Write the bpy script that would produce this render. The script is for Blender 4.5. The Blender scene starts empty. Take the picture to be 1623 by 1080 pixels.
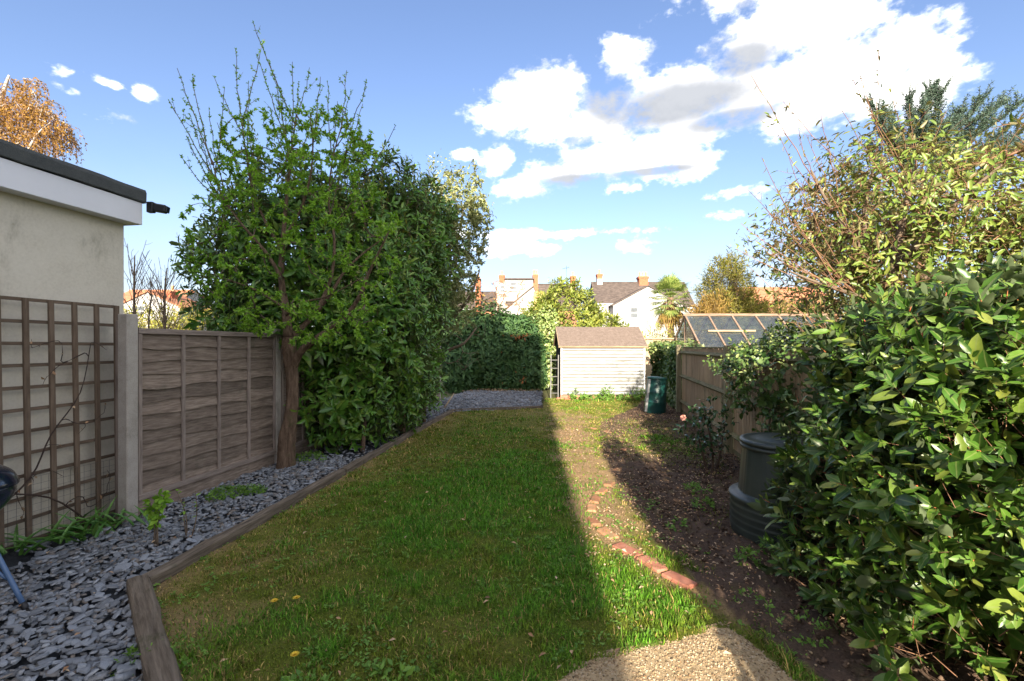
import bpy, math, random
import numpy as np
from mathutils import Vector, Matrix

R = math.radians
random.seed(11)
rng = np.random.default_rng(11)
S = bpy.context.scene
COL = S.collection

# ------------------------------------------------------------------ camera
F, CX, HY, EYE = 721.0, 811.5, 549.0, 1.5      # measured lens of the photograph: 16 mm, eye level 1.5 m
cam_d = bpy.data.cameras.new('camera')
cam_d.lens = 16.0
cam_d.sensor_width = 36.0
cam_d.shift_y = 0.0055
cam_d.clip_start = 0.05
cam_d.clip_end = 2000.0
cam = bpy.data.objects.new('camera', cam_d)
cam.location = (0, 0, EYE)
cam.rotation_euler = (R(90), 0, 0)
COL.objects.link(cam)
S.camera = cam

# ------------------------------------------------------------------ sun, sky, exposure
SUN_EL, SUN_AZ = 20.0, 2.2                     # sun stands behind the viewer, light travels along +Y and a touch to +X
S.view_settings.view_transform = 'Standard'
S.view_settings.look = 'None'
S.view_settings.gamma = 1.0
S.view_settings.use_curve_mapping = False
S.view_settings.exposure = 1.80
SKY = 0.15
sun_d = bpy.data.lights.new('sun', 'SUN')
sun_d.energy = 4.8
sun_d.angle = R(0.45)
sun_d.color = (1.0, 0.88, 0.71)
sun = bpy.data.objects.new('sun', sun_d)
ldir = Vector((math.sin(R(SUN_AZ)) * math.cos(R(SUN_EL)), math.cos(R(SUN_AZ)) * math.cos(R(SUN_EL)), -math.sin(R(SUN_EL))))
sun.rotation_euler = ldir.to_track_quat('-Z', 'Y').to_euler()
sun.location = (0, -30, 20)
COL.objects.link(sun)

world = bpy.data.worlds.new('World')
S.world = world
world.use_nodes = True


def build_world():
    nt = world.node_tree
    N, L = nt.nodes, nt.links
    N.clear()
    out = N.new('ShaderNodeOutputWorld')
    bg = N.new('ShaderNodeBackground')
    bg.inputs['Strength'].default_value = SKY
    L.new(bg.outputs[0], out.inputs[0])
    sky = N.new('ShaderNodeTexSky')
    sky.sky_type = 'NISHITA'
    sky.sun_disc = False
    sky.sun_elevation = R(SUN_EL)
    sky.sun_rotation = R(180 + SUN_AZ)
    sky.air_density = 1.0
    sky.dust_density = 1.2
    sky.ozone_density = 1.6
    tc = N.new('ShaderNodeTexCoord')
    sep = N.new('ShaderNodeSeparateXYZ')
    L.new(tc.outputs['Generated'], sep.inputs[0])

    def m(op, a, b=None, c=None):
        n = N.new('ShaderNodeMath')
        n.operation = op
        for i, v in enumerate((a, b, c)):
            if v is None:
                continue
            if isinstance(v, (int, float)):
                n.inputs[i].default_value = v
            else:
                L.new(v, n.inputs[i])
        return n.outputs[0]

    az = m('ARCTAN2', sep.outputs[0], sep.outputs[1])
    el = m('ARCSINE', sep.outputs[2])
    comb = N.new('ShaderNodeCombineXYZ')
    L.new(az, comb.inputs[0])
    L.new(el, comb.inputs[1])

    def noise(scale, detail, rough=0.6, stretch=1.6, off=(0, 0, 0)):
        mp = N.new('ShaderNodeMapping')
        mp.inputs['Scale'].default_value = (1, 1, stretch)
        mp.inputs['Location'].default_value = off
        L.new(tc.outputs['Generated'], mp.inputs[0])
        n = N.new('ShaderNodeTexNoise')
        n.inputs['Scale'].default_value = scale
        n.inputs['Detail'].default_value = detail
        n.inputs['Roughness'].default_value = rough
        L.new(mp.outputs[0], n.inputs['Vector'])
        return n.outputs['Fac']

    def angles(px, py, rx, ry):
        u, v = (px - CX) / F, (HY - py) / F
        a = math.atan(u)
        e = math.atan(v * math.cos(a))
        da = rx / F * math.cos(a) ** 2
        de = ry / F * math.cos(a) * math.cos(e) ** 2
        return a, e, da, de

    def mask(blobs):
        cur = None
        for (a, e, da, de) in blobs:
            s = N.new('ShaderNodeVectorMath')
            s.operation = 'SUBTRACT'
            L.new(comb.outputs[0], s.inputs[0])
            s.inputs[1].default_value = (a, e, 0)
            d = N.new('ShaderNodeVectorMath')
            d.operation = 'MULTIPLY'
            L.new(s.outputs[0], d.inputs[0])
            d.inputs[1].default_value = (1 / da, 1 / de, 0)
            ln = N.new('ShaderNodeVectorMath')
            ln.operation = 'LENGTH'
            L.new(d.outputs[0], ln.inputs[0])
            cur = m('SUBTRACT', 1.0, ln.outputs['Value']) if cur is None else m('MAXIMUM', cur, m('SUBTRACT', 1.0, ln.outputs['Value']))
        return cur

    def smooth(x, lo, hi):
        n = N.new('ShaderNodeMapRange')
        n.interpolation_type = 'SMOOTHSTEP'
        L.new(x, n.inputs['Value'])
        n.inputs['From Min'].default_value = lo
        n.inputs['From Max'].default_value = hi
        return n.outputs['Result']

    white = [(850, 170, 78, 60), (878, 132, 50, 36), (795, 188, 52, 34), (1000, 94, 44, 36), (1205, 70, 90, 58), (1300, 40, 140, 70),
             (1405, 95, 100, 74), (1470, 135, 66, 50), (1190, 140, 100, 60), (1075, 165, 165, 52), (1300, 115, 150, 62), (930, 205, 90, 34),
             (1005, 245, 130, 40), (1085, 258, 60, 28), (930, 255, 62, 30), (900, 272, 72, 24), (822, 296, 46, 24), (788, 258, 26, 32),
             (1100, 215, 90, 18), (1200, -40, 120, 60), (1420, 150, 120, 30), (1240, 190, 70, 34)]
    small = [(97, 116, 36, 16), (125, 148, 28, 9), (230, 150, 21, 13), (198, 188, 44, 15), (167, 132, 30, 8), (92, 134, 25, 9),
             (1165, 305, 48, 13), (1150, 342, 44, 10), (1000, 388, 40, 16), (860, 372, 150, 8), (800, 395, 70, 14), (985, 296, 34, 10), (735, 245, 24, 10)]
    grey = [(1075, 165, 150, 42), (965, 160, 50, 46), (1160, 190, 100, 24), (1035, 272, 90, 8), (905, 287, 60, 13), (1180, 95, 60, 36)]
    wb = [angles(*b) for b in white]
    sb = [angles(*b) for b in small]
    r2 = random.Random(5)
    for k in range(46):                                # unseen clouds around and behind, added to brighten the shade with white light
        a = R(75 + r2.random() * 210)
        e = R(8 + r2.random() * 62)
        wb.append((a if a < math.pi else a - 2 * math.pi, e, R(7 + 11 * r2.random()), R(3.5 + 5 * r2.random())))
    n1 = noise(6.0, 8, 0.6)
    n1b = noise(6.0, 8, 0.6, off=(0.012, 0, -0.05))
    n2 = noise(15.0, 6, 0.6)
    n3 = noise(46.0, 4, 0.6)
    nn = m('ADD', m('ADD', m('MULTIPLY', m('SUBTRACT', n1, 0.5), 2.1), m('MULTIPLY', m('SUBTRACT', n2, 0.5), 1.9)), m('MULTIPLY', m('SUBTRACT', n3, 0.5), 0.9))
    wm = smooth(m('ADD', mask(wb), nn), -0.26, 0.62)
    sm = m('MULTIPLY', smooth(m('ADD', mask(sb), m('MULTIPLY', nn, 1.7)), -0.2, 1.0), 0.9)
    dens = m('MAXIMUM', wm, sm)
    gm = m('MULTIPLY', smooth(m('ADD', mask([angles(*b) for b in grey]), m('MULTIPLY', nn, 0.22)), -0.55, 0.55), 0.95)
    body = smooth(m('ADD', m('MULTIPLY', m('SUBTRACT', n1, n1b), 3.2), m('MULTIPLY', m('SUBTRACT', n2, 0.5), 0.5)), -0.55, 0.20)
    # thin pale veil towards the horizon
    veil = m('MULTIPLY', smooth(m('ADD', el, m('MULTIPLY', m('SUBTRACT', n1, 0.5), 0.25)), 0.34, -0.02), 0.62)

    def mixc(fac, a, b):
        n = N.new('ShaderNodeMix')
        n.data_type = 'RGBA'
        L.new(fac, n.inputs[0])
        for sock, v in ((n.inputs[6], a), (n.inputs[7], b)):
            if isinstance(v, tuple):
                sock.default_value = v + (1,)
            else:
                L.new(v, sock)
        return n.outputs[2]
    k = 1.0 / SKY
    gain = N.new('ShaderNodeVectorMath')
    gain.operation = 'MULTIPLY'
    L.new(sky.outputs[0], gain.inputs[0])
    gain.inputs[1].default_value = (0.495, 0.487, 0.553)
    base = mixc(veil, gain.outputs[0], (0.22 * k, 0.238 * k, 0.264 * k))
    cl = mixc(body, (0.29 * k, 0.295 * k, 0.31 * k), (0.95 * k, 0.92 * k, 0.88 * k))
    cl = mixc(gm, cl, (0.17 * k, 0.18 * k, 0.20 * k))
    L.new(mixc(dens, base, cl), bg.inputs['Color'])


build_world()

# ------------------------------------------------------------------ measuring and object helpers


def at(px, py, Y):
    return Vector(((px - CX) / F * Y, Y, EYE - (py - HY) / F * Y))


def tag(o, label=None, cat=None, group=None, kind=None):
    if label:
        o['label'] = label
    if cat:
        o['category'] = cat
    if group:
        o['group'] = group
    if kind:
        o['kind'] = kind
    return o


def thing(name, loc, label, cat, group=None):
    o = bpy.data.objects.new(name, None)
    o.empty_display_size = 0.1
    COL.objects.link(o)
    o.location = loc
    return tag(o, label, cat, group)


def adopt(o, parent):
    if parent is not None:
        o.parent = parent
        p, off = parent, Vector((0, 0, 0))
        if p.type == 'EMPTY':
            off = Vector(p.location)
        o.matrix_parent_inverse = Matrix.Translation(-off)
    return o


def put(name, me, parent=None, M=None, kind=None, label=None):
    """Link an object that shows mesh `me`; M is its world placement."""
    o = bpy.data.objects.new(name, me)
    COL.objects.link(o)
    if M is not None:
        o.matrix_basis = M
    adopt(o, parent)
    if kind:
        o['kind'] = kind
    if label:
        o['label'] = label
    return o


def np_mesh(name, V, T, mat=None, attrs=None, smooth=False):
    me = bpy.data.meshes.new(name)
    V = np.ascontiguousarray(V, dtype=np.float32)
    T = np.ascontiguousarray(T, dtype=np.int32)
    k = T.shape[1]
    me.vertices.add(len(V))
    me.vertices.foreach_set('co', V.ravel())
    me.loops.add(T.size)
    me.loops.foreach_set('vertex_index', T.ravel())
    me.polygons.add(len(T))
    me.polygons.foreach_set('loop_start', np.arange(len(T), dtype=np.int32) * k)
    if smooth:
        me.polygons.foreach_set('use_smooth', np.ones(len(T), dtype=bool))
    me.update(calc_edges=True)
    if attrs:
        for an, (typ, data) in attrs.items():
            a = me.attributes.new(an, typ, 'POINT')
            data = np.ascontiguousarray(data, dtype=np.float32)
            a.data.foreach_set('color' if typ == 'FLOAT_COLOR' else 'value', data.ravel())
    if mat:
        me.materials.append(mat)
    return me


class MB:
    """Collects boxes, tubes, prisms and lathes as one mesh."""

    def __init__(self):
        self.v, self.f, self.s = [], [], []

    def add(self, vs, fs, smooth=False):
        b = len(self.v)
        self.v += [tuple(p) for p in vs]
        self.f += [tuple(b + i for i in f) for f in fs]
        self.s += [smooth] * len(fs)

    def box(self, c, size, rot=None, bev=0.0):
        hx, hy, hz = size[0] / 2, size[1] / 2, size[2] / 2
        b = min(bev, hx * 0.9, hy * 0.9, hz * 0.9)
        c = Vector(c)
        if b <= 0:
            vs = [Vector((x, y, z)) for x in (-hx, hx) for y in (-hy, hy) for z in (-hz, hz)]
            fs = [(0, 1, 3, 2), (4, 6, 7, 5), (0, 4, 5, 1), (2, 3, 7, 6), (0, 2, 6, 4), (1, 5, 7, 3)]
        else:
            # chamfered on every edge: 24 vertices
            vs, ix = [], {}
            for sx in (-1, 1):
                for sy in (-1, 1):
                    for sz in (-1, 1):
                        for ax in range(3):
                            p = [sx * (hx - b), sy * (hy - b), sz * (hz - b)]
                            p[ax] = (sx * hx, sy * hy, sz * hz)[ax]
                            ix[(sx, sy, sz, ax)] = len(vs)
                            vs.append(Vector(p))
            fs = []
            sg = (-1, 1)
            for ax in range(3):
                o1, o2 = [(1, 2), (2, 0), (0, 1)][ax]
                for s in sg:
                    q = []
                    for (a, d) in ((-1, -1), (1, -1), (1, 1), (-1, 1)):
                        t = [0, 0, 0]
                        t[ax], t[o1], t[o2] = s, a, d
                        q.append(ix[(t[0], t[1], t[2], ax)])
                    fs.append(tuple(q if s > 0 else q[::-1]))
            for ax in range(3):
                o1, o2 = [(1, 2), (2, 0), (0, 1)][ax]
                for a in sg:
                    for d in sg:
                        t0, t1 = [0, 0, 0], [0, 0, 0]
                        t0[ax], t0[o1], t0[o2] = -1, a, d
                        t1[ax], t1[o1], t1[o2] = 1, a, d
                        fs.append((ix[(*t0, o1)], ix[(*t1, o1)], ix[(*t1, o2)], ix[(*t0, o2)]))
            for sx in sg:
                for sy in sg:
                    for sz in sg:
                        fs.append(tuple(ix[(sx, sy, sz, a)] for a in range(3)))
        if rot is not None:
            vs = [rot @ p for p in vs]
        self.add([p + c for p in vs], fs)

    def bar(self, a, b, w, h, up=(0, 0, 1), bev=0.0):
        a, b = Vector(a), Vector(b)
        x = (b - a)
        ln = x.length
        x.normalize()
        y = Vector(up).cross(x)
        if y.length < 1e-4:
            y = Vector((0, 1, 0)).cross(x)
        y.normalize()
        z = x.cross(y)
        self.box((a + b) / 2, (ln, w, h), Matrix((x, y, z)).transposed(), bev)

    def tube(self, pts, rad, n=6, cap=True, smooth=True):
        pts = [Vector(p) for p in pts]
        if not hasattr(rad, '__len__'):
            rad = [rad] * len(pts)
        vs, fs = [], []
        ref = None
        for i, p in enumerate(pts):
            d = (pts[min(i + 1, len(pts) - 1)] - pts[max(i - 1, 0)])
            if d.length < 1e-9:
                d = Vector((0, 0, 1))
            d.normalize()
            if ref is None:
                ref = Vector((1, 0, 0)) if abs(d.x) < 0.8 else Vector((0, 1, 0))
            u = (ref - d * ref.dot(d))
            if u.length < 1e-5:
                u = d.orthogonal()
            u.normalize()
            ref = u
            w = d.cross(u)
            for k in range(n):
                a = 2 * math.pi * k / n
                vs.append(p + (u * math.cos(a) + w * math.sin(a)) * rad[i])
        for i in range(len(pts) - 1):
            for k in range(n):
                k2 = (k + 1) % n
                fs.append((i * n + k, i * n + k2, (i + 1) * n + k2, (i + 1) * n + k))
        if cap:
            fs.append(tuple(range(n))[::-1])
            fs.append(tuple((len(pts) - 1) * n + k for k in range(n)))
        self.add(vs, fs, smooth)

    def lathe(self, c, prof, n=32, tilt=None):
        c = Vector(c)
        vs, fs = [], []
        for (r, z) in prof:
            for k in range(n):
                a = 2 * math.pi * k / n
                p = Vector((r * math.cos(a), r * math.sin(a), z))
                vs.append(c + (tilt @ p if tilt is not None else p))
        for i in range(len(prof) - 1):
            for k in range(n):
                k2 = (k + 1) % n
                fs.append((i * n + k, i * n + k2, (i + 1) * n + k2, (i + 1) * n + k))
        self.add(vs, fs, True)

    def prism(self, poly, d):
        """Extrude a planar polygon (list of 3d points) by vector d."""
        d = Vector(d)
        p = [Vector(q) for q in poly]
        n = len(p)
        vs = p + [q + d for q in p]
        fs = [tuple(range(n))[::-1], tuple(range(n, 2 * n))] + [(i, (i + 1) % n, n + (i + 1) % n, n + i) for i in range(n)]
        self.add(vs, fs)

    def mesh(self, name, mat=None):
        me = bpy.data.meshes.new(name)
        me.from_pydata(self.v, [], self.f)
        me.polygons.foreach_set('use_smooth', np.array(self.s, dtype=bool))
        if mat:
            me.materials.append(mat)
        me.update()
        return me

    def build(self, name, mat, parent=None, kind=None, label=None, M=None):
        return put(name, self.mesh(name, mat), parent, M, kind, label)


# ------------------------------------------------------------------ numpy noise


def _h(ix, iy, iz, seed):
    h = (ix.astype(np.uint64) * np.uint64(374761393) + iy.astype(np.uint64) * np.uint64(668265263)
         + iz.astype(np.uint64) * np.uint64(2246822519) + np.uint64(seed * 3266489917 % 4294967296)) & np.uint64(0xffffffff)
    h = ((h ^ (h >> np.uint64(13))) * np.uint64(1274126177)) & np.uint64(0xffffffff)
    h = ((h ^ (h >> np.uint64(15))) * np.uint64(2246822519)) & np.uint64(0xffffffff)
    h ^= h >> np.uint64(16)
    return h.astype(np.float64) / 4294967296.0


def vnoise(P, seed=0, octaves=1):
    P = np.asarray(P, dtype=np.float64)
    if P.shape[1] == 2:
        P = np.concatenate([P, np.zeros((len(P), 1))], 1)
    tot, amp, norm = 0.0, 1.0, 0.0
    for o in range(octaves):
        q = P * (2 ** o) + 1000.0 + 17.3 * o
        i = np.floor(q).astype(np.int64)
        f = q - i
        f = f * f * (3 - 2 * f)
        r = 0.0
        for dx in (0, 1):
            for dy in (0, 1):
                for dz in (0, 1):
                    w = (f[:, 0] if dx else 1 - f[:, 0]) * (f[:, 1] if dy else 1 - f[:, 1]) * (f[:, 2] if dz else 1 - f[:, 2])
                    r = r + w * _h(i[:, 0] + dx, i[:, 1] + dy, i[:, 2] + dz, seed + o)
        tot = tot + amp * r
        norm += amp
        amp *= 0.5
    return tot / norm


def unit(a):
    return a / np.maximum(np.linalg.norm(a, axis=-1, keepdims=True), 1e-9)


def sstep(x, a, b):
    t = np.clip((x - a) / (b - a), 0, 1)
    return t * t * (3 - 2 * t)


# ------------------------------------------------------------------ materials
def nodes_of(name):
    m = bpy.data.materials.new(name)
    m.use_nodes = True
    nt = m.node_tree
    nt.nodes.clear()
    out = nt.nodes.new('ShaderNodeOutputMaterial')
    return m, nt, nt.nodes, nt.links, out


def ramp(N, cols):
    r = N.new('ShaderNodeValToRGB')
    e = r.color_ramp.elements
    while len(e) < len(cols):
        e.new(0.5)
    for i, (p, c) in enumerate(cols):
        e[i].position = p
        e[i].color = (c[0], c[1], c[2], 1)
    return r


def surf(name, cols, scale=6.0, rough=0.8, spec=0.3, bump=0.3, bdist=0.01, stretch=(1, 1, 1), piece=0.0, detail=6.0, fine=0.0, metal=0.0,
         stain=None, coord='Object', coat=0.0):
    """Noise-mixed surface; `piece` varies the tone from object to object; stain = (colour, scale, lo, hi, stretch)."""
    m, nt, N, L, out = nodes_of(name)
    b = N.new('ShaderNodeBsdfPrincipled')
    b.inputs['Roughness'].default_value = rough
    b.inputs['Specular IOR Level'].default_value = spec
    b.inputs['Metallic'].default_value = metal
    if coat:
        b.inputs['Coat Weight'].default_value = coat
    L.new(b.outputs[0], out.inputs[0])
    tc = N.new('ShaderNodeTexCoord')
    oi = N.new('ShaderNodeObjectInfo')
    sh = N.new('ShaderNodeVectorMath')
    sh.operation = 'MULTIPLY_ADD'
    L.new(oi.outputs['Random'], sh.inputs[0])
    sh.inputs[1].default_value = (37.0, 53.0, 71.0)
    L.new(tc.outputs[coord], sh.inputs[2])
    mp = N.new('ShaderNodeMapping')
    mp.inputs['Scale'].default_value = stretch
    L.new(sh.outputs[0], mp.inputs[0])
    n = N.new('ShaderNodeTexNoise')
    n.inputs['Scale'].default_value = scale
    n.inputs['Detail'].default_value = detail
    n.inputs['Roughness'].default_value = 0.65
    L.new(mp.outputs[0], n.inputs['Vector'])
    rp = ramp(N, [(0.25 + 0.5 * i / max(1, len(cols) - 1), c) for i, c in enumerate(cols)])
    fac = n.outputs['Fac']
    if fine:
        nf = N.new('ShaderNodeTexNoise')
        nf.inputs['Scale'].default_value = scale * 14
        nf.inputs['Detail'].default_value = 3
        L.new(mp.outputs[0], nf.inputs['Vector'])
        mx = N.new('ShaderNodeMix')
        mx.inputs[0].default_value = fine
        L.new(fac, mx.inputs[2])
        L.new(nf.outputs['Fac'], mx.inputs[3])
        fac = mx.outputs[0]
    L.new(fac, rp.inputs[0])
    col = rp.outputs[0]
    if stain:
        sc, ss, lo, hi, st = stain
        g = N.new('ShaderNodeNewGeometry')
        mp2 = N.new('ShaderNodeMapping')
        mp2.inputs['Scale'].default_value = st
        L.new(g.outputs['Position'], mp2.inputs[0])
        n2 = N.new('ShaderNodeTexNoise')
        n2.inputs['Scale'].default_value = ss
        n2.inputs['Detail'].default_value = 6
        n2.inputs['Roughness'].default_value = 0.7
        L.new(mp2.outputs[0], n2.inputs['Vector'])
        mr = N.new('ShaderNodeMapRange')
        mr.interpolation_type = 'SMOOTHSTEP'
        mr.inputs['From Min'].default_value = lo
        mr.inputs['From Max'].default_value = hi
        L.new(n2.outputs['Fac'], mr.inputs['Value'])
        mx = N.new('ShaderNodeMix')
        mx.data_type = 'RGBA'
        L.new(mr.outputs[0], mx.inputs[0])
        L.new(col, mx.inputs[6])
        mx.inputs[7].default_value = (*sc, 1)
        col = mx.outputs[2]
    if piece:
        hs = N.new('ShaderNodeHueSaturation')
        mr = N.new('ShaderNodeMapRange')
        mr.inputs['To Min'].default_value = 1 - piece
        mr.inputs['To Max'].default_value = 1 + piece
        L.new(oi.outputs['Random'], mr.inputs['Value'])
        L.new(mr.outputs[0], hs.inputs['Value'])
        L.new(col, hs.inputs['Color'])
        col = hs.outputs[0]
    L.new(col, b.inputs['Base Color'])
    if bump:
        bp = N.new('ShaderNodeBump')
        bp.inputs['Strength'].default_value = bump
        bp.inputs['Distance'].default_value = bdist
        L.new(fac, bp.inputs['Height'])
        L.new(bp.outputs[0], b.inputs['Normal'])
    return m


def leafmat(name, cols, rough=0.4, spec=0.5, trans=0.25, rib=None, back=None, dead=None):
    """Leaf: tone varies from leaf to leaf, thin and part translucent; rib = colour along the midrib (attribute side = 0)."""
    m, nt, N, L, out = nodes_of(name)
    g = N.new('ShaderNodeNewGeometry')
    oi = N.new('ShaderNodeObjectInfo')
    ad = N.new('ShaderNodeMath')
    ad.operation = 'ADD'
    L.new(g.outputs['Random Per Island'], ad.inputs[0])
    L.new(oi.outputs['Random'], ad.inputs[1])
    fr = N.new('ShaderNodeMath')
    fr.operation = 'FRACT'
    L.new(ad.outputs[0], fr.inputs[0])
    gn = 1.7 if trans > 0 else 1.0
    rp = ramp(N, [(i / max(1, len(cols) - 1), tuple(min(0.6, q * gn) for q in c)) for i, c in enumerate(cols)])
    L.new(fr.outputs[0], rp.inputs[0])
    col = rp.outputs[0]

    def mix(fac, a, c):
        x = N.new('ShaderNodeMix')
        x.data_type = 'RGBA'
        L.new(fac, x.inputs[0])
        L.new(a, x.inputs[6])
        x.inputs[7].default_value = (*c, 1)
        return x.outputs[2]
    n = N.new('ShaderNodeTexNoise')
    n.inputs['Scale'].default_value = 22.0
    n.inputs['Detail'].default_value = 3
    L.new(g.outputs['Position'], n.inputs['Vector'])
    hs = N.new('ShaderNodeHueSaturation')
    mr = N.new('ShaderNodeMapRange')
    mr.inputs['To Min'].default_value = 0.65
    mr.inputs['To Max'].default_value = 1.35
    L.new(n.outputs['Fac'], mr.inputs['Value'])
    L.new(mr.outputs[0], hs.inputs['Value'])
    L.new(col, hs.inputs['Color'])
    col = hs.outputs[0]
    if rib:
        at_ = N.new('ShaderNodeAttribute')
        at_.attribute_name = 'side'
        mr = N.new('ShaderNodeMapRange')
        mr.inputs['From Min'].default_value = 0.16
        mr.inputs['From Max'].default_value = 0.04
        mr.inputs['To Max'].default_value = 0.7
        L.new(at_.outputs['Fac'], mr.inputs['Value'])
        col = mix(mr.outputs[0], col, rib)
    if back:
        col = mix(g.outputs['Backfacing'], col, back)
    b = N.new('ShaderNodeBsdfPrincipled')
    b.inputs['Roughness'].default_value = rough
    b.inputs['Specular IOR Level'].default_value = spec
    L.new(col, b.inputs['Base Color'])
    t = N.new('ShaderNodeBsdfTranslucent')
    tg = N.new('ShaderNodeVectorMath')
    tg.operation = 'MULTIPLY'
    L.new(col, tg.inputs[0])
    tg.inputs[1].default_value = (1.5, 1.5, 0.8)
    L.new(tg.outputs[0], t.inputs['Color'])
    ms = N.new('ShaderNodeMixShader')
    ms.inputs[0].default_value = trans
    L.new(b.outputs[0], ms.inputs[1])
    L.new(t.outputs[0], ms.inputs[2])
    L.new(ms.outputs[0], out.inputs[0])
    return m


def vcolmat(name, rough=0.9, trans=0.0, scale=60.0, bump=0.4, bdist=0.01, var=0.35):
    """Colour from the point attribute tint (moss, straw, bare earth, shade between blades), broken up by fine noise."""
    m, nt, N, L, out = nodes_of(name)
    a = N.new('ShaderNodeAttribute')
    a.attribute_name = 'tint'
    g = N.new('ShaderNodeNewGeometry')
    n = N.new('ShaderNodeTexNoise')
    n.inputs['Scale'].default_value = scale
    n.inputs['Detail'].default_value = 5
    n.inputs['Roughness'].default_value = 0.7
    L.new(g.outputs['Position'], n.inputs['Vector'])
    hs = N.new('ShaderNodeHueSaturation')
    mr = N.new('ShaderNodeMapRange')
    mr.inputs['From Min'].default_value = 0.25
    mr.inputs['From Max'].default_value = 0.75
    mr.inputs['To Min'].default_value = 1 - var
    mr.inputs['To Max'].default_value = 1 + var
    L.new(n.outputs['Fac'], mr.inputs['Value'])
    L.new(mr.outputs[0], hs.inputs['Value'])
    L.new(a.outputs['Color'], hs.inputs['Color'])
    b = N.new('ShaderNodeBsdfPrincipled')
    b.inputs['Roughness'].default_value = rough
    b.inputs['Specular IOR Level'].default_value = 0.25
    L.new(hs.outputs[0], b.inputs['Base Color'])
    if bump:
        bp = N.new('ShaderNodeBump')
        bp.inputs['Strength'].default_value = bump
        bp.inputs['Distance'].default_value = bdist
        L.new(n.outputs['Fac'], bp.inputs['Height'])
        L.new(bp.outputs[0], b.inputs['Normal'])
    last = b.outputs[0]
    if trans:
        t = N.new('ShaderNodeBsdfTranslucent')
        L.new(hs.outputs[0], t.inputs['Color'])
        ms = N.new('ShaderNodeMixShader')
        ms.inputs[0].default_value = trans
        L.new(last, ms.inputs[1])
        L.new(t.outputs[0], ms.inputs[2])
        last = ms.outputs[0]
    L.new(last, out.inputs[0])
    return m


def glassmat(name, tint=(0.75, 0.82, 0.85), refl=0.22, dirt=0.12):
    m, nt, N, L, out = nodes_of(name)
    t = N.new('ShaderNodeBsdfTransparent')
    t.inputs[0].default_value = (*tint, 1)
    gl = N.new('ShaderNodeBsdfGlossy')
    gl.inputs['Roughness'].default_value = 0.05
    df = N.new('ShaderNodeBsdfDiffuse')
    df.inputs[0].default_value = (0.35, 0.38, 0.40, 1)
    n = N.new('ShaderNodeTexNoise')
    n.inputs['Scale'].default_value = 5
    n.inputs['Detail'].default_value = 5
    mr = N.new('ShaderNodeMapRange')
    mr.inputs['To Max'].default_value = dirt * 2
    L.new(n.outputs['Fac'], mr.inputs['Value'])
    m1 = N.new('ShaderNodeMixShader')
    m1.inputs[0].default_value = refl
    L.new(t.outputs[0], m1.inputs[1])
    L.new(gl.outputs[0], m1.inputs[2])
    m2 = N.new('ShaderNodeMixShader')
    L.new(mr.outputs[0], m2.inputs[0])
    L.new(m1.outputs[0], m2.inputs[1])
    L.new(df.outputs[0], m2.inputs[2])
    L.new(m2.outputs[0], out.inputs[0])
    return m


def shed_board():
    m, nt, N, L, out = nodes_of('white_painted_board')
    b = N.new('ShaderNodeBsdfPrincipled')
    b.inputs['Roughness'].default_value = 0.6
    L.new(b.outputs[0], out.inputs[0])
    tc, g = N.new('ShaderNodeTexCoord'), N.new('ShaderNodeNewGeometry')

    def noise(src, sc, scale, detail=5):
        mp = N.new('ShaderNodeMapping')
        mp.inputs['Scale'].default_value = sc
        L.new(src, mp.inputs[0])
        n = N.new('ShaderNodeTexNoise')
        n.inputs['Scale'].default_value = scale
        n.inputs['Detail'].default_value = detail
        n.inputs['Roughness'].default_value = 0.7
        L.new(mp.outputs[0], n.inputs['Vector'])
        return n.outputs['Fac']

    def mth(op, a, c):
        n = N.new('ShaderNodeMath')
        n.operation = op
        n.use_clamp = False
        for i, v in enumerate((a, c)):
            if isinstance(v, (int, float)):
                n.inputs[i].default_value = v
            else:
                L.new(v, n.inputs[i])
        return n.outputs[0]

    def sm(v, lo, hi):
        n = N.new('ShaderNodeMapRange')
        n.interpolation_type = 'SMOOTHSTEP'
        n.inputs['From Min'].default_value = lo
        n.inputs['From Max'].default_value = hi
        L.new(v, n.inputs['Value'])
        return n.outputs[0]
    sep, sp = N.new('ShaderNodeSeparateXYZ'), N.new('ShaderNodeSeparateXYZ')
    L.new(tc.outputs['Object'], sep.inputs[0])
    L.new(g.outputs['Position'], sp.inputs[0])
    n1 = noise(g.outputs['Position'], (1.2, 1, 5), 2.4)
    n2 = noise(g.outputs['Position'], (1.0, 1, 1.2), 1.9)
    # grime gathers on the lower lip of every board, and one darker patch sits low on the right
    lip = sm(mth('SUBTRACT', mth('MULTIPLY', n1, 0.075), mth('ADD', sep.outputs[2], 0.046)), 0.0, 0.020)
    dx = mth('POWER', mth('MULTIPLY', mth('SUBTRACT', sp.outputs[0], 3.25), 1.5), 2.0)
    dz = mth('POWER', mth('MULTIPLY', mth('SUBTRACT', sp.outputs[2], 0.62), 1.9), 2.0)
    blot = sm(mth('SUBTRACT', mth('ADD', n2, mth('MULTIPLY', n1, 0.55)), mth('ADD', mth('MULTIPLY', mth('ADD', dx, dz), 0.22), 0.62)), 0.0, 0.22)
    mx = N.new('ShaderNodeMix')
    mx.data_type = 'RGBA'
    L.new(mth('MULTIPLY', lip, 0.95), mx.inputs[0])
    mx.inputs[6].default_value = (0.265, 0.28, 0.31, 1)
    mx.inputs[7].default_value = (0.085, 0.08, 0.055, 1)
    m2 = N.new('ShaderNodeMix')
    m2.data_type = 'RGBA'
    L.new(mth('MULTIPLY', blot, 0.85), m2.inputs[0])
    L.new(mx.outputs[2], m2.inputs[6])
    m2.inputs[7].default_value = (0.09, 0.092, 0.075, 1)
    L.new(m2.outputs[2], b.inputs['Base Color'])
    return m


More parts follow.
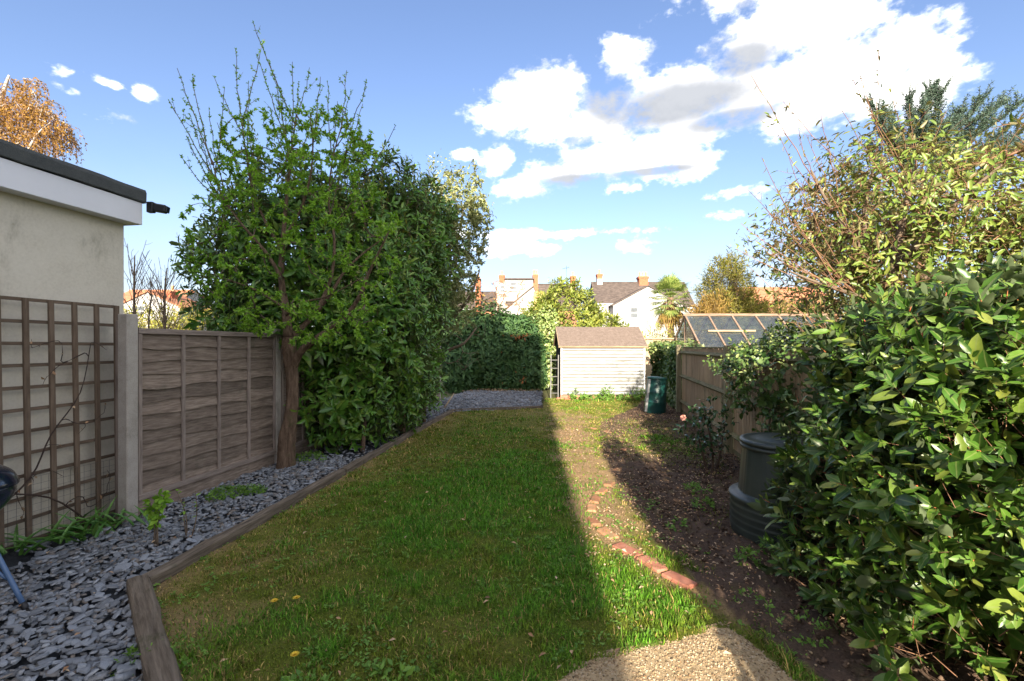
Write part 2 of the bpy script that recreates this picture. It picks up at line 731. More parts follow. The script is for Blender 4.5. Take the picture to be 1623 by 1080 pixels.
# wood runs along the local X axis of each piece
M_PANEL = surf('weathered_lap_wood', [(0.085, 0.062, 0.048), (0.185, 0.142, 0.112), (0.29, 0.235, 0.19)], 7, 0.85, 0.2, 0.5, 0.006, (0.9, 9, 9), 0.28, stain=((0.05, 0.055, 0.035), 2.2, 0.55, 0.8, (1, 1, 1)))
M_BATTEN = surf('fence_batten_wood', [(0.13, 0.10, 0.082), (0.25, 0.20, 0.17), (0.35, 0.29, 0.25)], 6, 0.85, 0.2, 0.4, 0.004, (0.8, 10, 10), 0.15)
M_TRELLIS = surf('trellis_wood', [(0.06, 0.042, 0.03), (0.12, 0.085, 0.06), (0.18, 0.135, 0.098)], 6, 0.85, 0.2, 0.4, 0.004, (0.8, 12, 12), 0.2)
M_SLEEPER = surf('sleeper_wood', [(0.05, 0.038, 0.028), (0.15, 0.118, 0.088), (0.27, 0.22, 0.17)], 3.2, 0.9, 0.2, 0.9, 0.012, (1.0, 12, 12), 0.12, stain=((0.045, 0.055, 0.02), 3.0, 0.56, 0.75, (1, 1, 1)))
M_FEATHER = surf('feather_edge_wood', [(0.20, 0.135, 0.07), (0.36, 0.25, 0.15), (0.48, 0.37, 0.25)], 4, 0.85, 0.2, 0.4, 0.004, (0.7, 12, 12), 0.2, stain=((0.085, 0.095, 0.045), 2.0, 0.55, 0.75, (1, 1, 0.4)))
M_RAIL = surf('mossy_rail_wood', [(0.10, 0.085, 0.045), (0.19, 0.165, 0.09), (0.28, 0.24, 0.16)], 5, 0.9, 0.2, 0.5, 0.006, (0.8, 10, 10), 0.12, stain=((0.10, 0.12, 0.04), 5.0, 0.48, 0.66, (1, 1, 1)))
M_POSTW = surf('green_tinted_post', [(0.12, 0.11, 0.055), (0.22, 0.19, 0.11), (0.30, 0.26, 0.17)], 5, 0.88, 0.2, 0.4, 0.004, (0.8, 9, 9), 0.1)
M_CONC = surf('concrete_post', [(0.24, 0.21, 0.18), (0.37, 0.335, 0.295), (0.47, 0.43, 0.385)], 9, 0.92, 0.2, 0.5, 0.004, (1, 1, 1), 0.06, fine=0.45, stain=((0.12, 0.12, 0.07), 3.0, 0.55, 0.75, (1, 1, 0.5)))
M_RENDER = surf('cream_render', [(0.50, 0.45, 0.37), (0.60, 0.55, 0.46), (0.66, 0.61, 0.52)], 4.0, 0.93, 0.2, 0.7, 0.008, (1, 1, 1), 0, fine=0.45, stain=((0.24, 0.215, 0.16), 2.6, 0.53, 0.78, (1, 1, 0.45)))
M_UPVC = surf('white_fascia', [(0.66, 0.66, 0.70), (0.74, 0.74, 0.78)], 2.0, 0.4, 0.4, 0.0)
M_FELT = surf('grey_roof_felt', [(0.04, 0.045, 0.045), (0.075, 0.08, 0.08), (0.11, 0.115, 0.11)], 14, 0.95, 0.2, 0.8, 0.006, fine=0.6)
M_BLACK = surf('black_plastic', [(0.012, 0.012, 0.014), (0.02, 0.02, 0.022)], 8, 0.45, 0.4, 0.0)
M_LENS = surf('lens_glass', [(0.01, 0.015, 0.02), (0.02, 0.03, 0.04)], 4, 0.1, 0.6, 0.0)
M_SLATE = surf('slate', [(0.125, 0.135, 0.15), (0.195, 0.21, 0.235), (0.29, 0.305, 0.335)], 16, 0.62, 0.45, 0.5, 0.003, (1, 1, 1), 0.38, detail=4)
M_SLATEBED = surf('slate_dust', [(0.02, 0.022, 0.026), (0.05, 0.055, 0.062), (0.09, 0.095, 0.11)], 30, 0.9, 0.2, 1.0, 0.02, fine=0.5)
M_BRICK = surf('red_edging_brick', [(0.27, 0.095, 0.058), (0.36, 0.15, 0.10), (0.42, 0.21, 0.145)], 12, 0.9, 0.2, 0.6, 0.004, (1, 1, 1), 0.18, stain=((0.16, 0.11, 0.06), 9, 0.55, 0.75, (1, 1, 1)))
M_BRICKD = surf('earthy_brick', [(0.20, 0.10, 0.055), (0.34, 0.155, 0.085), (0.40, 0.22, 0.13)], 12, 0.95, 0.15, 0.7, 0.006, (1, 1, 1), 0.2, stain=((0.22, 0.15, 0.08), 14, 0.42, 0.62, (1, 1, 1)))
M_PATIO = surf('exposed_aggregate', [(0.20, 0.14, 0.07), (0.36, 0.265, 0.15), (0.50, 0.385, 0.24)], 70, 0.92, 0.25, 0.9, 0.006, fine=0.35, detail=4, coord='Object', stain=((0.13, 0.11, 0.07), 4, 0.55, 0.8, (1, 1, 1)))
M_SHEDW = shed_board()
M_SHEDROOF = surf('brown_mineral_felt', [(0.055, 0.042, 0.035), (0.15, 0.115, 0.095), (0.28, 0.225, 0.19)], 16, 0.95, 0.2, 0.9, 0.012, (1, 1, 1), 0, fine=0.55, detail=5)
M_DARKWOOD = surf('dark_wood', [(0.02, 0.018, 0.014), (0.05, 0.042, 0.033)], 5, 0.85, 0.2, 0.3, 0.004, (1, 8, 8))
M_OLDWOOD = surf('pale_bare_wood', [(0.24, 0.17, 0.10), (0.36, 0.27, 0.17), (0.46, 0.36, 0.24)], 4, 0.85, 0.2, 0.3, 0.004, (0.8, 9, 9), 0.15)
M_BARK = surf('rough_bark', [(0.035, 0.022, 0.016), (0.13, 0.085, 0.058), (0.25, 0.17, 0.115), (0.42, 0.31, 0.22)], 13, 0.95, 0.15, 1.0, 0.05, (2.4, 2.4, 0.5), 0, fine=0.3, detail=8, coord='Object', stain=((0.10, 0.11, 0.04), 4.0, 0.58, 0.75, (1, 1, 1)))
M_TWIG = surf('grey_twig_bark', [(0.07, 0.05, 0.035), (0.14, 0.105, 0.075), (0.20, 0.155, 0.115)], 12, 0.9, 0.2, 0.3, 0.004)
M_TWIGR = surf('reddish_twig_bark', [(0.12, 0.06, 0.035), (0.22, 0.12, 0.07), (0.30, 0.18, 0.11)], 12, 0.8, 0.2, 0.2, 0.003)
M_TWIGD = surf('dark_twig_bark', [(0.03, 0.02, 0.017), (0.07, 0.045, 0.035)], 12, 0.9, 0.2, 0.2, 0.003)
M_BIRCH = surf('birch_bark', [(0.12, 0.09, 0.07), (0.42, 0.38, 0.34), (0.56, 0.52, 0.48)], 4, 0.85, 0.2, 0.2, 0.004, (1, 1, 3))
M_BIN = surf('charcoal_plastic', [(0.024, 0.032, 0.029), (0.038, 0.048, 0.043), (0.052, 0.062, 0.055)], 5, 0.42, 0.45, 0.08, 0.002, stain=((0.075, 0.075, 0.055), 6, 0.6, 0.85, (1, 1, 0.4)))
M_BUTT = surf('dark_green_plastic', [(0.006, 0.045, 0.04), (0.01, 0.065, 0.055)], 5, 0.4, 0.45, 0.08, 0.002)
M_ENAMEL = surf('blue_black_enamel', [(0.004, 0.008, 0.022), (0.006, 0.012, 0.030)], 4, 0.18, 0.5, 0.0, coat=0.5)
M_BLUELEG = surf('blue_painted_tube', [(0.055, 0.11, 0.22), (0.085, 0.15, 0.28)], 9, 0.35, 0.5, 0.05, 0.001)
M_WIRE = surf('dull_wire', [(0.05, 0.05, 0.05), (0.09, 0.085, 0.08)], 8, 0.5, 0.4, 0.0, metal=0.6)
M_LIT_EDGE = surf('lit_edge_metal', [(0.45, 0.46, 0.48), (0.58, 0.59, 0.60)], 6, 0.4, 0.5, 0.05, 0.001, metal=0.7)
M_OLDMETAL = surf('dull_grey_paint', [(0.10, 0.10, 0.095), (0.17, 0.17, 0.165)], 6, 0.6, 0.3, 0.05, 0.001)
M_GHFRAME = surf('greenhouse_timber', [(0.11, 0.07, 0.05), (0.21, 0.145, 0.105), (0.31, 0.24, 0.185)], 5, 0.8, 0.2, 0.3, 0.003, (0.8, 8, 8), 0.1)
M_GLASS = glassmat('greenhouse_glass', (0.80, 0.86, 0.88), 0.15, 0.05)
M_WINGLASS = surf('window_glass', [(0.05, 0.06, 0.07), (0.12, 0.14, 0.16)], 2, 0.08, 0.7, 0.0)
M_WALLW = surf('white_house_render', [(0.30, 0.30, 0.295), (0.33, 0.33, 0.33), (0.36, 0.36, 0.36)], 1.2, 0.85, 0.2, 0.1, 0.01)
M_WALLG = surf('pale_render', [(0.27, 0.245, 0.215), (0.34, 0.315, 0.285), (0.40, 0.37, 0.34)], 1.2, 0.9, 0.2, 0.2, 0.01)
M_WALLY = surf('ochre_render', [(0.38, 0.26, 0.10), (0.46, 0.33, 0.15)], 1.2, 0.9, 0.2, 0.1, 0.01)
M_ROOFD = surf('dark_slate_roof', [(0.045, 0.035, 0.032), (0.085, 0.068, 0.06), (0.14, 0.11, 0.095)], 2.5, 0.85, 0.25, 0.3, 0.02, (1, 1, 3), 0.1)
M_ROOFR = surf('red_tile_roof', [(0.22, 0.085, 0.05), (0.34, 0.15, 0.085), (0.42, 0.20, 0.12)], 2.5, 0.9, 0.2, 0.3, 0.02, (1, 1, 3), 0.1)
M_CHIM = surf('chimney_brick', [(0.28, 0.075, 0.04), (0.38, 0.12, 0.065), (0.46, 0.18, 0.10)], 6, 0.9, 0.2, 0.3, 0.01, (1, 1, 2), 0.08)
M_POT = surf('clay_pot', [(0.46, 0.28, 0.14), (0.58, 0.40, 0.24)], 4, 0.85, 0.2, 0.1, 0.01, piece=0.15)
M_WHITEF = surf('white_frame_paint', [(0.70, 0.70, 0.70), (0.78, 0.78, 0.78)], 3, 0.5, 0.3, 0.0)
M_HOUSEB = surf('house_brick', [(0.20, 0.09, 0.055), (0.30, 0.15, 0.09), (0.36, 0.20, 0.13)], 4, 0.9, 0.2, 0.3, 0.01, (1, 1, 3))
M_GROUND = surf('far_ground', [(0.05, 0.06, 0.025), (0.09, 0.095, 0.04), (0.14, 0.12, 0.06)], 0.4, 0.95, 0.1, 0.3, 0.05, fine=0.4)
M_LAWN = vcolmat('lawn_ground', 0.95, 0, 70, 0.9, 0.02, 0.45)
M_BLADE = vcolmat('grass_blade', 0.6, 0.3, 30, 0.0, 0.01, 0.25)
M_PINK = surf('pink_petal', [(0.70, 0.32, 0.26), (0.78, 0.45, 0.36)], 20, 0.6, 0.3, 0.0)
M_YELLOW = surf('yellow_petal', [(0.62, 0.40, 0.03), (0.74, 0.52, 0.05)], 20, 0.6, 0.3, 0.0)

L_BAY = leafmat('bay_leaf', [(0.014, 0.034, 0.005), (0.022, 0.055, 0.007), (0.032, 0.074, 0.009), (0.044, 0.090, 0.011), (0.060, 0.105, 0.014), (0.11, 0.125, 0.022)], 0.36, 0.38, 0.18, rib=(0.16, 0.20, 0.06), back=(0.09, 0.12, 0.06))
L_LAUREL = leafmat('laurel_leaf', [(0.028, 0.078, 0.010), (0.048, 0.118, 0.014), (0.070, 0.150, 0.018), (0.11, 0.165, 0.025)], 0.36, 0.5, 0.2, back=(0.085, 0.12, 0.045))
L_LAURELY = leafmat('bright_yellow_laurel_leaf', [(0.07, 0.10, 0.014), (0.115, 0.14, 0.02), (0.165, 0.17, 0.035), (0.045, 0.08, 0.013)], 0.42, 0.4, 0.25)
L_APPLE = leafmat('fresh_leaf', [(0.075, 0.16, 0.014), (0.12, 0.22, 0.022), (0.17, 0.27, 0.035)], 0.5, 0.35, 0.35)
L_GREY = leafmat('grey_green_leaf', [(0.09, 0.115, 0.045), (0.15, 0.165, 0.065), (0.21, 0.21, 0.10), (0.06, 0.085, 0.03)], 0.5, 0.4, 0.25)
L_SHRUB = leafmat('olive_shrub_leaf', [(0.045, 0.075, 0.012), (0.075, 0.12, 0.018), (0.105, 0.145, 0.022), (0.14, 0.15, 0.035)], 0.42, 0.45, 0.22, back=(0.19, 0.17, 0.075))
L_CEDAR = leafmat('cedar_needle', [(0.025, 0.05, 0.035), (0.045, 0.075, 0.055), (0.07, 0.095, 0.07)], 0.6, 0.3, 0.1)
L_CONIFER = leafmat('conifer_spray', [(0.016, 0.040, 0.014), (0.028, 0.062, 0.018), (0.045, 0.085, 0.024)], 0.6, 0.3, 0.12)
L_RUST = leafmat('rusty_dead_spray', [(0.14, 0.05, 0.02), (0.22, 0.085, 0.03)], 0.8, 0.2, 0.1)
L_IVY = leafmat('ivy_leaf', [(0.022, 0.055, 0.014), (0.045, 0.085, 0.020), (0.075, 0.115, 0.035)], 0.38, 0.45, 0.15)
L_IVYV = leafmat('pale_ivy_leaf', [(0.06, 0.10, 0.02), (0.12, 0.16, 0.045), (0.20, 0.23, 0.09), (0.04, 0.075, 0.018)], 0.42, 0.4, 0.2)
L_CAM = leafmat('camellia_leaf', [(0.016, 0.042, 0.016), (0.026, 0.062, 0.022), (0.04, 0.08, 0.03)], 0.22, 0.6, 0.08)
L_BAMBOO = leafmat('bamboo_leaf', [(0.085, 0.095, 0.014), (0.135, 0.135, 0.02), (0.19, 0.16, 0.04), (0.06, 0.075, 0.013)], 0.5, 0.35, 0.3)
L_STRAW = leafmat('straw_leaf', [(0.19, 0.12, 0.03), (0.26, 0.175, 0.055), (0.15, 0.11, 0.03)], 0.6, 0.3, 0.3)
L_PALM = leafmat('palm_leaflet', [(0.06, 0.095, 0.022), (0.11, 0.15, 0.035), (0.18, 0.20, 0.06)], 0.45, 0.4, 0.2)
L_YEL = leafmat('yellow_green_leaf', [(0.11, 0.125, 0.02), (0.17, 0.175, 0.032), (0.22, 0.19, 0.05)], 0.5, 0.3, 0.3)
L_BIRCH = leafmat('golden_birch_leaf', [(0.12, 0.065, 0.014), (0.19, 0.105, 0.020), (0.24, 0.145, 0.032), (0.09, 0.05, 0.017)], 0.6, 0.3, 0.3)
L_CANDLE = leafmat('cream_blossom', [(0.26, 0.26, 0.11), (0.38, 0.36, 0.18), (0.32, 0.24, 0.12)], 0.8, 0.2, 0.15)
L_LILY = leafmat('strap_leaf', [(0.03, 0.085, 0.014), (0.05, 0.12, 0.02), (0.075, 0.15, 0.03)], 0.4, 0.45, 0.2)
L_WEED = leafmat('weed_leaf', [(0.05, 0.11, 0.018), (0.08, 0.15, 0.025), (0.11, 0.19, 0.035)], 0.55, 0.3, 0.3)
L_LITTER = leafmat('dead_leaf', [(0.14, 0.075, 0.04), (0.25, 0.15, 0.085), (0.36, 0.26, 0.17), (0.09, 0.05, 0.03)], 0.8, 0.2, 0.1)
L_REDBUD = leafmat('red_bud_stem', [(0.30, 0.06, 0.03), (0.42, 0.12, 0.05)], 0.5, 0.3, 0.1)

# ------------------------------------------------------------------ leaves


def template(ts, hs, fold=0.10, curl=0.16, wave=0.0):
    """Unit leaf along +X: rows at ts with half widths hs; returns vertices, triangles, side attribute (0 on the midrib)."""
    v, side, rows = [], [], []
    for i, (t, h) in enumerate(zip(ts, hs)):
        zc = -curl * t * t
        if h <= 0.001:
            rows.append((len(v),))
            v.append((t, 0, zc))
            side.append(0.0)
        else:
            b = len(v)
            w = wave * math.sin(i * 2.4)
            v += [(t, h, zc + fold * h * 2 + w), (t, 0, zc), (t, -h, zc + fold * h * 2 - w)]
            side += [1.0, 0.0, 1.0]
            rows.append((b, b + 1, b + 2))
    T = []
    for a, c in zip(rows[:-1], rows[1:]):
        if len(a) == 1 and len(c) == 3:
            T += [(a[0], c[1], c[0]), (a[0], c[2], c[1])]
        elif len(a) == 3 and len(c) == 1:
            T += [(a[0], a[1], c[0]), (a[1], a[2], c[0])]
        elif len(a) == 3:
            T += [(a[0], a[1], c[1]), (a[0], c[1], c[0]), (a[1], a[2], c[2]), (a[1], c[2], c[1])]
    return np.array(v), np.array(T), np.array(side)


T_FINE = template([0, 0.07, 0.26, 0.52, 0.80, 1.0], [0, 0.14, 0.41, 0.50, 0.33, 0], 0.055, 0.15, 0.025)
T_MED = template([0, 0.3, 0.72, 1.0], [0, 0.42, 0.40, 0], 0.10, 0.2)
T_LOW = template([0, 0.45, 1.0], [0, 0.5, 0], 0.12, 0.15)
T_STRAP = template([0, 0.25, 0.5, 0.75, 1.0], [0.45, 0.5, 0.45, 0.3, 0], 0.06, 0.42)


def frames(D, Nn):
    X = unit(D)
    Z = unit(Nn - X * np.sum(Nn * X, 1, keepdims=True))
    return X, np.cross(Z, X), Z


def leaf_arrays(A, tpl):
    P, D, Nn, Ln, Wd = A
    tv, tt, ts = tpl
    X, Y, Z = frames(D, Nn)
    n, k = len(P), len(tv)
    V = (P[:, None, :] + X[:, None, :] * (tv[None, :, 0:1] * Ln[:, None, None]) + Y[:, None, :] * (tv[None, :, 1:2] * Wd[:, None, None])
         + Z[:, None, :] * (tv[None, :, 2:3] * Ln[:, None, None]))
    T = tt[None, :, :] + (np.arange(n) * k)[:, None, None]
    return V.reshape(-1, 3), T.reshape(-1, 3), np.tile(ts, n)


def cat_leaves(*As):
    return tuple(np.concatenate([a[i] for a in As]) for i in range(5))


def foliage(parent, A, tpl, mat, name='foliage', n_single=0, out_dir=None, single_name='leaf', max_px=None):
    """All leaves of one plant: the n_single that show largest become leaf objects, the rest one part of kind stuff."""
    P, D, Nn, Ln, Wd = A
    keep = np.ones(len(P), bool)
    if n_single:
        u, v = P[:, 0] / P[:, 1], (P[:, 2] - EYE) / P[:, 1]
        seen = (P[:, 1] > 0.2) & (np.abs(u) < 1.10) & (v < 0.72) & (v > -0.70)
        X, Y, Z = frames(D, Nn)
        view = unit(np.array([[0, 0, EYE]]) - P)
        facing = np.abs(np.sum(Z * view, 1))
        dist = np.linalg.norm(P - np.array([[0, 0, EYE]]), axis=1)
        # the nearest leaf in each small direction cell is the one that shows
        cell = np.floor(u * 45).astype(int) * 1000 + np.floor(v * 45).astype(int)
        order = np.lexsort((dist, cell))
        first = np.zeros(len(P), bool)
        cs = cell[order]
        first[order[np.r_[True, cs[1:] != cs[:-1]]]] = True
        score = Ln / dist * (0.35 + facing) * seen * np.where(first, 1.0, 0.02)
        pick = np.argsort(-score)[:n_single]
        keep[pick] = False
        me = np_mesh(single_name, tpl[0], tpl[1], mat, {'side': ('FLOAT', tpl[2])}, True)
        for i in pick:
            M = Matrix(((X[i, 0] * Ln[i], Y[i, 0] * Wd[i], Z[i, 0] * Ln[i], P[i, 0]),
                        (X[i, 1] * Ln[i], Y[i, 1] * Wd[i], Z[i, 1] * Ln[i], P[i, 1]),
                        (X[i, 2] * Ln[i], Y[i, 2] * Wd[i], Z[i, 2] * Ln[i], P[i, 2]), (0, 0, 0, 1)))
            put(single_name, me, parent, M)
    V, T, s = leaf_arrays(tuple(a[keep] for a in A), tpl)
    return put(name, np_mesh(name, V, T, mat, {'side': ('FLOAT', s)}, True), parent, kind='stuff')


def shell(blobs, n, depth=0.35, lump=0.16, freq=1.5, seed=1, zmin=0.03, keep=None):
    """Points in the outer layer of a union of rounded lumps; blob = (centre, radii, exponent)."""
    r = np.random.default_rng(seed)
    area = np.array([(b[1][0] * b[1][1] + b[1][0] * b[1][2] + b[1][1] * b[1][2]) for b in blobs])
    cnt = (n * area / area.sum()).astype(int)
    Ps, Ns = [], []
    for b, c in zip(blobs, cnt):
        d = unit(r.normal(size=(c, 3)))
        p = b[2] if len(b) > 2 else 2.0
        sc = np.sum(np.abs(d) ** p, 1) ** (-1.0 / p)
        d = d * sc[:, None]
        ctr, rad = np.array(b[0]), np.array(b[1])
        raw = ctr + d * rad
        f = 1 + lump * 2 * (vnoise(raw * freq, seed, 2) - 0.5) * 2
        dep = depth * r.random(c) ** 1.7 / max(0.2, rad.mean())
        P = ctr + d * rad * (f - dep)[:, None]
        g = np.sign(d) * np.abs(d) ** (p - 1) / rad
        Ps.append(P)
        Ns.append(unit(g))
    P, Nn = np.concatenate(Ps), np.concatenate(Ns)
    ok = P[:, 2] > zmin
    idx = np.repeat(np.arange(len(blobs)), cnt)
    for j, b in enumerate(blobs):
        p = b[2] if len(b) > 2 else 2.0
        q = np.sum(np.abs((P - np.array(b[0])) / np.array(b[1])) ** p, 1) ** (1 / p)
        ok &= ~((q < 0.72) & (idx != j))
    if keep is not None:
        ok &= keep(P)
    return P[ok], Nn[ok]


def core(blobs, n, ln, wd, seed, s=0.72, zmin=0.02, keep=None):
    """Inner leaves that close the plant's interior."""
    P, Nn = shell([(b[0], tuple(q * s for q in b[1]), b[2] if len(b) > 2 else 2.0) for b in blobs], n, 0.25, 0.1, 1.5, seed, zmin, keep)
    return scatter_leaves(P, Nn, ln, wd, seed, 1.0, 0.2, 0.9)


def shoots(P, Nn, per, slen, ln, wd, seed=1, up=0.35, spread=(1.25, 0.5), jit=0.35, tipbias=0.0):
    """Leafy shoots at points P heading outward: `per` leaves set round each shoot in a spiral."""
    r = np.random.default_rng(seed)
    n = len(P)
    ax = unit(Nn + np.array([0, 0, up]) + r.normal(size=(n, 3)) * jit)
    u = unit(np.cross(ax, unit(r.normal(size=(n, 3)))))
    w = np.cross(ax, u)
    sl = slen * (0.6 + 0.8 * r.random(n))
    ph = r.random(n) * 6.283
    own = 0.68 + 0.55 * r.random(n)
    out = [[], [], [], [], []]
    for j in range(per):
        t = (j + 0.5) / per
        if tipbias:
            t = t ** (1 - tipbias)
        a = ph + j * 2.39996
        rad = u * np.cos(a)[:, None] + w * np.sin(a)[:, None]
        al = spread[0] + (spread[1] - spread[0]) * t + r.normal(size=n) * 0.15
        d = ax * np.cos(al)[:, None] + rad * np.sin(al)[:, None]
        d[:, 2] -= 0.10 * r.random(n)
        out[0].append(P + ax * (sl * t)[:, None])
        out[1].append(unit(d))
        out[2].append(unit(ax - d * np.sum(ax * d, 1, keepdims=True) + r.normal(size=(n, 3)) * 0.22))
        s = (0.6 + 0.75 * r.random(n)) * (1.0 if t < 0.8 else 0.72) * own
        out[3].append(ln * s)
        out[4].append(wd * s * (0.85 + 0.3 * r.random(n)))
    A = tuple(np.concatenate(o) for o in out)
    return A, (P, ax, sl)


def sticks(P, ax, sl, rad, name, mat, parent, back=0.6, n=4, kind='stuff'):
    """Short straight stems (vectorised): one thin three-sided needle per shoot."""
    u = unit(np.cross(ax, np.array([[0.31, 0.55, 0.77]])))
    w = np.cross(ax, u)
    V = []
    for k in range(3):
        a = 2.094 * k
        o = (u * math.cos(a) + w * math.sin(a)) * rad
        V.append(P - ax * (sl * back)[:, None] + o)
    V.append(P + ax * sl[:, None])
    V = np.stack(V, 1).reshape(-1, 3)
    T = np.array([(0, 1, 3), (1, 2, 3), (2, 0, 3)])[None] + (np.arange(len(P)) * 4)[:, None, None]
    return put(name, np_mesh(name, V, T.reshape(-1, 3), mat), parent, kind=kind)


# ------------------------------------------------------------------ branching
def smooth_path(pts, sub=3):
    pts = [Vector(p) for p in pts]
    out = []
    for i in range(len(pts) - 1):
        p0, p1, p2, p3 = pts[max(i - 1, 0)], pts[i], pts[i + 1], pts[min(i + 2, len(pts) - 1)]
        for s in range(sub):
            t = s / sub
            out.append(0.5 * ((2 * p1) + (p2 - p0) * t + (2 * p0 - 5 * p1 + 4 * p2 - p3) * t * t + (3 * p1 - p0 - 3 * p2 + p3) * t ** 3))
    out.append(pts[-1])
    return out


def grow(limbs, tips, seed=1, rtip=0.004, power=0.5, reach=0.25, bow=0.35, wob=0.03):
    """Branch network: starting from traced limbs, every tip joins the nearest wood in a bowed line.
    Returns chains [(points, radii)], one per tip."""
    r = random.Random(seed)
    nodes, par = [], []
    base = Vector(limbs[0][0])
    for lm in limbs:
        first = True
        for p in lm:
            p = Vector(p)
            if first and nodes:
                j = min(range(len(nodes)), key=lambda q: (nodes[q] - p).length_squared)
                par.append(j)
            else:
                par.append(len(nodes) - 1)
            nodes.append(p)
            first = False
    arr = np.array([tuple(p) for p in nodes])
    tips = [Vector(t) for t in tips]
    tips.sort(key=lambda t: float(np.min(np.sum((arr - np.array(t)) ** 2, 1))))
    buf = np.zeros((len(nodes) + len(tips) * 4 + 4, 3))
    dst = np.zeros(len(buf))
    buf[:len(nodes)] = arr
    for i in range(len(nodes)):
        dst[i] = (nodes[i] - nodes[par[i]]).length + dst[par[i]] if par[i] >= 0 else 0
    chains = []
    for t in tips:
        k = len(nodes)
        ta = np.array(t)
        d = np.sqrt(np.sum((buf[:k] - ta) ** 2, 1)) + reach * dst[:k] * 0.3
        j = int(np.argmin(d))
        a = nodes[j]
        pj = par[j]
        pd = (a - nodes[pj]).normalized() if pj >= 0 and (a - nodes[pj]).length > 1e-6 else Vector((0, 0, 1))
        ln = (t - a).length
        if ln < 1e-4:
            continue
        c = a + pd * (bow * ln) + Vector((r.gauss(0, 1), r.gauss(0, 1), r.gauss(0, 1))) * (wob * ln)
        ids = [j]
        last = j
        for s in range(1, 5):
            u = s / 4
            q = a * (1 - u) ** 2 + c * (2 * u * (1 - u)) + t * (u * u)
            if s < 4:
                q += Vector((r.gauss(0, 1), r.gauss(0, 1), r.gauss(0, 1))) * (wob * ln * 0.4)
            nodes.append(q)
            par.append(last)
            buf[len(nodes) - 1] = q
            dst[len(nodes) - 1] = dst[last] + (q - nodes[last]).length
            last = len(nodes) - 1
            ids.append(last)
        chains.append(ids)
    cnt = [0] * len(nodes)
    for ids in chains:
        cnt[ids[-1]] += 1
    for i in range(len(nodes) - 1, -1, -1):
        if par[i] >= 0:
            cnt[par[i]] += cnt[i]
    out = []
    for ids in chains:
        pts = [nodes[i] for i in ids]
        rad = [rtip * max(1, cnt[i]) ** power for i in ids]
        rad[0] = min(rad[0], rad[1] * 1.25)
        rad[-1] = rtip * 0.5
        out.append((pts, rad))
    return out


def long_shoots(limbs, tips, seed, drop=0.9, rt=0.0025, toward=0.25, cx=0.0):
    """Long straight shoots: each leaves the wood well below its tip and runs up to it nearly straight."""
    r = random.Random(seed)
    nodes = [Vector(p) for l in limbs for p in l]
    out = []
    for t in tips:
        t = Vector(t)
        g = t + Vector(((cx - t.x) * toward, 0, -drop * r.uniform(0.8, 1.4)))
        a = min(nodes, key=lambda q: (q - g).length_squared)
        c = a.lerp(t, 0.45) + Vector((r.uniform(-.05, .05), r.uniform(-.05, .05), 0)) + Vector((t.x - a.x, t.y - a.y, 0)) * 0.12
        n = 8
        pts = [a * (1 - k / n) ** 2 + c * (2 * k / n * (1 - k / n)) + t * (k / n) ** 2 + Vector((r.gauss(0, .006), r.gauss(0, .006), 0)) for k in range(n + 1)]
        L = (t - a).length
        out.append((pts, [rt * (1.2 + 1.6 * L * (1 - k / n)) for k in range(n + 1)]))
        for q in range(int(L * 3)):
            i = r.randrange(2, n)
            d = (pts[i + 1] - pts[i]).normalized()
            e = pts[i] + (d * 0.8 + Vector((r.gauss(0, .5), r.gauss(0, .5), 0.2))).normalized() * r.uniform(0.1, 0.4) * (1.2 - i / n)
            out.append(([pts[i], pts[i].lerp(e, 0.5) + Vector((0, 0, -0.01)), e], [rt * 1.1, rt, rt * 0.6]))
    return out


def chains_mesh(chains, name, mat, parent, n=4, kind='stuff'):
    mb = MB()
    for pts, rad in chains:
        mb.tube(pts, rad, n, cap=False)
    return mb.build(name, mat, parent, kind)


def chain_leaves(chains, per, ln, wd, seed=1, lo=0.25, along=0.6, upn=0.6, droop=0.0, spiral=True, cluster=1):
    r = np.random.default_rng(seed)
    P, D, Nn = [], [], []
    for pts, rad in chains:
        A = np.array([tuple(p) for p in pts])
        seg = np.diff(A, axis=0)
        sl = np.linalg.norm(seg, axis=1)
        tot = sl.sum()
        m = max(1, int(per * tot + r.random()))
        cum = np.r_[0, np.cumsum(sl)]
        s = (lo + (1 - lo) * r.random(m)) * tot
        i = np.clip(np.searchsorted(cum, s) - 1, 0, len(sl) - 1)
        q = A[i] + seg[i] * ((s - cum[i]) / np.maximum(sl[i], 1e-6))[:, None]
        tn = unit(seg[i])
        q, tn = np.repeat(q, cluster, 0), np.repeat(tn, cluster, 0)
        d = tn * along + unit(r.normal(size=(m * cluster, 3)))
        d[:, 2] -= droop
        P.append(q)
        D.append(unit(d))
        Nn.append(unit(np.array([0, 0, upn]) + r.normal(size=(m * cluster, 3)) * 0.45 + tn * 0.3))
    P, D, Nn = np.concatenate(P), np.concatenate(D), np.concatenate(Nn)
    sc = 0.6 + 0.8 * r.random(len(P))
    return P, D, Nn, ln * sc, wd * sc * (0.85 + 0.3 * r.random(len(P)))


def scatter_leaves(P, Nn, ln, wd, seed=1, flat=0.7, droop=0.2, jit=0.8):
    """One leaf per point lying roughly in the surface (ivy, clipped conifer)."""
    r = np.random.default_rng(seed)
    n = len(P)
    t = unit(np.cross(Nn, unit(r.normal(size=(n, 3)))))
    d = t * flat + Nn * 0.45 + r.normal(size=(n, 3)) * 0.25
    d[:, 2] -= droop
    nn = Nn + np.array([0, 0, 0.45]) + r.normal(size=(n, 3)) * jit * 0.5
    s = 0.65 + 0.7 * r.random(n)
    return P, unit(d), unit(nn), ln * s, wd * s


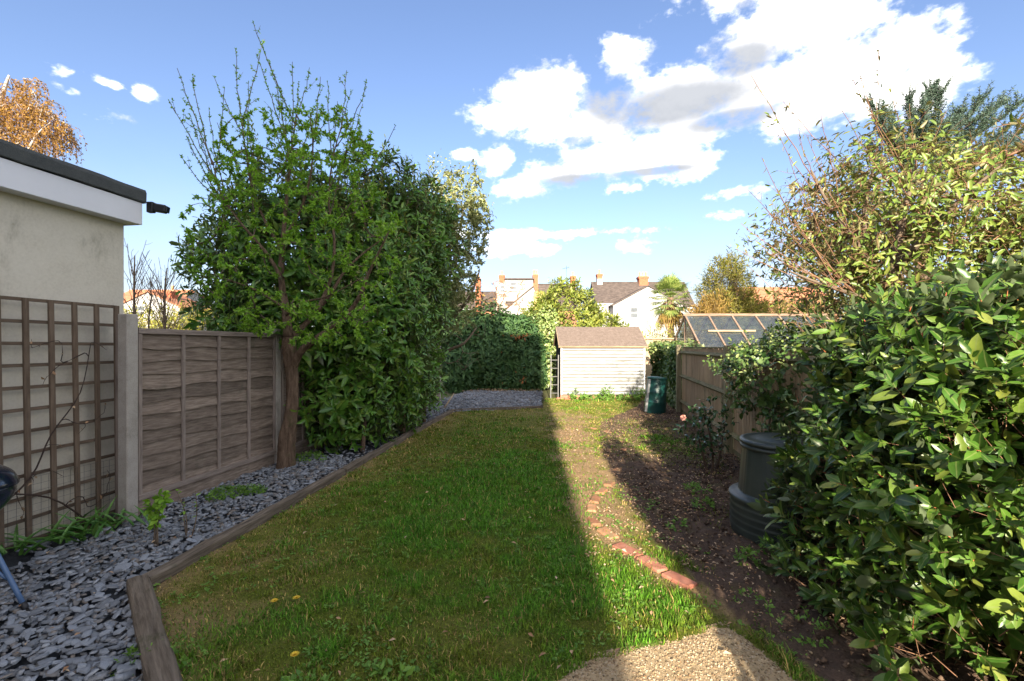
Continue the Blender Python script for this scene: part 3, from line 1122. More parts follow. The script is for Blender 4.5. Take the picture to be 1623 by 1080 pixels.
def plane_shell(a, b, z0, z1, n, seed, bulge=0.25, side=1, taper=None):
    """Points over a hedge face standing on the line a-b, bulging to one side."""
    r = np.random.default_rng(seed)
    a, b = np.array(a), np.array(b)
    t, h = r.random(n), r.random(n)
    d = b - a
    nrm = np.array([d[1], -d[0]]) / np.linalg.norm(d) * side
    z = z0 + (z1 - z0) * h
    q = np.stack([t * np.linalg.norm(d), z, np.zeros(n)], 1)
    off = bulge * (vnoise(q * 1.6, seed, 3) - 0.5) * 2 + bulge * 0.35 * r.random(n)
    P = np.stack([a[0] + d[0] * t + nrm[0] * off, a[1] + d[1] * t + nrm[1] * off, z], 1)
    Nn = np.tile(np.array([nrm[0], nrm[1], 0.15]), (n, 1))
    return P, unit(Nn)

# ================================================================== GROUND
SUNX = lambda y: 0.42 + 0.0385 * y
NEAR_SL = ((-2.26, 2.82), (-0.60, 1.07))
LONG_SL = ((-2.26, 2.86), (-1.35, 10.25))
BRICK_LINE = [(1.70, 8.2), (1.765, 7.3), (1.63, 6.6), (1.36, 5.75), (1.05, 5.08), (0.81, 4.47), (0.70, 4.0), (0.715, 3.72), (0.81, 3.45), (0.894, 3.23),
              (0.97, 3.0), (1.06, 2.88), (1.27, 2.45), (1.36, 2.0), (1.45, 1.2)]
LAWN_POLY = [(-0.62, 1.03), (-2.28, 2.80), (-1.34, 10.3), (0.75, 10.95), (0.95, 13.0), (3.8, 13.0), (3.1, 11.2), (2.4, 9.6), (2.2, 6.0), (1.8, 3.0), (1.6, 0.9)]
BED_SHADE_POLY = [(3.1, 11.2), (2.3, 9.8), (1.75, 8.9), (1.45, 7.6), (1.25, 6.2), (1.14, 5.0), (1.10, 4.2), (1.10, 3.5), (1.16, 3.0), (1.27, 2.5), (1.36, 2.0), (1.45, 1.2), (3.0, 1.2), (2.75, 4.6), (3.1, 6.4), (3.8, 10.2), (4.3, 13.0), (3.8, 13.0)]  # dark soil reaches out to the cast shadow's curve, shade in its colour
SLATE_POLY = [(-4.0, 3.1), (-3.6, 1.0), (-0.6, 0.95), (-2.32, 2.80), (-1.40, 10.25), (0.70, 10.9), (1.0, 15.0), (-1.5, 15.2), (-1.95, 12.5), (-2.95, 5.8), (-3.35, 3.75)]
PATIO_POLY = [(-0.05, 1.0), (0.0, 1.80), (0.14, 2.03), (0.36, 2.19), (0.62, 2.27), (0.80, 2.33), (1.00, 2.41), (1.15, 2.46), (1.24, 2.32), (1.30, 2.05), (1.38, 1.5), (1.42, 1.0)]


def inside(poly, P):
    x, y = P[:, 0], P[:, 1]
    r = np.zeros(len(P), bool)
    j = len(poly) - 1
    for i in range(len(poly)):
        xi, yi = poly[i]
        xj, yj = poly[j]
        c = ((yi > y) != (yj > y)) & (x < (xj - xi) * (y - yi) / (yj - yi + 1e-12) + xi)
        r ^= c
        j = i
    return r


def seg_dist(P, a, b):
    a, b = np.array(a), np.array(b)
    d = b - a
    t = np.clip(((P - a) @ d) / (d @ d), 0, 1)
    return np.linalg.norm(P - (a + t[:, None] * d), axis=1)


def blobsum(P, bl):
    s = np.zeros(len(P))
    for (x, y, rx, ry, k) in bl:
        s += k * np.exp(-(((P[:, 0] - x) / rx) ** 2 + ((P[:, 1] - y) / ry) ** 2))
    return s


LUSH = [(-0.15, 4.6, 0.8, 0.9, 0.9), (-0.75, 3.9, 0.6, 0.6, 0.7), (0.15, 5.6, 0.6, 0.8, 0.6), (0.55, 2.85, 0.45, 0.4, 0.8), (0.15, 2.2, 0.5, 0.4, 0.4), (1.0, 2.6, 0.25, 0.2, 0.5),
        (-0.4, 2.9, 0.7, 0.5, 0.25), (2.2, 6.9, 0.5, 0.6, 0.5), (0.3, 3.6, 0.4, 0.5, 0.3)]
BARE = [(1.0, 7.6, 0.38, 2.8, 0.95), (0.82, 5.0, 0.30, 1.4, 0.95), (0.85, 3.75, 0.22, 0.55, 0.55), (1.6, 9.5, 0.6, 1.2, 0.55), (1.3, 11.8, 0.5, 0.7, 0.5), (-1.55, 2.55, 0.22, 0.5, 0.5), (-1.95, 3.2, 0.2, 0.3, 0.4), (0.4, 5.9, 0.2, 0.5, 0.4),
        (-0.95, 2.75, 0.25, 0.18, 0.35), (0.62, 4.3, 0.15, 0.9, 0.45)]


def lawn_fields(P):
    n1 = vnoise(P * 1.3, 3, 3)
    n2 = vnoise(P * 4.5, 9, 3)
    n3 = vnoise(P * 14.0, 21, 2)
    edge = np.minimum(seg_dist(P, *NEAR_SL), seg_dist(P, *LONG_SL))
    lush = np.clip(blobsum(P, LUSH) * 0.92 + 0.10 + (n1 - 0.5) * 1.2 + (n2 - 0.5) * 1.8 + (n3 - 0.5) * 0.8, 0, 1)
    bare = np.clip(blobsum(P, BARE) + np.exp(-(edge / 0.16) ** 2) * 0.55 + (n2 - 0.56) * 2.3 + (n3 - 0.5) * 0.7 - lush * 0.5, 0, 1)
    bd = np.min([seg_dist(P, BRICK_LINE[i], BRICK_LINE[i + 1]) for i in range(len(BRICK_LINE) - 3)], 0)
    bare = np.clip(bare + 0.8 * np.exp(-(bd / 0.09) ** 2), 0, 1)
    dry = np.clip(0.35 + (n2 - 0.5) * 1.6 + (n3 - 0.5) + np.exp(-(edge / 0.35) ** 2) * 0.4 + 0.25 * sstep(P[:, 1], 5, 10) - lush * 0.9, 0, 1)
    return lush, bare, dry, n3


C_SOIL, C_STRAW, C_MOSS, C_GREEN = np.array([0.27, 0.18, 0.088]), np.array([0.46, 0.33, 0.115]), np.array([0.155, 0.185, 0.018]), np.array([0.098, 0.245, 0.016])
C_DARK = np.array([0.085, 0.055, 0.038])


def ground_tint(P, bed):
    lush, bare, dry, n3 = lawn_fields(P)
    c = 0.62 * C_MOSS + (C_GREEN * 0.5 - 0.62 * C_MOSS) * lush[:, None]  # moss and green darkened for the shade between grass blades
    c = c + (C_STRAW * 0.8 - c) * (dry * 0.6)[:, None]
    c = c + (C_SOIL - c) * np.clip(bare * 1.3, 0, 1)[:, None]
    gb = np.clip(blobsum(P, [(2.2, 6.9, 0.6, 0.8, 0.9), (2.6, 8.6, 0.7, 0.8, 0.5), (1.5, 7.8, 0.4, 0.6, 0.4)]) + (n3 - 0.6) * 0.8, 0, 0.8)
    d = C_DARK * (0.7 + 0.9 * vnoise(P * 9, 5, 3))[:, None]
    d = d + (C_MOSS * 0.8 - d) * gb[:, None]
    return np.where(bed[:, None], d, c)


def ground_height(P, bed):
    ip = inside(PATIO_POLY, P)
    pd = np.min([seg_dist(P, PATIO_POLY[i], PATIO_POLY[i + 1]) for i in range(len(PATIO_POLY) - 1)], 0)
    dip = np.where(ip, -0.07 * sstep(pd, 0.03, 0.16), 0.0)
    h = (vnoise(P * 2.2, 41, 2) - 0.5) * 0.03 + (vnoise(P * 17, 43, 3) - 0.5) * np.where(bed, 0.075, 0.018)
    return h + np.where(bed, 0.02, 0.012) + dip


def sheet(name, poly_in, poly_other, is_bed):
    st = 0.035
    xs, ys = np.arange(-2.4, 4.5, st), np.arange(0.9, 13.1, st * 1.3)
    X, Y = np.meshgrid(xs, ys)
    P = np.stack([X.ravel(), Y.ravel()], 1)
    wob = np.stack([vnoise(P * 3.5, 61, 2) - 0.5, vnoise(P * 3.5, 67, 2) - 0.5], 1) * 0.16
    inb = inside(BED_SHADE_POLY, P + wob * (seg_dist(P, (1.0, 1.0), (2.0, 2.0)) > 0.6)[:, None])
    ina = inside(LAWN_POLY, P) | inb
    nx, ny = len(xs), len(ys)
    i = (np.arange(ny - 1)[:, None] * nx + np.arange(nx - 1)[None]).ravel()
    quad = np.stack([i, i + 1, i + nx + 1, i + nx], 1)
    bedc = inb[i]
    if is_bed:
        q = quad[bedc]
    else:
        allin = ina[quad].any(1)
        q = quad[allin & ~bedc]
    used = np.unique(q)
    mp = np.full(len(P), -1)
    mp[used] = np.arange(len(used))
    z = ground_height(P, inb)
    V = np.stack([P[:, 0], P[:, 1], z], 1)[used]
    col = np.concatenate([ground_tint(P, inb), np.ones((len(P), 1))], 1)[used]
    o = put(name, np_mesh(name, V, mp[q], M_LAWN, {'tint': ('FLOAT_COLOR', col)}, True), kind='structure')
    return o


mb = MB()
mb.add([(-600, -600, -0.06), (600, -600, -0.06), (600, 900, -0.06), (-600, 900, -0.06)], [(0, 1, 2, 3)])
mb.build('ground', M_GROUND, kind='structure')
lawn = sheet('lawn', LAWN_POLY, BED_SHADE_POLY, False)
bed = sheet('soil_bed', BED_SHADE_POLY, LAWN_POLY, True)
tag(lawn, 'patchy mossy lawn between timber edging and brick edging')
tag(bed, 'bare dark soil bed along the right hand fence, its edge on the shadow line')


def grass():
    r = np.random.default_rng(77)
    out = []
    # density falls off with distance because the blades shrink below a pixel
    for (y0, y1, dens) in ((1.5, 2.2, 22000), (2.2, 3.4, 17000), (3.4, 5.0, 10500), (5.0, 7.5, 6000), (7.5, 13.0, 2600)):
        area = 6.4 * (y1 - y0)
        n = int(area * dens)
        P = np.stack([-2.3 + 6.4 * r.random(n), y0 + (y1 - y0) * r.random(n)], 1)
        out.append(P)
    P = np.concatenate(out)
    ina = inside(LAWN_POLY, P)
    inb = inside(BED_SHADE_POLY, P + np.stack([vnoise(P * 5, 61, 2) - 0.5, vnoise(P * 5, 67, 2) - 0.5], 1) * 0.3)
    pd = np.min([seg_dist(P, PATIO_POLY[i], PATIO_POLY[i + 1]) for i in range(len(PATIO_POLY) - 1)], 0)
    inp = inside(PATIO_POLY, P) & (pd > 0.0 + 0.09 * vnoise(P * 9, 31, 2))
    lush, bare, dry, n3 = lawn_fields(P)
    gb = blobsum(P, [(2.2, 6.9, 0.6, 0.8, 0.8), (2.6, 8.6, 0.7, 0.8, 0.4), (2.5, 5.6, 0.35, 0.4, 0.35), (1.0, 2.75, 0.3, 0.25, 0.5), (1.9, 4.0, 0.25, 0.3, 0.15), (1.35, 7.9, 0.3, 0.6, 0.5)])
    clump = vnoise(P * 7, 91, 2)
    pk = np.where(inb, gb * sstep(clump, 0.35, 0.65), np.where(ina, np.clip(1.0 - bare * 1.2, 0.09, 1) * (0.45 + 0.65 * clump + 0.3 * lush), 0))
    pk = np.where(inp, 0, pk)
    m = r.random(len(P)) < pk
    P, lush, dry, inb, clump, bare = P[m], lush[m], dry[m], inb[m], clump[m], bare[m]
    n = len(P)
    far = sstep(P[:, 1], 2.5, 8)
    tall = 0.014 + 0.022 * lush + 0.020 * sstep(clump, 0.5, 0.8)
    h = tall * (0.5 + 0.9 * r.random(n)) * np.where(r.random(n) < 0.03, 1.9, 1)
    w = (0.0016 + 0.0016 * r.random(n)) * (1 + 1.8 * far)
    az = r.random(n) * 6.283 + 0
    lean = 0.35 + 0.9 * r.random(n)
    dx, dy = np.cos(az), np.sin(az)
    z = ground_height(P, inb)
    B = np.stack([P[:, 0], P[:, 1], z - 0.003], 1)
    side = np.stack([-dy, dx, np.zeros(n)], 1) * w[:, None]
    ln = np.stack([dx * np.sin(lean * 0.55), dy * np.sin(lean * 0.55), np.cos(lean * 0.55)], 1)
    l2 = np.stack([dx * np.sin(lean * 1.25), dy * np.sin(lean * 1.25), np.cos(lean * 1.25)], 1)
    mid = B + ln * (h * 0.55)[:, None]
    tip = mid + l2 * (h * 0.55)[:, None]
    V = np.stack([B - side, B + side, mid - side * 0.8, mid + side * 0.8, tip], 1).reshape(-1, 3)
    T = np.array([(0, 1, 3), (0, 3, 2), (2, 3, 4)])[None] + (np.arange(n) * 5)[:, None, None]
    c = C_MOSS + (C_GREEN - C_MOSS) * np.clip(lush * 1.1 + 0.12, 0, 1)[:, None]
    st = (r.random(n) < 0.08 + 0.42 * dry)
    c = np.where(st[:, None], C_STRAW * (0.55 + 0.6 * r.random(n))[:, None], c)
    c = c * (0.5 + 1.1 * r.random(n) ** 1.3)[:, None]
    col = np.concatenate([np.repeat(c, 5, 0), np.ones((n * 5, 1))], 1)
    o = put('grass', np_mesh('grass', V, T.reshape(-1, 3), M_BLADE, {'tint': ('FLOAT_COLOR', col)}), kind='stuff')
    tag(o, 'short mossy grass growing across the whole lawn', 'grass')


grass()

def lawn_weeds():
    r = np.random.default_rng(58)
    P = np.stack([-2.2 + 3.6 * r.random(2600), 1.6 + 5.2 * r.random(2600) ** 1.2], 1)
    P = P[inside(LAWN_POLY, P) & ~inside(PATIO_POLY, P) & (vnoise(P * 2.4, 71, 3) > 0.54)][:900]
    k = len(P)
    Q = np.concatenate([np.repeat(P, 6, 0) + r.normal(size=(k * 6, 2)) * 0.012, np.full((k * 6, 1), 0.022)], 1)
    a = r.random(k * 6) * 6.283
    D = np.stack([np.cos(a), np.sin(a), 0.25 + 0.4 * r.random(k * 6)], 1)
    V, T, sd = leaf_arrays((Q, unit(D), unit(np.array([0, 0, 1.0]) + r.normal(size=(k * 6, 3)) * 0.25), 0.014 + 0.018 * r.random(k * 6), 0.009 + 0.008 * r.random(k * 6)), T_LOW)
    tag(put('lawn_weeds', np_mesh('lawn_weeds', V, T, L_WEED, {'side': ('FLOAT', sd)}, True), kind='stuff'), 'small broad leaved weeds mixed through the lawn grass', 'weeds')


lawn_weeds()

# patio corner: a slab of exposed aggregate with a broken edge
mb = MB()
pp = []
for i in range(len(PATIO_POLY)):
    a, b = Vector((*PATIO_POLY[i], 0)), Vector((*PATIO_POLY[(i + 1) % len(PATIO_POLY)], 0))
    m = max(1, int((b - a).length / 0.05))
    for k in range(m):
        q = a.lerp(b, k / m)
        pp.append((q.x + random.uniform(-0.008, 0.008), q.y + random.uniform(-0.008, 0.008), -0.03))
mb.prism(pp, (0, 0, 0.044))
tag(mb.build('patio', M_PATIO, kind='structure'), 'worn gritty concrete patio corner at the bottom of the picture')


def pebbles(n, poly, name, mat, size, seed, parent=None, z0=0.0, label=None, cat=None, flat=0.6):
    """Loose small stones, one mesh."""
    r = np.random.default_rng(seed)
    lo, hi = np.min(poly, 0), np.max(poly, 0)
    P = lo + (hi - lo) * r.random((n * 3, 2))
    P = P[inside(poly, P)][:n]
    n = len(P)
    tv = np.array([(1, 0, 0), (-1, 0, 0), (0, 1, 0), (0, -1, 0), (0, 0, 1), (0, 0, -1)], float)
    tt = np.array([(0, 2, 4), (2, 1, 4), (1, 3, 4), (3, 0, 4), (2, 0, 5), (1, 2, 5), (3, 1, 5), (0, 3, 5)])
    sc = size * (0.4 + 1.0 * r.random((n, 1, 1))) * (0.6 + 0.8 * r.random((n, 6, 1))) * np.array([1, 0.8, flat])
    a = r.random(n) * 6.283
    V = tv[None] * sc
    V = np.stack([V[..., 0] * np.cos(a)[:, None] - V[..., 1] * np.sin(a)[:, None], V[..., 0] * np.sin(a)[:, None] + V[..., 1] * np.cos(a)[:, None], V[..., 2]], 2)
    V = V + np.concatenate([P, np.full((n, 1), z0)], 1)[:, None, :]
    o = put(name, np_mesh(name, V.reshape(-1, 3), (tt[None] + (np.arange(n) * 6)[:, None, None]).reshape(-1, 3), mat), parent, kind='stuff')
    return tag(o, label, cat)


M_GRIT = leafmat('grit_stones', [(0.09, 0.065, 0.038), (0.28, 0.20, 0.11), (0.44, 0.36, 0.25), (0.19, 0.115, 0.06), (0.34, 0.265, 0.16)], 0.85, 0.25, 0.0)
pebbles(16000, [p for p in PATIO_POLY], 'grit', M_GRIT, 0.0065, 3, z0=0.014, label='small grit stones set in the worn patio surface', cat='grit')
pebbles(1500, [(0.55, 2.0), (0.45, 6.0), (0.6, 9.5), (1.4, 9.0), (1.3, 6.0), (0.9, 4.2), (0.9, 3.3), (1.1, 2.9)], 'pebbles', M_GRIT, 0.008, 4, z0=0.018, label='small pebbles scattered on the bare strip beside the lawn', cat='pebbles')


def litter(n, poly, name, seed, label, ln=0.03, zf=0.03):
    r = np.random.default_rng(seed)
    poly = [tuple(p) for p in poly]
    lo, hi = np.min(poly, 0), np.max(poly, 0)
    P = lo + (hi - lo) * r.random((n * 3, 2))
    P = P[inside(poly, P)]
    P = P[vnoise(P * 2.0, seed, 2) + 0.25 * r.random(len(P)) > 0.5][:n]
    n = len(P)
    a = r.random(n) * 6.283
    D = np.stack([np.cos(a), np.sin(a), r.normal(size=n) * 0.18], 1)
    Nn = np.array([0, 0, 1]) + r.normal(size=(n, 3)) * 0.3
    s = 0.4 + r.random(n)
    A = (np.concatenate([P, np.full((n, 1), zf) + r.random((n, 1)) * 0.012], 1), D, Nn, ln * s, ln * 0.42 * s)
    V, T, sd = leaf_arrays(A, T_LOW)
    tag(put(name, np_mesh(name, V, T, L_LITTER, {'side': ('FLOAT', sd)}, True), kind='stuff'), label, 'leaf litter')


litter(7500, BED_SHADE_POLY, 'leaf_litter', 8, 'small dead leaves and bark chips strewn over the dark soil bed', 0.024, 0.036)
M_CLOD = leafmat('soil_clods', [(0.05, 0.032, 0.022), (0.10, 0.066, 0.045), (0.14, 0.095, 0.065)], 0.95, 0.15, 0.0)
pebbles(7000, BED_SHADE_POLY, 'soil_clods', M_CLOD, 0.016, 14, z0=0.024, label='crumbly dark clods of soil in the right hand bed', cat='soil', flat=0.7)
pebbles(1200, BED_SHADE_POLY, 'bed_stones', M_GRIT, 0.009, 15, z0=0.034, label='small pale stones lying in the dark soil bed', cat='stones')
litter(520, LAWN_POLY, 'fallen_leaves', 9, 'few brown fallen leaves lying about on the lawn', 0.035, 0.035)
litter(1500, [(0.5, 3.2), (0.65, 9.5), (1.6, 9.5), (1.3, 6.0), (1.15, 4.0), (1.1, 3.0)], 'strip_litter', 11, 'dry scraps of leaf and straw on the sunlit bare strip by the bricks', 0.026, 0.026)
litter(420, SLATE_POLY, 'dry_leaves', 10, 'few pale dry leaves lying on the grey slate chippings', 0.032, 0.05)
litter(500, [(-1.6, 14.6), (-1.7, 15.6), (0.95, 15.6), (0.95, 14.7)], 'hedge_litter', 12, 'reddish dead leaves under the dark hedge at the far end', 0.06, 0.04)

# ------------------------------------------------------------------ slate chippings
mb = MB()
mb.add([(x, y, -0.008) for (x, y) in SLATE_POLY], [tuple(range(len(SLATE_POLY)))[::-1]])
slate = mb.build('slate_bed', M_SLATEBED, kind='structure')
tag(slate, 'bed of blue grey slate chippings between fence and timber edging')


def slate_chips():
    r = np.random.default_rng(19)
    vs = []
    for k in range(8):                                 # eight chip outlines
        m = 5 + k % 2
        a = np.sort((np.arange(m) + 0.7 * r.random(m)) / m * 6.283)
        rad = 0.55 + 0.65 * r.random(m)
        o = np.stack([np.cos(a) * rad, np.sin(a) * rad * (0.42 + 0.35 * r.random())], 1)
        tilt = r.normal(size=2) * 0.04
        top = np.concatenate([o * 0.95, (0.5 + o @ tilt)[:, None]], 1)
        bot = np.concatenate([o, (-0.5 + o @ tilt)[:, None]], 1)
        V = np.concatenate([top, bot])
        T = [(0, i, i + 1) for i in range(1, m - 1)] + [(i, m + i, m + (i + 1) % m) for i in range(m)] + [(i, m + (i + 1) % m, (i + 1) % m) for i in range(m)]
        vs.append((V, np.array(T)))
    pts = []
    for (y0, y1, dens) in ((1.5, 2.6, 1700), (2.6, 3.8, 1500), (3.8, 6.0, 1050), (6.0, 10.5, 520), (10.2, 15.2, 380)):
        n = int(6.0 * (y1 - y0) * dens)
        pts.append(np.stack([-4.2 + 6.0 * r.random(n), y0 + (y1 - y0) * r.random(n)], 1))
    P = np.concatenate(pts)
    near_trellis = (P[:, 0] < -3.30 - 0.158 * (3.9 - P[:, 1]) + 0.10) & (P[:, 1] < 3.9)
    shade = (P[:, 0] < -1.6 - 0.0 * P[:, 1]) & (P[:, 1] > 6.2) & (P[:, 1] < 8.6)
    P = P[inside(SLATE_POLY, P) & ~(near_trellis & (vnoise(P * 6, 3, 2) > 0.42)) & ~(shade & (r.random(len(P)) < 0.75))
          & (np.abs(P[:, 0] / P[:, 1]) < 1.35)]
    n = len(P)
    far = sstep(P[:, 1], 4, 9)
    size = (0.014 + 0.026 * r.random(n) ** 2.0) * (1 + 0.55 * far) * np.where(r.random(n) < 0.06, 1.5, 1)
    th = 0.005 + 0.007 * r.random(n)
    z = 0.004 + 0.034 * r.random(n) + (vnoise(P * 2.5, 8, 2) - 0.5) * 0.03
    ry = r.normal(size=n) * 0.22
    rx = r.normal(size=n) * 0.22
    rz = r.random(n) * 6.283
    kind = r.integers(0, 8, n)
    dist = np.hypot(P[:, 0], P[:, 1])
    vis = (np.abs(P[:, 0] / P[:, 1]) < 1.12) & (EYE / P[:, 1] < 0.735)
    score = np.where(vis, size / dist * (0.6 + z * 12), 0)
    pick = np.zeros(n, bool)
    pick[np.argsort(-score)[:300]] = True
    z[pick] += 0.012
    cx, sx, cy, sy, cz, sz = np.cos(rx), np.sin(rx), np.cos(ry), np.sin(ry), np.cos(rz), np.sin(rz)
    Rm = np.zeros((n, 3, 3))
    Rm[:, 0, 0] = cz * cy; Rm[:, 0, 1] = cz * sy * sx - sz * cx; Rm[:, 0, 2] = cz * sy * cx + sz * sx
    Rm[:, 1, 0] = sz * cy; Rm[:, 1, 1] = sz * sy * sx + cz * cx; Rm[:, 1, 2] = sz * sy * cx - cz * sx
    Rm[:, 2, 0] = -sy; Rm[:, 2, 1] = cy * sx; Rm[:, 2, 2] = cy * cx
    S3 = np.stack([size, size, th], 1)
    Vs, Ts, base = [], [], 0
    for k in range(8):
        V, T = vs[k]
        idx = np.where((kind == k) & ~pick)[0]
        W = np.einsum('nij,nvj->nvi', Rm[idx], V[None] * S3[idx][:, None, :]) + np.concatenate([P[idx], z[idx][:, None]], 1)[:, None, :]
        Vs.append(W.reshape(-1, 3))
        Ts.append((T[None] + (base + np.arange(len(idx)) * len(V))[:, None, None]).reshape(-1, 3))
        base += len(idx) * len(V)
        me = np_mesh('slate_chip', V, T, M_SLATE)
        for i in np.where((kind == k) & pick)[0]:
            A = Rm[i] * S3[i][None, :]
            M = Matrix([(*A[q], (P[i, 0], P[i, 1], z[i])[q]) for q in range(3)] + [(0, 0, 0, 1)])
            put('slate_chip', me, slate, M)
    put('slate_chippings', np_mesh('slate_chippings', np.concatenate(Vs), np.concatenate(Ts), M_CHIPS), slate, kind='stuff')
    return n


M_CHIPS = leafmat('slate_chips', [(0.105, 0.115, 0.13), (0.165, 0.18, 0.20), (0.22, 0.235, 0.26), (0.30, 0.315, 0.34), (0.17, 0.165, 0.165), (0.20, 0.17, 0.145)], 0.6, 0.45, 0.0)
slate_chips()

# ------------------------------------------------------------------ timber edging


def timber(name, a, b, w, h, label, z0=0.0, group=None, seed=0):
    """A weathered baulk with uneven arrises."""
    r = random.Random(seed)
    a, b = Vector((*a, z0)), Vector((*b, z0))
    d = b - a
    ln = d.length
    d.normalize()
    s = Vector((0, 0, 1)).cross(d)
    n = max(4, int(ln / 0.16))
    vs, fs = [], []
    ring = [(-0.5, 0.0), (-0.5, 0.86), (-0.42, 0.97), (-0.1, 1.0), (0.2, 0.985), (0.42, 0.96), (0.5, 0.84), (0.5, 0.0)]
    m = len(ring)
    for i in range(n + 1):
        for (u, v) in ring:
            j = 0.006 if v > 0.5 else 0
            vs.append((u * w + r.uniform(-j, j), v * h + r.uniform(-j, j) - 0.02 * (v < 0.1), ln * i / n - ln / 2 + (r.uniform(-0.01, 0.01) if 0 < i < n else 0)))
    for i in range(n):
        for k in range(m):
            k2 = (k + 1) % m
            fs.append((i * m + k, i * m + k2, (i + 1) * m + k2, (i + 1) * m + k))
    fs.append(tuple(range(m))[::-1])
    fs.append(tuple(n * m + k for k in range(m)))
    mb = MB()
    mb.add([(p[2], p[0], p[1]) for p in vs], [f[::-1] for f in fs])   # length along local X
    M = Matrix.Translation((a + b) / 2) @ Matrix((d, s, Vector((0, 0, 1)))).transposed().to_4x4()
    o = mb.build(name, M_SLEEPER, M=M)
    return tag(o, label, 'timber edging', group)


def lerp2(a, b, t):
    return (a[0] + (b[0] - a[0]) * t, a[1] + (b[1] - a[1]) * t)


LA, LB = (-2.26, 2.80), (-1.36, 10.25)
timber('timber_sleeper', lerp2(LA, LB, 0.0), lerp2(LA, LB, 0.33), 0.088, 0.085, 'nearest timber sleeper of the long lawn edging, passing the concrete post', seed=1)
timber('timber_sleeper', lerp2(LA, LB, 0.333), lerp2(LA, LB, 0.655), 0.085, 0.085, 'middle timber sleeper of the long lawn edging, below the laurel', seed=2)
timber('timber_sleeper', lerp2(LA, LB, 0.658), lerp2(LA, LB, 1.0), 0.085, 0.08, 'far timber sleeper of the long lawn edging, ending at the far corner', seed=3)
timber('timber_sleeper', (-2.28, 2.775), (-0.62, 1.03), 0.108, 0.10, 'cracked timber sleeper running diagonally to the bottom edge beside the near slate', seed=4)
timber('edging_board', (-1.40, 10.34), (0.74, 10.93), 0.06, 0.07, 'thin timber board edging the lawn in front of the far slate', seed=5)
t = MB()
t.tube([(-1.62, 10.9, 0.03), (-1.50, 11.15, 0.22), (-1.44, 11.3, 0.33)], [0.02, 0.017, 0.012], 6)
tag(t.build('wooden_stake', M_OLDWOOD), 'short slanting wooden stake in the far slate corner', 'stake')

# ------------------------------------------------------------------ brick edging


def brick_edging():
    px = [((0.905, 3.215), (0.775, 3.40)), ((1.00, 3.00), (0.905, 3.20)), ((1.115, 2.80), (1.01, 2.985)), ((0.80, 3.50), (0.715, 3.70)),
          ((0.70, 3.74), (0.685, 3.95)), ((0.71, 4.05), (0.745, 4.26)), ((0.765, 4.29), (0.84, 4.50)), ((0.86, 4.54), (0.97, 4.74)), ((0.99, 4.80), (1.10, 5.0)),
          ((1.20, 5.35), (1.31, 5.55)), ((1.58, 6.45), (1.64, 6.66)), ((1.68, 6.95), (1.74, 7.17)), ((1.76, 7.25), (1.74, 7.47)), ((1.68, 7.75), (1.60, 7.98)), ((1.52, 8.1), (1.40, 8.3))]
    desc = ['clean red edging brick in sunlight, second of the near run from the patio', 'clean red edging brick, middle of the near run beside the soil', 'red edging brick nearest the patio, half sunk in grass',
            'red edging brick just beyond the near gap in the edging', 'stained edging brick at the leftmost bulge of the edging curve', 'dull buried edging brick where the curve turns back right',
            'red edging brick lying between the bulge and the shadow edge', 'long visible red brick leading towards the curved shadow edge', 'earth covered brick at the edge of the curved shadow',
            'muddy brick lying alone in shade on the bare soil', 'shaded brick at the far end below the pink flower bush', 'shaded brick in the middle of the far group',
            'shaded brick beside the bare sunlit strip', 'half buried brick at the far turn of the edging', 'farthest brick of the edging, barely showing in the earth']
    me = []
    for k in range(3):
        mb = MB()
        mb.box((0, 0, 0), (0.212, 0.098, 0.065), bev=0.004 + 0.0015 * k)
        me.append(mb.mesh('brick', M_BRICK))
    old = []
    for k in range(3):
        mb = MB()
        mb.box((0, 0, 0), (0.195 - 0.02 * k, 0.094, 0.065), bev=0.012)
        old.append(mb.mesh('brick', M_BRICKD))
    for i, ((a, b), lb) in enumerate(zip(px, desc)):
        a, b = Vector((*a, 0)), Vector((*b, 0))
        d = (b - a).normalized()
        sink = -0.010 if i < 3 else (-0.007 if i < 9 else -0.009)
        z = sink
        M = Matrix.Translation((a + b) / 2 + Vector((0, 0, z + 0.006))) @ Matrix.Rotation(math.atan2(d.y, d.x), 4, 'Z') @ Matrix.Rotation(random.uniform(-0.09, 0.09), 4, 'X') @ Matrix.Rotation(random.uniform(-0.05, 0.05), 4, 'Y')
        tag(put('edging_brick', (me if i < 3 else old)[i % 3], M=M), lb, 'brick', 'red bricks edging the lawn')


brick_edging()

# ================================================================== LEFT SIDE: garage, trellis, fence
FD = Vector((0.156, 0.9878, 0)).normalized()           # direction of the left boundary, away from the viewer
FN = Vector((FD.y, -FD.x, 0))                          # towards the garden


def lf(s, off=0.0, z=0.0):
    """Point on the left boundary: s metres beyond the concrete post, off metres into the garden."""
    p = Vector((-3.29, 3.9, 0)) + FD * s + FN * off
    return Vector((p.x, p.y, z))


def frame_m(origin, x, up=(0, 0, 1)):
    x = Vector(x).normalized()
    z = Vector(up)
    y = z.cross(x).normalized()
    z = x.cross(y)
    return Matrix.Translation(origin) @ Matrix((x, y, z)).transposed().to_4x4()


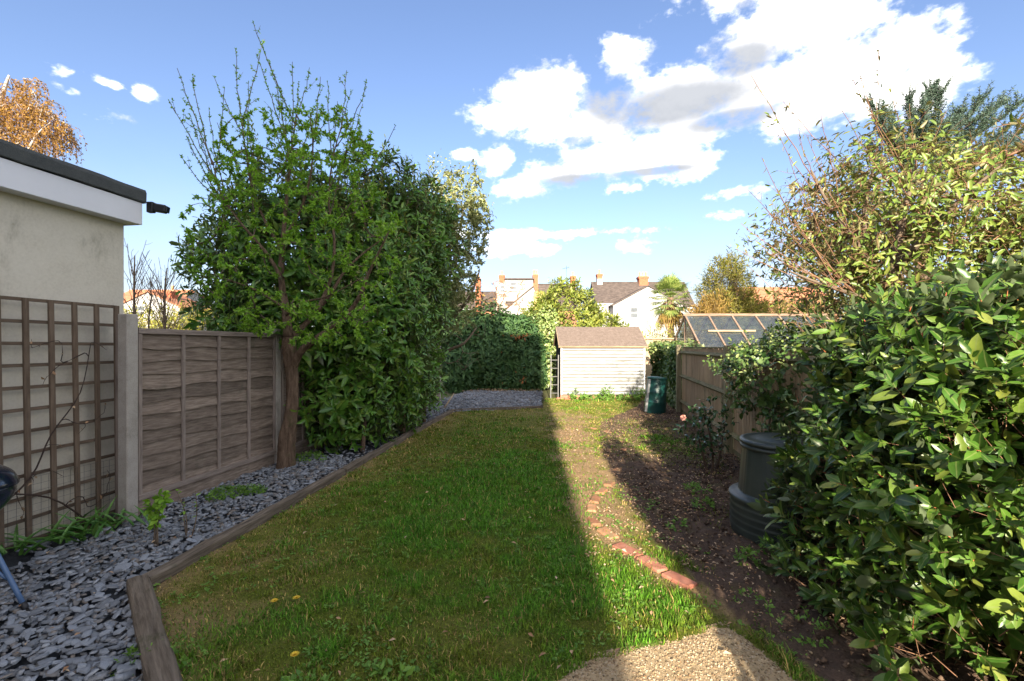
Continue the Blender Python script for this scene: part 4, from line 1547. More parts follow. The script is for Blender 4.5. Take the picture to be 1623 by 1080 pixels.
def garage():
    c = Vector((-3.60, 4.22, 0))                       # far garden-side corner
    g = thing('garage', c, 'cream rendered garage with flat felt roof and white fascia at left edge', 'garage')
    a = c - FD * 3.6
    mb = MB()
    w = FN * -2.6
    mb.prism([a, c, c + w, a + w], (0, 0, 2.66))
    mb.build('wall', M_RENDER, g)
    o = c + FN * 0.135 + FD * 0.06                     # roof corner
    oa = a + FN * 0.135 - FD * 0.1
    mb = MB()
    mb.bar((oa - FN * 0.012) + Vector((0, 0, 2.735)), (o - FN * 0.012) + Vector((0, 0, 2.735)), 0.024, 0.205, bev=0.003)
    mb.build('fascia', M_UPVC, g)
    mb = MB()
    mb.bar(o + FN * -0.03 - FD * 0.012 + Vector((0, 0, 2.735)), o - FN * 2.8 - FD * 0.012 + Vector((0, 0, 2.735)), 0.024, 0.205, bev=0.003)
    mb.build('end_fascia', M_UPVC, g)
    mb = MB()
    p = [oa - FN * 0.03, o - FN * 0.03 - FD * 0.03, o - FN * 0.135 - FD * 0.03, oa - FN * 0.135]
    mb.prism([q + Vector((0, 0, 2.634)) for q in p], (0, 0, 0.012))
    mb.build('soffit', M_UPVC, g)
    # felt: rolled edge upstand along the garden side
    mb = MB()
    n = 40
    prof = [(0.012, 2.842), (0.022, 2.85), (0.024, 2.935), (0.010, 2.965), (-0.03, 2.975), (-0.09, 2.955), (-0.2, 2.915), (-2.8, 2.88)]
    vs, fs = [], []
    for i in range(n + 1):
        q = oa.lerp(o + FD * 0.02, i / n)
        for k, (u, z) in enumerate(prof):
            dz = random.uniform(-0.004, 0.004) if k < 6 else 0
            vs.append(q + FN * (u + random.uniform(-0.002, 0.002)) + Vector((0, 0, z + dz)))
    m = len(prof)
    for i in range(n):
        for k in range(m - 1):
            fs.append((i * m + k, i * m + k + 1, (i + 1) * m + k + 1, (i + 1) * m + k))
    fs.append(tuple(n * m + k for k in range(m)))
    fs.append(tuple(range(m))[::-1])
    mb.add(vs, fs)
    mb.build('felt_roof', M_FELT, g)


garage()

# small black floodlight on the roof corner
c = Vector((-3.41, 4.30, 2.79))
o = thing('security_light', c, 'small black security light on the garage roof corner', 'light')
mb = MB()
mb.bar(c + Vector((-0.03, 0, 0.02)), c + Vector((0.03, 0, 0.02)), 0.05, 0.10, bev=0.006)
mb.build('bracket', M_BLACK, o)
mb = MB()
mb.bar(c + Vector((0.03, 0, 0.02)), c + Vector((0.135, 0.02, 0.005)), 0.07, 0.075, bev=0.012)
mb.build('housing', M_BLACK, o)
mb = MB()
mb.bar(c + Vector((0.135, 0.02, 0.005)), c + Vector((0.147, 0.022, 0.003)), 0.058, 0.06, bev=0.005)
mb.build('lens', M_LENS, o)


def trellis():
    b = Vector((-3.53, 4.06, 0.03))                    # far bottom corner, just in front of the garage wall
    d = FD
    t = thing('trellis', b, 'weathered wooden square trellis leaning against the garage wall', 'trellis')
    nrm = FN
    W, H, st = 1.83, 1.83, 0.166
    lean = -nrm * 0.02
    for i in range(12):
        s = 0.01 + i * st
        ln = H
        mb = MB()
        edge = i in (0, 11)
        mb.box((0, 0, 0), (ln, 0.036 if not edge else 0.042, 0.02), bev=0.002)
        p = b - d * s + nrm * 0.022 + Vector((0, 0, H / 2))
        M = frame_m(p, Vector((0, 0, 1)) + nrm * -0.015 + d * random.uniform(-0.006, 0.006), nrm)
        mb.build('upright_lath', M_TRELLIS, t, M=M)
    for k in range(12):
        z = 0.01 + k * (H - 0.02) / 11
        mb = MB()
        mb.box((0, 0, 0), (W + 0.02, 0.026, 0.014), bev=0.002)
        p = b - d * (W / 2) + nrm * 0.004 + Vector((0, 0, z)) - nrm * 0.015 * (z / H)
        M = frame_m(p, d + Vector((0, 0, random.uniform(-0.004, 0.004))), nrm)
        mb.build('cross_lath', M_TRELLIS, t, M=M)
    # stouter post where the trellis meets the concrete post
    mb = MB()
    mb.box((0, 0, 0), (1.72, 0.06, 0.05), bev=0.003)
    mb.build('side_post', M_BATTEN, t, M=frame_m(Vector((-3.375, 3.93, 0.86)), (0, 0, 1), nrm))
    # chicken wire along the foot
    mb = MB()
    q0 = Vector((-3.47, 3.98, 0.02))
    for i in range(36):
        s = i * 0.05
        p = q0 - d * s
        mb.tube([p, p + Vector((0, 0, 0.25)) + nrm * random.uniform(-.006, .006), p + Vector((0, 0, 0.50))], 0.0011, 3, cap=False)
    for k in range(11):
        z = k * 0.05
        mb.tube([q0 - d * (s * 0.35) + Vector((0, 0, z + random.uniform(-.006, .006))) for s in range(6)], 0.0011, 3, cap=False)
    tag(mb.build('wire_netting', M_WIRE), 'sagging wire netting along the foot of the trellis', 'wire netting')
    # bare climber
    limbs = [[q0 - d * 0.95 + Vector((0, 0, -0.02)), q0 - d * 0.9 + Vector((0, 0, 0.25)), q0 - d * 0.62 + Vector((0, 0, 0.5)), q0 - d * 0.5 + Vector((0, 0, 0.8)) + nrm * 0.02,
              q0 - d * 0.28 + Vector((0, 0, 1.1)), q0 - d * 0.2 + Vector((0, 0, 1.5))],
             [q0 - d * 0.2 + Vector((0, 0, 0)), q0 - d * 0.5 + Vector((0, 0, 0.32)), q0 - d * 0.95 + Vector((0, 0, 0.48)), q0 - d * 1.3 + Vector((0, 0, 0.5))]]
    r = random.Random(4)
    tips = [q0 - d * r.uniform(0.02, 1.5) + Vector((0, 0, 0.1 + 1.45 * r.random())) + nrm * r.uniform(-0.02, 0.07) for _ in range(46)]
    ch = grow([smooth_path(l, 3) for l in limbs], tips, 5, 0.0022, 0.42, 0.3, 0.4, 0.07)
    v = thing('climbing_plant', q0 - d * 0.9, 'nearly bare twining climber on the wooden trellis', 'climber')
    mb = MB()
    for l in limbs:
        sp = smooth_path(l, 4)
        mb.tube(sp, [0.008 - 0.005 * i / len(sp) for i in range(len(sp))], 5)
    mb.build('stem', M_TWIGD, v)
    chains_mesh(ch, 'twigs', M_TWIGD, v)
    A = chain_leaves(ch, 5, 0.035, 0.018, 3)
    foliage(v, A, T_LOW, L_LITTER, 'foliage')


trellis()


def conc_post(s, h, label, w=0.10, d=0.10, off=0.0):
    p = lf(s, off)
    o = MB()
    o.box((0, 0, 0), (h + 0.05, d, w), bev=0.008)
    M = frame_m(p + Vector((0, 0, (h - 0.05) / 2)), (0, 0, 1), FN)
    return tag(o.build('concrete_post', M_CONC, M=M), label, 'fence post', 'posts of the left boundary fence')


conc_post(0.0, 1.775, 'thick pale concrete fence post standing between trellis and lapped fence panel')
conc_post(1.905, 1.72, 'slim grey concrete fence post standing directly behind the fruit tree trunk', 0.075, 0.085)
conc_post(3.80, 1.70, 'concrete fence post wholly inside the big laurel')
conc_post(5.70, 1.70, 'concrete fence post at the far side of the big laurel')
conc_post(7.05, 1.62, 'concrete fence post beside the dark slanting trunk at the laurel end')
conc_post(8.50, 1.58, 'pale far concrete fence post at the end of the left fence', 0.08, 0.08)


def lap_panel(s0, s1, z0, z1, label, nb=4, seed=0):
    """Waney-lap fence panel between two posts, with gravel board underneath."""
    r = random.Random(seed)
    base = lf((s0 + s1) / 2)
    f = thing('lapped_fence', base, label, 'fence panel', 'lapped panels of the left boundary fence')
    L = s1 - s0
    n = 12
    pitch = (z1 - z0 - 0.06) / n
    var = []
    for k in range(3):                                 # wavy-edged boards
        mb = MB()
        m = 10
        vs = []
        for i in range(m + 1):
            x = -L / 2 + L * i / m
            lo = -pitch * 0.68 + 0.012 * math.sin(i * 1.3 + k * 2) + r.uniform(-0.006, 0.006)
            for (zz, yy) in ((pitch * 0.62, -0.010), (pitch * 0.62, -0.002), (lo, 0.022), (lo, 0.008)):
                vs.append((x, yy + 0.002 * math.sin(i + k), zz))
        fs = []
        for i in range(m):
            for q in range(4):
                q2 = (q + 1) % 4
                fs.append((i * 4 + q, (i + 1) * 4 + q, (i + 1) * 4 + q2, i * 4 + q2))
        fs += [(3, 2, 1, 0), (m * 4, m * 4 + 1, m * 4 + 2, m * 4 + 3)]
        mb.add(vs, [q[::-1] for q in fs])
        var.append(mb.mesh('slat', M_PANEL))

    def M(z, off, tilt=0.0):
        # local X along the fence, local Y towards the garden
        x, y, zz = -FD, FN, Vector((0, 0, 1))
        p = lf((s0 + s1) / 2, off, z)
        return Matrix.Translation(p) @ Matrix((x, y, zz)).transposed().to_4x4() @ Matrix.Rotation(tilt, 4, 'Y')
    for k in range(n):
        z = z0 + 0.03 + pitch * (k + 0.5)
        put('slat', var[(k + seed) % 3], f, M(z, 0.0, r.uniform(-0.004, 0.004)))
    for k in range(nb + 1):
        s = s0 + 0.02 + (L - 0.04) * k / nb
        w = 0.036
        mb = MB()
        mb.box((0, 0, 0), (z1 - z0 - 0.055, w, 0.022), bev=0.003)
        mb.build('batten', M_BATTEN, f, M=frame_m(lf(s, 0.026, (z0 + z1) / 2 - 0.0), (0, 0, 1), FN))
    for (z, hh, nm) in ((z1 - 0.022, 0.05, 'top_rail'), (z0 + 0.025, 0.052, 'bottom_rail')):
        mb = MB()
        mb.box((0, 0, 0), (L, hh, 0.026), bev=0.004)
        mb.build(nm, M_BATTEN, f, M=frame_m(lf((s0 + s1) / 2, 0.030, z), FD, FN))
    mb = MB()
    mb.box((0, 0, 0), (L, z0 - 0.004 + 0.04, 0.034), bev=0.004)
    mb.build('gravel_board', M_PANEL, f, M=frame_m(lf((s0 + s1) / 2, 0.0, (z0 - 0.044) / 2), FD, FN))


lap_panel(0.06, 1.85, 0.15, 1.655, 'complete grey lapped fence panel with three battens beside the concrete post', 4, 1)
lap_panel(1.96, 3.75, 0.15, 1.65, 'lapped fence panel immediately beyond the fruit tree, covered by laurel', 4, 2)
lap_panel(3.86, 5.65, 0.15, 1.63, 'lapped fence panel buried in the middle of the laurel', 4, 3)
lap_panel(5.76, 7.00, 0.15, 1.60, 'lapped fence panel partly showing at the dark trunk past the laurel', 3, 4)
lap_panel(7.11, 8.45, 0.15, 1.55, 'narrow lapped fence panel at the far end of the left fence', 5, 5)

# ------------------------------------------------------------------ kettle barbecue at the left edge


def barbecue():
    c = Vector((-3.265, 2.62, 0.0))
    b = thing('kettle_barbecue', c, 'dark blue kettle barbecue on pale blue tube legs at left edge', 'barbecue')
    rr = 0.285
    zc = 0.66
    prof = [(0.02, zc - 0.235)] + [(rr * math.cos(a), zc - 0.235 * math.sin(-a)) for a in [R(-80 + 8 * i) for i in range(10)]] + [(rr, zc - 0.004), (rr + 0.008, zc), (rr - 0.01, zc + 0.003)]
    mb = MB()
    mb.lathe(c, prof, 40)
    mb.build('bowl', M_ENAMEL, b)
    mb = MB()
    mb.lathe(c, [(rr + 0.004, zc + 0.006), (rr + 0.010, zc + 0.012), (rr, zc + 0.03)] + [(rr * math.cos(a), zc + 0.02 + 0.14 * math.sin(a)) for a in [R(8 + 9 * i) for i in range(9)]] + [(0.01, zc + 0.161)], 40)
    lid = mb.build('lid', M_ENAMEL, b)
    mb = MB()
    mb.tube([c + Vector((-0.06, 0, zc + 0.155)), c + Vector((-0.06, 0, zc + 0.195)), c + Vector((0.06, 0, zc + 0.195)), c + Vector((0.06, 0, zc + 0.155))], 0.012, 8)
    mb.build('lid_handle', M_BLACK, lid)
    foot = [Vector((-2.735, 2.555, 0.035)), c + Vector((-0.22, -0.40, 0.035)), c + Vector((-0.30, 0.36, 0.035))]
    top = [Vector((-3.01, 2.57, 0.52)), c + Vector((-0.10, -0.17, 0.47)), c + Vector((-0.12, 0.16, 0.47))]
    for q in range(3):
        mb = MB()
        mb.tube([top[q].lerp(foot[q], k / 5) for k in range(6)], 0.0125, 10)
        mb.build('leg', M_BLUELEG, b)
        mb = MB()
        mb.tube([foot[q] + (top[q] - foot[q]) * 0.05, foot[q], foot[q] - (top[q] - foot[q]) * 0.03], 0.0165, 10)
        mb.build('foot_cap', M_BLACK, b)
    mid = [top[q].lerp(foot[q], 0.62) for q in range(3)]
    mb = MB()
    for q in range(3):
        e = mid[(q + 1) % 3]
        s = mid[q]
        cc = (s + e) / 2 + Vector((0, 0, 0.05))
        mb.tube(smooth_path([s + Vector((0, 0, -0.03)), s.lerp(cc, 0.3) + Vector((0, 0, 0.04)), cc, e.lerp(cc, 0.3) + Vector((0, 0, 0.04)), e + Vector((0, 0, -0.03))], 4), 0.009, 8)
    mb.build('leg_brace', M_BLUELEG, b)


barbecue()

# ================================================================== RIGHT BOUNDARY FENCE
RA, RB = Vector((3.78, 10.22, 0)), Vector((3.04, 6.32, 0))
RD = (RB - RA).normalized()                            # towards the viewer
RN = Vector((RD.y, -RD.x, 0))
if RN.x > 0:
    RN = -RN                                           # towards the garden (-X)


def feather_bay(p0, p1, label, seed):
    r = random.Random(seed)
    L = (p1 - p0).length
    f = thing('closeboard_fence', (p0 + p1) / 2, label, 'fence', 'bays of the right hand boarded fence')
    n = int(L / 0.112)
    vm = []
    for k in range(3):
        mb = MB()
        w, h = 0.128, 1.40
        vs = []
        for (x, z) in ((-h / 2, 0), (0, 0.002 * k), (h / 2, 0)):
            vs += [(x, -w / 2, -0.004), (x, w / 2, -0.004 + 0.003), (x, w / 2, 0.004 + 0.004), (x, -w / 2, 0.012)]
        fs = []
        for i in range(2):
            for q in range(4):
                fs.append((i * 4 + q, i * 4 + (q + 1) % 4, (i + 1) * 4 + (q + 1) % 4, (i + 1) * 4 + q))
        fs += [(3, 2, 1, 0), (8, 9, 10, 11)]
        mb.add(vs, fs)
        vm.append(mb.mesh('plank', M_FEATHER))
    for i in range(n):
        s = 0.06 + (L - 0.12) * (i + 0.5) / n
        p = p0 + (p1 - p0).normalized() * s - RN * 0.03
        put('plank', vm[i % 3], f, frame_m(p + Vector((0, 0, 0.76 + r.uniform(-0.012, 0.012))), Vector((0, 0, 1)) + RD * r.uniform(-0.006, 0.006), RN))
    for z in (1.36, 0.84, 0.28):
        mb = MB()
        # arris rail: triangular
        a, b = p0 + Vector((0, 0, z)), p1 + Vector((0, 0, z + r.uniform(-0.02, 0.01)))
        m = (a + b) / 2
        h = (b - a).length / 2 - 0.03
        mb.prism([(-h, -0.042, 0), (-h, 0.042, 0), (-h, 0.0, 0.052)], (2 * h, 0, 0))
        mb.build('arris_rail', M_RAIL, f, M=frame_m(m - RN * 0.014, b - a, RN))
    mb = MB()
    mb.bar(p0 + Vector((0, 0, 1.475)) - RN * 0.03, p1 + Vector((0, 0, 1.475)) - RN * 0.03, 0.05, 0.028, bev=0.005)
    mb.build('capping_rail', M_RAIL, f)
    mb = MB()
    mb.bar(p0 + Vector((0, 0, 0.02)) - RN * 0.03, p1 + Vector((0, 0, 0.02)) - RN * 0.03, 0.03, 0.14, bev=0.004)
    mb.build('gravel_board', M_RAIL, f)


RC = RB + RD * 3.2
feather_bay(RA, RB, 'brown boarded fence bay with mossy rails between the two posts', 1)
feather_bay(RB, RC, 'boarded fence bay mostly behind the ivy bush and compost bin', 2)
for p, h, lb in ((RA, 1.53, 'far greenish wooden fence post at the corner of the ivy'), (RB, 1.51, 'near wooden fence post beside the pink flower bush'), (RC, 1.5, 'wooden fence post inside the bay hedge')):
    mb = MB()
    mb.box((0, 0, 0), (h + 0.1, 0.10, 0.10), bev=0.005)
    q = p + RN * 0.035
    tag(mb.build('fence_post', M_POSTW, M=frame_m(Vector((q.x, q.y, h / 2 - 0.05)), (0, 0, 1), RN)), lb, 'fence post', 'posts of the right hand boarded fence')

# ------------------------------------------------------------------ shed


def shed():
    x0, x1, y0, y1 = 1.36, 3.71, 12.72, 14.3
    ze, zr, zb = 1.55, 2.08, 0.14
    ym = (y0 + y1) / 2
    s = thing('garden_shed', ((x0 + x1) / 2, ym, 0), 'white painted timber shed with brown felt roof in the sun', 'shed')
    n = 15
    pit = (ze - zb) / n
    vm = []
    for k in range(3):
        r = random.Random(k)
        mb = MB()
        m = 12
        vs = []
        L = x1 - x0 - 0.06
        for i in range(m + 1):
            x = -L / 2 + L * i / m
            j = r.uniform(-0.003, 0.003)
            vs += [(x, 0.006, pit * 0.55), (x, -0.002, pit * 0.55), (x, -0.019 + j, -pit * 0.55 + j), (x, 0.006, -pit * 0.55 + j)]
        fs = []
        for i in range(m):
            for q in range(4):
                fs.append((i * 4 + q, (i + 1) * 4 + q, (i + 1) * 4 + (q + 1) % 4, i * 4 + (q + 1) % 4))
        fs += [(0, 1, 2, 3)[::-1], (m * 4, m * 4 + 1, m * 4 + 2, m * 4 + 3)]
        mb.add(vs, [f[::-1] for f in fs])
        vm.append(mb.mesh('plank', M_SHEDW))
    for k in range(n):
        z = zb + pit * (k + 0.5)
        put('plank', vm[k % 3], s, Matrix.Translation(((x0 + x1) / 2, y0, z)) @ Matrix.Rotation(random.uniform(-0.002, 0.002), 4, 'Y'))
    for x in (x0 + 0.018, x1 - 0.018):
        mb = MB()
        mb.box((x, y0 - 0.018, (ze + zb) / 2), (0.036, 0.05, ze - zb), bev=0.003)
        mb.build('corner_trim', M_WHITEF, s)
    mb = MB()
    for x in (x0 + 0.03, x1 - 0.03):
        nb = 15
        sg = -1 if x < 2 else 1
        for k in range(nb):
            z = zb + pit * (k + 0.5)
            mb.box((x, ym, z), (0.022 + 0.001 * (k % 2), y1 - y0 - 0.08, pit * 1.02), Matrix.Rotation(sg * 0.12, 3, 'Y'))
        mb.prism([(x - 0.01, y0 + 0.03, ze), (x - 0.01, ym, zr - 0.03), (x - 0.01, y1 - 0.03, ze)], (0.02, 0, 0))
    mb.box(((x0 + x1) / 2, y1 - 0.03, (ze + zb) / 2), (x1 - x0 - 0.1, 0.03, ze - zb))
    mb.build('side_wall', M_DARKWOOD, s)  # shade on the sides put into their dark colour
    # felt roof: two slopes with sagging ragged eaves
    for sg, nm in ((-1, 'roof'), (1, 'rear_roof')):
        mb = MB()
        n = 24
        vs = []
        for i in range(n + 1):
            x = x0 - 0.05 + (x1 - x0 + 0.10) * i / n
            sag = -0.012 * math.sin(math.pi * i / n)
            for k in range(7):
                t = k / 6
                y = ym + sg * t * (y1 - y0 + 0.2) / 2
                z = zr + (ze - 0.02 - zr) * t * 1.02 + sag * (1 - t) + random.uniform(-0.004, 0.004)
                vs.append((x, y, z))
            vs.append((x, ym + sg * ((y1 - y0 + 0.2) / 2 + 0.006), ze - 0.055 + random.uniform(-0.008, 0.008)))
        m = 8
        fs = []
        for i in range(n):
            for k in range(m - 1):
                q = (i * m + k, i * m + k + 1, (i + 1) * m + k + 1, (i + 1) * m + k)
                fs.append(q if sg < 0 else q[::-1])
        mb.add(vs, fs)
        mb.build(nm, M_SHEDROOF, s)
    mb = MB()
    mb.bar((x0 - 0.06, y0 - 0.085, ze - 0.065), (x1 + 0.06, y0 - 0.085, ze - 0.065), 0.022, 0.045, bev=0.002)
    mb.build('eaves_board', M_OLDWOOD, s)
    for x in (x0 - 0.055, x1 + 0.055):
        mb = MB()
        mb.bar((x, y0 - 0.08, ze - 0.07), (x, ym, zr - 0.05), 0.02, 0.07)
        mb.bar((x, y1 + 0.08, ze - 0.07), (x, ym, zr - 0.052), 0.019, 0.07)
        mb.build('bargeboard', M_OLDWOOD, s)
    bm = MB()
    bm.box((0, 0, 0), (0.212, 0.10, 0.065), bev=0.005)
    bme = bm.mesh('brick', M_BRICK)
    for i in range(11):
        x = x0 + 0.08 + i * 0.222
        for j in range(2):
            if i > 2 and j == 1 and i % 2:
                continue
            put('brick', bme, s, Matrix.Translation((x - 0.09 + (0.1 if j else 0), y0 - 0.03 + random.uniform(-0.015, 0.01), 0.03 + 0.07 * j)) @ Matrix.Rotation(random.uniform(-.05, .05), 4, 'Z'))
    # ladder against the left side
    lad = thing('ladder', (1.17, 13.0, 0), 'narrow grey ladder standing in the dark gap left of the shed', 'ladder')
    for x in (1.10, 1.31):
        mb = MB()
        mb.bar((x, 12.95, 0.0), (x + 0.02, 13.05, 1.25), 0.03, 0.05, up=(0, 1, 0), bev=0.003)
        mb.build('stile', M_OLDMETAL, lad)
    for k in range(5):
        mb = MB()
        z = 0.16 + 0.235 * k
        mb.tube([(1.10, 12.955 + 0.08 * z, z), (1.32, 12.955 + 0.08 * z, z)], 0.013, 8)
        mb.build('rung', M_OLDMETAL, lad)


shed()

# ------------------------------------------------------------------ compost bin and water butt


def compost_bin():
    c = Vector((2.175, 3.62, 0.0))
    K = 0.91
    b = thing('compost_bin', c, 'large black plastic compost bin half behind the bay hedge', 'compost bin')
    mb = MB()
    prof = [(0.385, 0.0), (0.395, 0.01), (0.400, 0.05)]
    for z in (0.09, 0.15, 0.21, 0.27):
        prof += [(0.398, z - 0.02), (0.402, z - 0.008), (0.397, z), (0.398, z + 0.012)]
    prof += [(0.398, 0.30), (0.408, 0.315), (0.41, 0.335), (0.402, 0.345), (0.36, 0.352), (0.342, 0.358), (0.335, 0.37)]
    mb.lathe(c, [(q, z * K) for q, z in prof], 48)
    mb.build('base', M_BIN, b)
    mb = MB()
    n = 72
    vs, fs = [], []
    zs = [0.365, 0.40, 0.55, 0.72, 0.76]
    for z in zs:
        for k in range(n):
            a = 2 * math.pi * k / n
            rr = 0.334 - (z - 0.365) * 0.075 + (0.004 if (k % 6) in (0, 1) else 0.0)
            vs.append(c + Vector((rr * math.cos(a), rr * math.sin(a), z * K)))
    for i in range(len(zs) - 1):
        for k in range(n):
            k2 = (k + 1) % n
            fs.append((i * n + k, i * n + k2, (i + 1) * n + k2, (i + 1) * n + k))
    mb.add(vs, fs)
    mb.build('body', M_BIN, b)
    mb = MB()
    mb.lathe(c, [(q * 1.03, z * K) for q, z in [(0.31, 0.755), (0.315, 0.757), (0.317, 0.775), (0.312, 0.785), (0.305, 0.787), (0.303, 0.795), (0.318, 0.797), (0.32, 0.815), (0.313, 0.828), (0.28, 0.834), (0.272, 0.828), (0.20, 0.838), (0.19, 0.845), (0.06, 0.85), (0.001, 0.851)]], 48)
    lid = mb.build('lid', M_BIN, b)
    mb = MB()
    mb.tube([c + Vector((-0.05, -0.02, 0.845 * K)), c + Vector((-0.045, -0.02, 0.88 * K)), c + Vector((0.045, 0.02, 0.88 * K)), c + Vector((0.05, 0.02, 0.845 * K))], 0.010, 8)
    mb.build('lid_handle', M_BIN, lid)


compost_bin()


def water_butt():
    c = Vector((3.18, 10.15, 0.02))
    tilt = Matrix.Rotation(0.07, 3, 'Y')
    b = thing('water_butt', c, 'dark green plastic bin leaning before the ivy beside the shed', 'bin')
    mb = MB()
    n, vs, fs = 40, [], []
    prof = [(0.235, 0.0), (0.24, 0.02), (0.235, 0.10), (0.23, 0.22), (0.237, 0.235), (0.229, 0.25), (0.222, 0.44), (0.229, 0.455), (0.22, 0.47), (0.212, 0.66), (0.205, 0.75)]
    mb.lathe(c, prof, 32, tilt)
    mb.build('body', M_BUTT, b)
    mb = MB()
    mb.lathe(c, [(0.206, 0.745), (0.222, 0.75), (0.222, 0.775), (0.21, 0.79), (0.10, 0.805), (0.001, 0.807)], 32, tilt)
    mb.build('lid', M_BUTT, b)
    mb = MB()
    p = tilt @ Vector((-0.225, -0.10, 0.02)) + c
    q = tilt @ Vector((-0.19, -0.11, 0.74)) + c
    mb.bar(p, q, 0.05, 0.022, up=(0.6, 0.8, 0), bev=0.003)
    mb.build('lit_edge', M_LIT_EDGE, b)  # pale strip added for the sunlit left edge of the bin


water_butt()

# ================================================================== VEGETATION, LEFT


def fruit_tree():
    Y0 = 5.6
    base = at(452, 742, Y0)
    base.z = 0
    t = thing('fruit_tree', base, 'fruit tree with rough leaning trunk and upright whippy shoots before the laurel', 'tree')

    def pth(pts, dy=0.0):
        n = len(pts)
        return [at(x, y, Y0 + dy * i / max(1, n - 1)) for i, (x, y) in enumerate(pts)]
    trunk = [Vector((base.x, base.y, -0.05)), at(454, 700, Y0), at(462, 650, Y0), at(464, 600, Y0), at(460, 560, Y0), at(458, 535, Y0)]
    L1 = pth([(458, 535), (453, 490), (446, 440), (449, 380), (455, 310), (462, 240), (470, 185)], 0.25)
    L2 = pth([(466, 580), (480, 554), (515, 528), (548, 502), (570, 470), (582, 440), (598, 405), (615, 370)], -0.5)
    L3 = pth([(458, 540), (478, 520), (502, 495), (528, 460), (545, 432), (572, 405), (605, 380)], 0.5)
    L4 = pth([(446, 440), (425, 405), (400, 375), (375, 345), (352, 310), (338, 262)], -0.3)
    L5 = pth([(502, 495), (525, 440), (530, 380), (521, 320), (527, 255), (540, 205)], 0.1)
    L6 = pth([(449, 380), (476, 335), (492, 280), (496, 230), (492, 190)], -0.35)
    L7 = pth([(449, 400), (420, 350), (398, 290), (390, 240), (384, 200)], 0.3)
    L8 = pth([(453, 490), (415, 465), (385, 452), (350, 440)], -0.4)
    L9 = pth([(453, 500), (480, 480), (520, 470), (575, 440)], -0.6)
    limbs = [smooth_path(l, 2) for l in (trunk, L1, L2, L3, L4, L5, L6, L7, L8, L9)]
    mb = MB()
    r = random.Random(2)
    tp = smooth_path(trunk, 9)
    n = 22
    vs, fs = [], []
    for i, p in enumerate(tp):                         # fluted, flaking trunk
        u = i / (len(tp) - 1)
        rr = 0.082 * (1 - 0.22 * u) + 0.03 * max(0, 1 - u * 7) + 0.012 * math.sin(u * 9)
        for k in range(n):
            a = 2 * math.pi * k / n
            q = rr * (1 + 0.14 * math.sin(3 * a + u * 4) + 0.10 * math.sin(7 * a - u * 9) + r.uniform(-0.09, 0.09))
            vs.append(p + Vector((math.cos(a) * q, math.sin(a) * q, 0)))
    for i in range(len(tp) - 1):
        for k in range(n):
            k2 = (k + 1) % n
            fs.append((i * n + k, i * n + k2, (i + 1) * n + k2, (i + 1) * n + k))
    mb.add(vs, fs, True)
    mb.build('trunk', M_BARK, t)
    for l, r0, r1 in ((L1, 0.066, 0.005), (L2, 0.056, 0.008), (L3, 0.048, 0.007), (L4, 0.028, 0.005), (L5, 0.028, 0.005), (L6, 0.022, 0.005), (L7, 0.022, 0.005), (L8, 0.02, 0.005), (L9, 0.02, 0.005)):
        mb = MB()
        sp = smooth_path(l, 4)
        mb.tube(sp, [(r0 + (r1 - r0) * (i / (len(sp) - 1)) ** 0.7) * (1 + r.uniform(-0.07, 0.07)) for i in range(len(sp))], 9)
        mb.build('limb', M_BARK, t)
    # side shoots fill the crown, whips stand up from its top
    tips = []
    for _ in range(330):
        a = r.random() * 6.283
        q = r.random() ** 0.5
        x, y = 462 + 185 * q * math.cos(a), 395 + 165 * q * math.sin(a)
        if y > 545 or (x < 330 and y > 470):
            continue
        tips.append(at(x, y, Y0 + r.uniform(-1.0, 0.7)))
    for _ in range(190):
        a = r.random() * 6.283
        q = r.random() ** 0.5
        tips.append(at(470 + 130 * q * math.cos(a), 235 + 75 * q * math.sin(a), Y0 + r.uniform(-0.6, 0.6)))
    for _ in range(60):
        tips.append(at(r.uniform(380, 610), r.uniform(480, 545), Y0 + r.uniform(-0.8, 0.1)))
    crown = grow(limbs, tips, 3, 0.0032, 0.45, 0.25, 0.4, 0.05)
    whips = [(400, 32), (374, 78), (418, 62), (436, 118), (463, 98), (492, 108), (508, 122), (548, 112), (556, 145), (582, 128), (575, 165), (280, 108), (305, 120), (340, 122), (268, 160), (357, 140),
             (330, 170), (300, 180), (378, 150), (395, 130), (412, 100), (445, 140), (475, 130), (520, 130), (535, 160), (296, 215), (390, 175), (428, 170), (452, 185), (505, 170), (560, 190), (345, 195), (318, 215), (626, 200), (285, 245)]
    wt = [at(x, y, Y0 + r.uniform(-0.35, 0.45)) for (x, y) in whips]
    wc = long_shoots([smooth_path(l, 3) for l in (L1, L4, L5, L6, L7)], wt, 6, 0.85, 0.0026, 0.3, at(450, 0, Y0).x)
    chains_mesh(crown + wc, 'twigs', M_TWIG, t, 4)
    A = cat_leaves(chain_leaves(crown, 38, 0.045, 0.023, 2, 0.3, 0.5, 0.7, 0, True, 5), chain_leaves(wc, 26, 0.030, 0.014, 3, 0.08, 0.9, 0.6, 0, True, 3))
    # leaf rosettes cluster tightly on the spurs
    foliage(t, A, T_LOW, L_APPLE, 'foliage')


fruit_tree()

LAUREL = [((-3.2, 6.75, 2.5), (1.32, 1.1, 1.55)), ((-2.25, 7.8, 2.55), (1.10, 1.35, 2.15)), ((-2.42, 6.75, 0.75), (0.72, 0.80, 0.85)), ((-2.10, 7.9, 0.9), (0.70, 0.9, 1.0)),
          ((-1.92, 8.75, 1.25), (0.52, 0.60, 1.3)), ((-3.0, 6.3, 1.9), (0.9, 0.7, 0.9)), ((-2.2, 6.9, 1.9), (0.95, 0.85, 1.2)), ((-1.75, 8.3, 3.3), (0.75, 0.8, 1.2))]


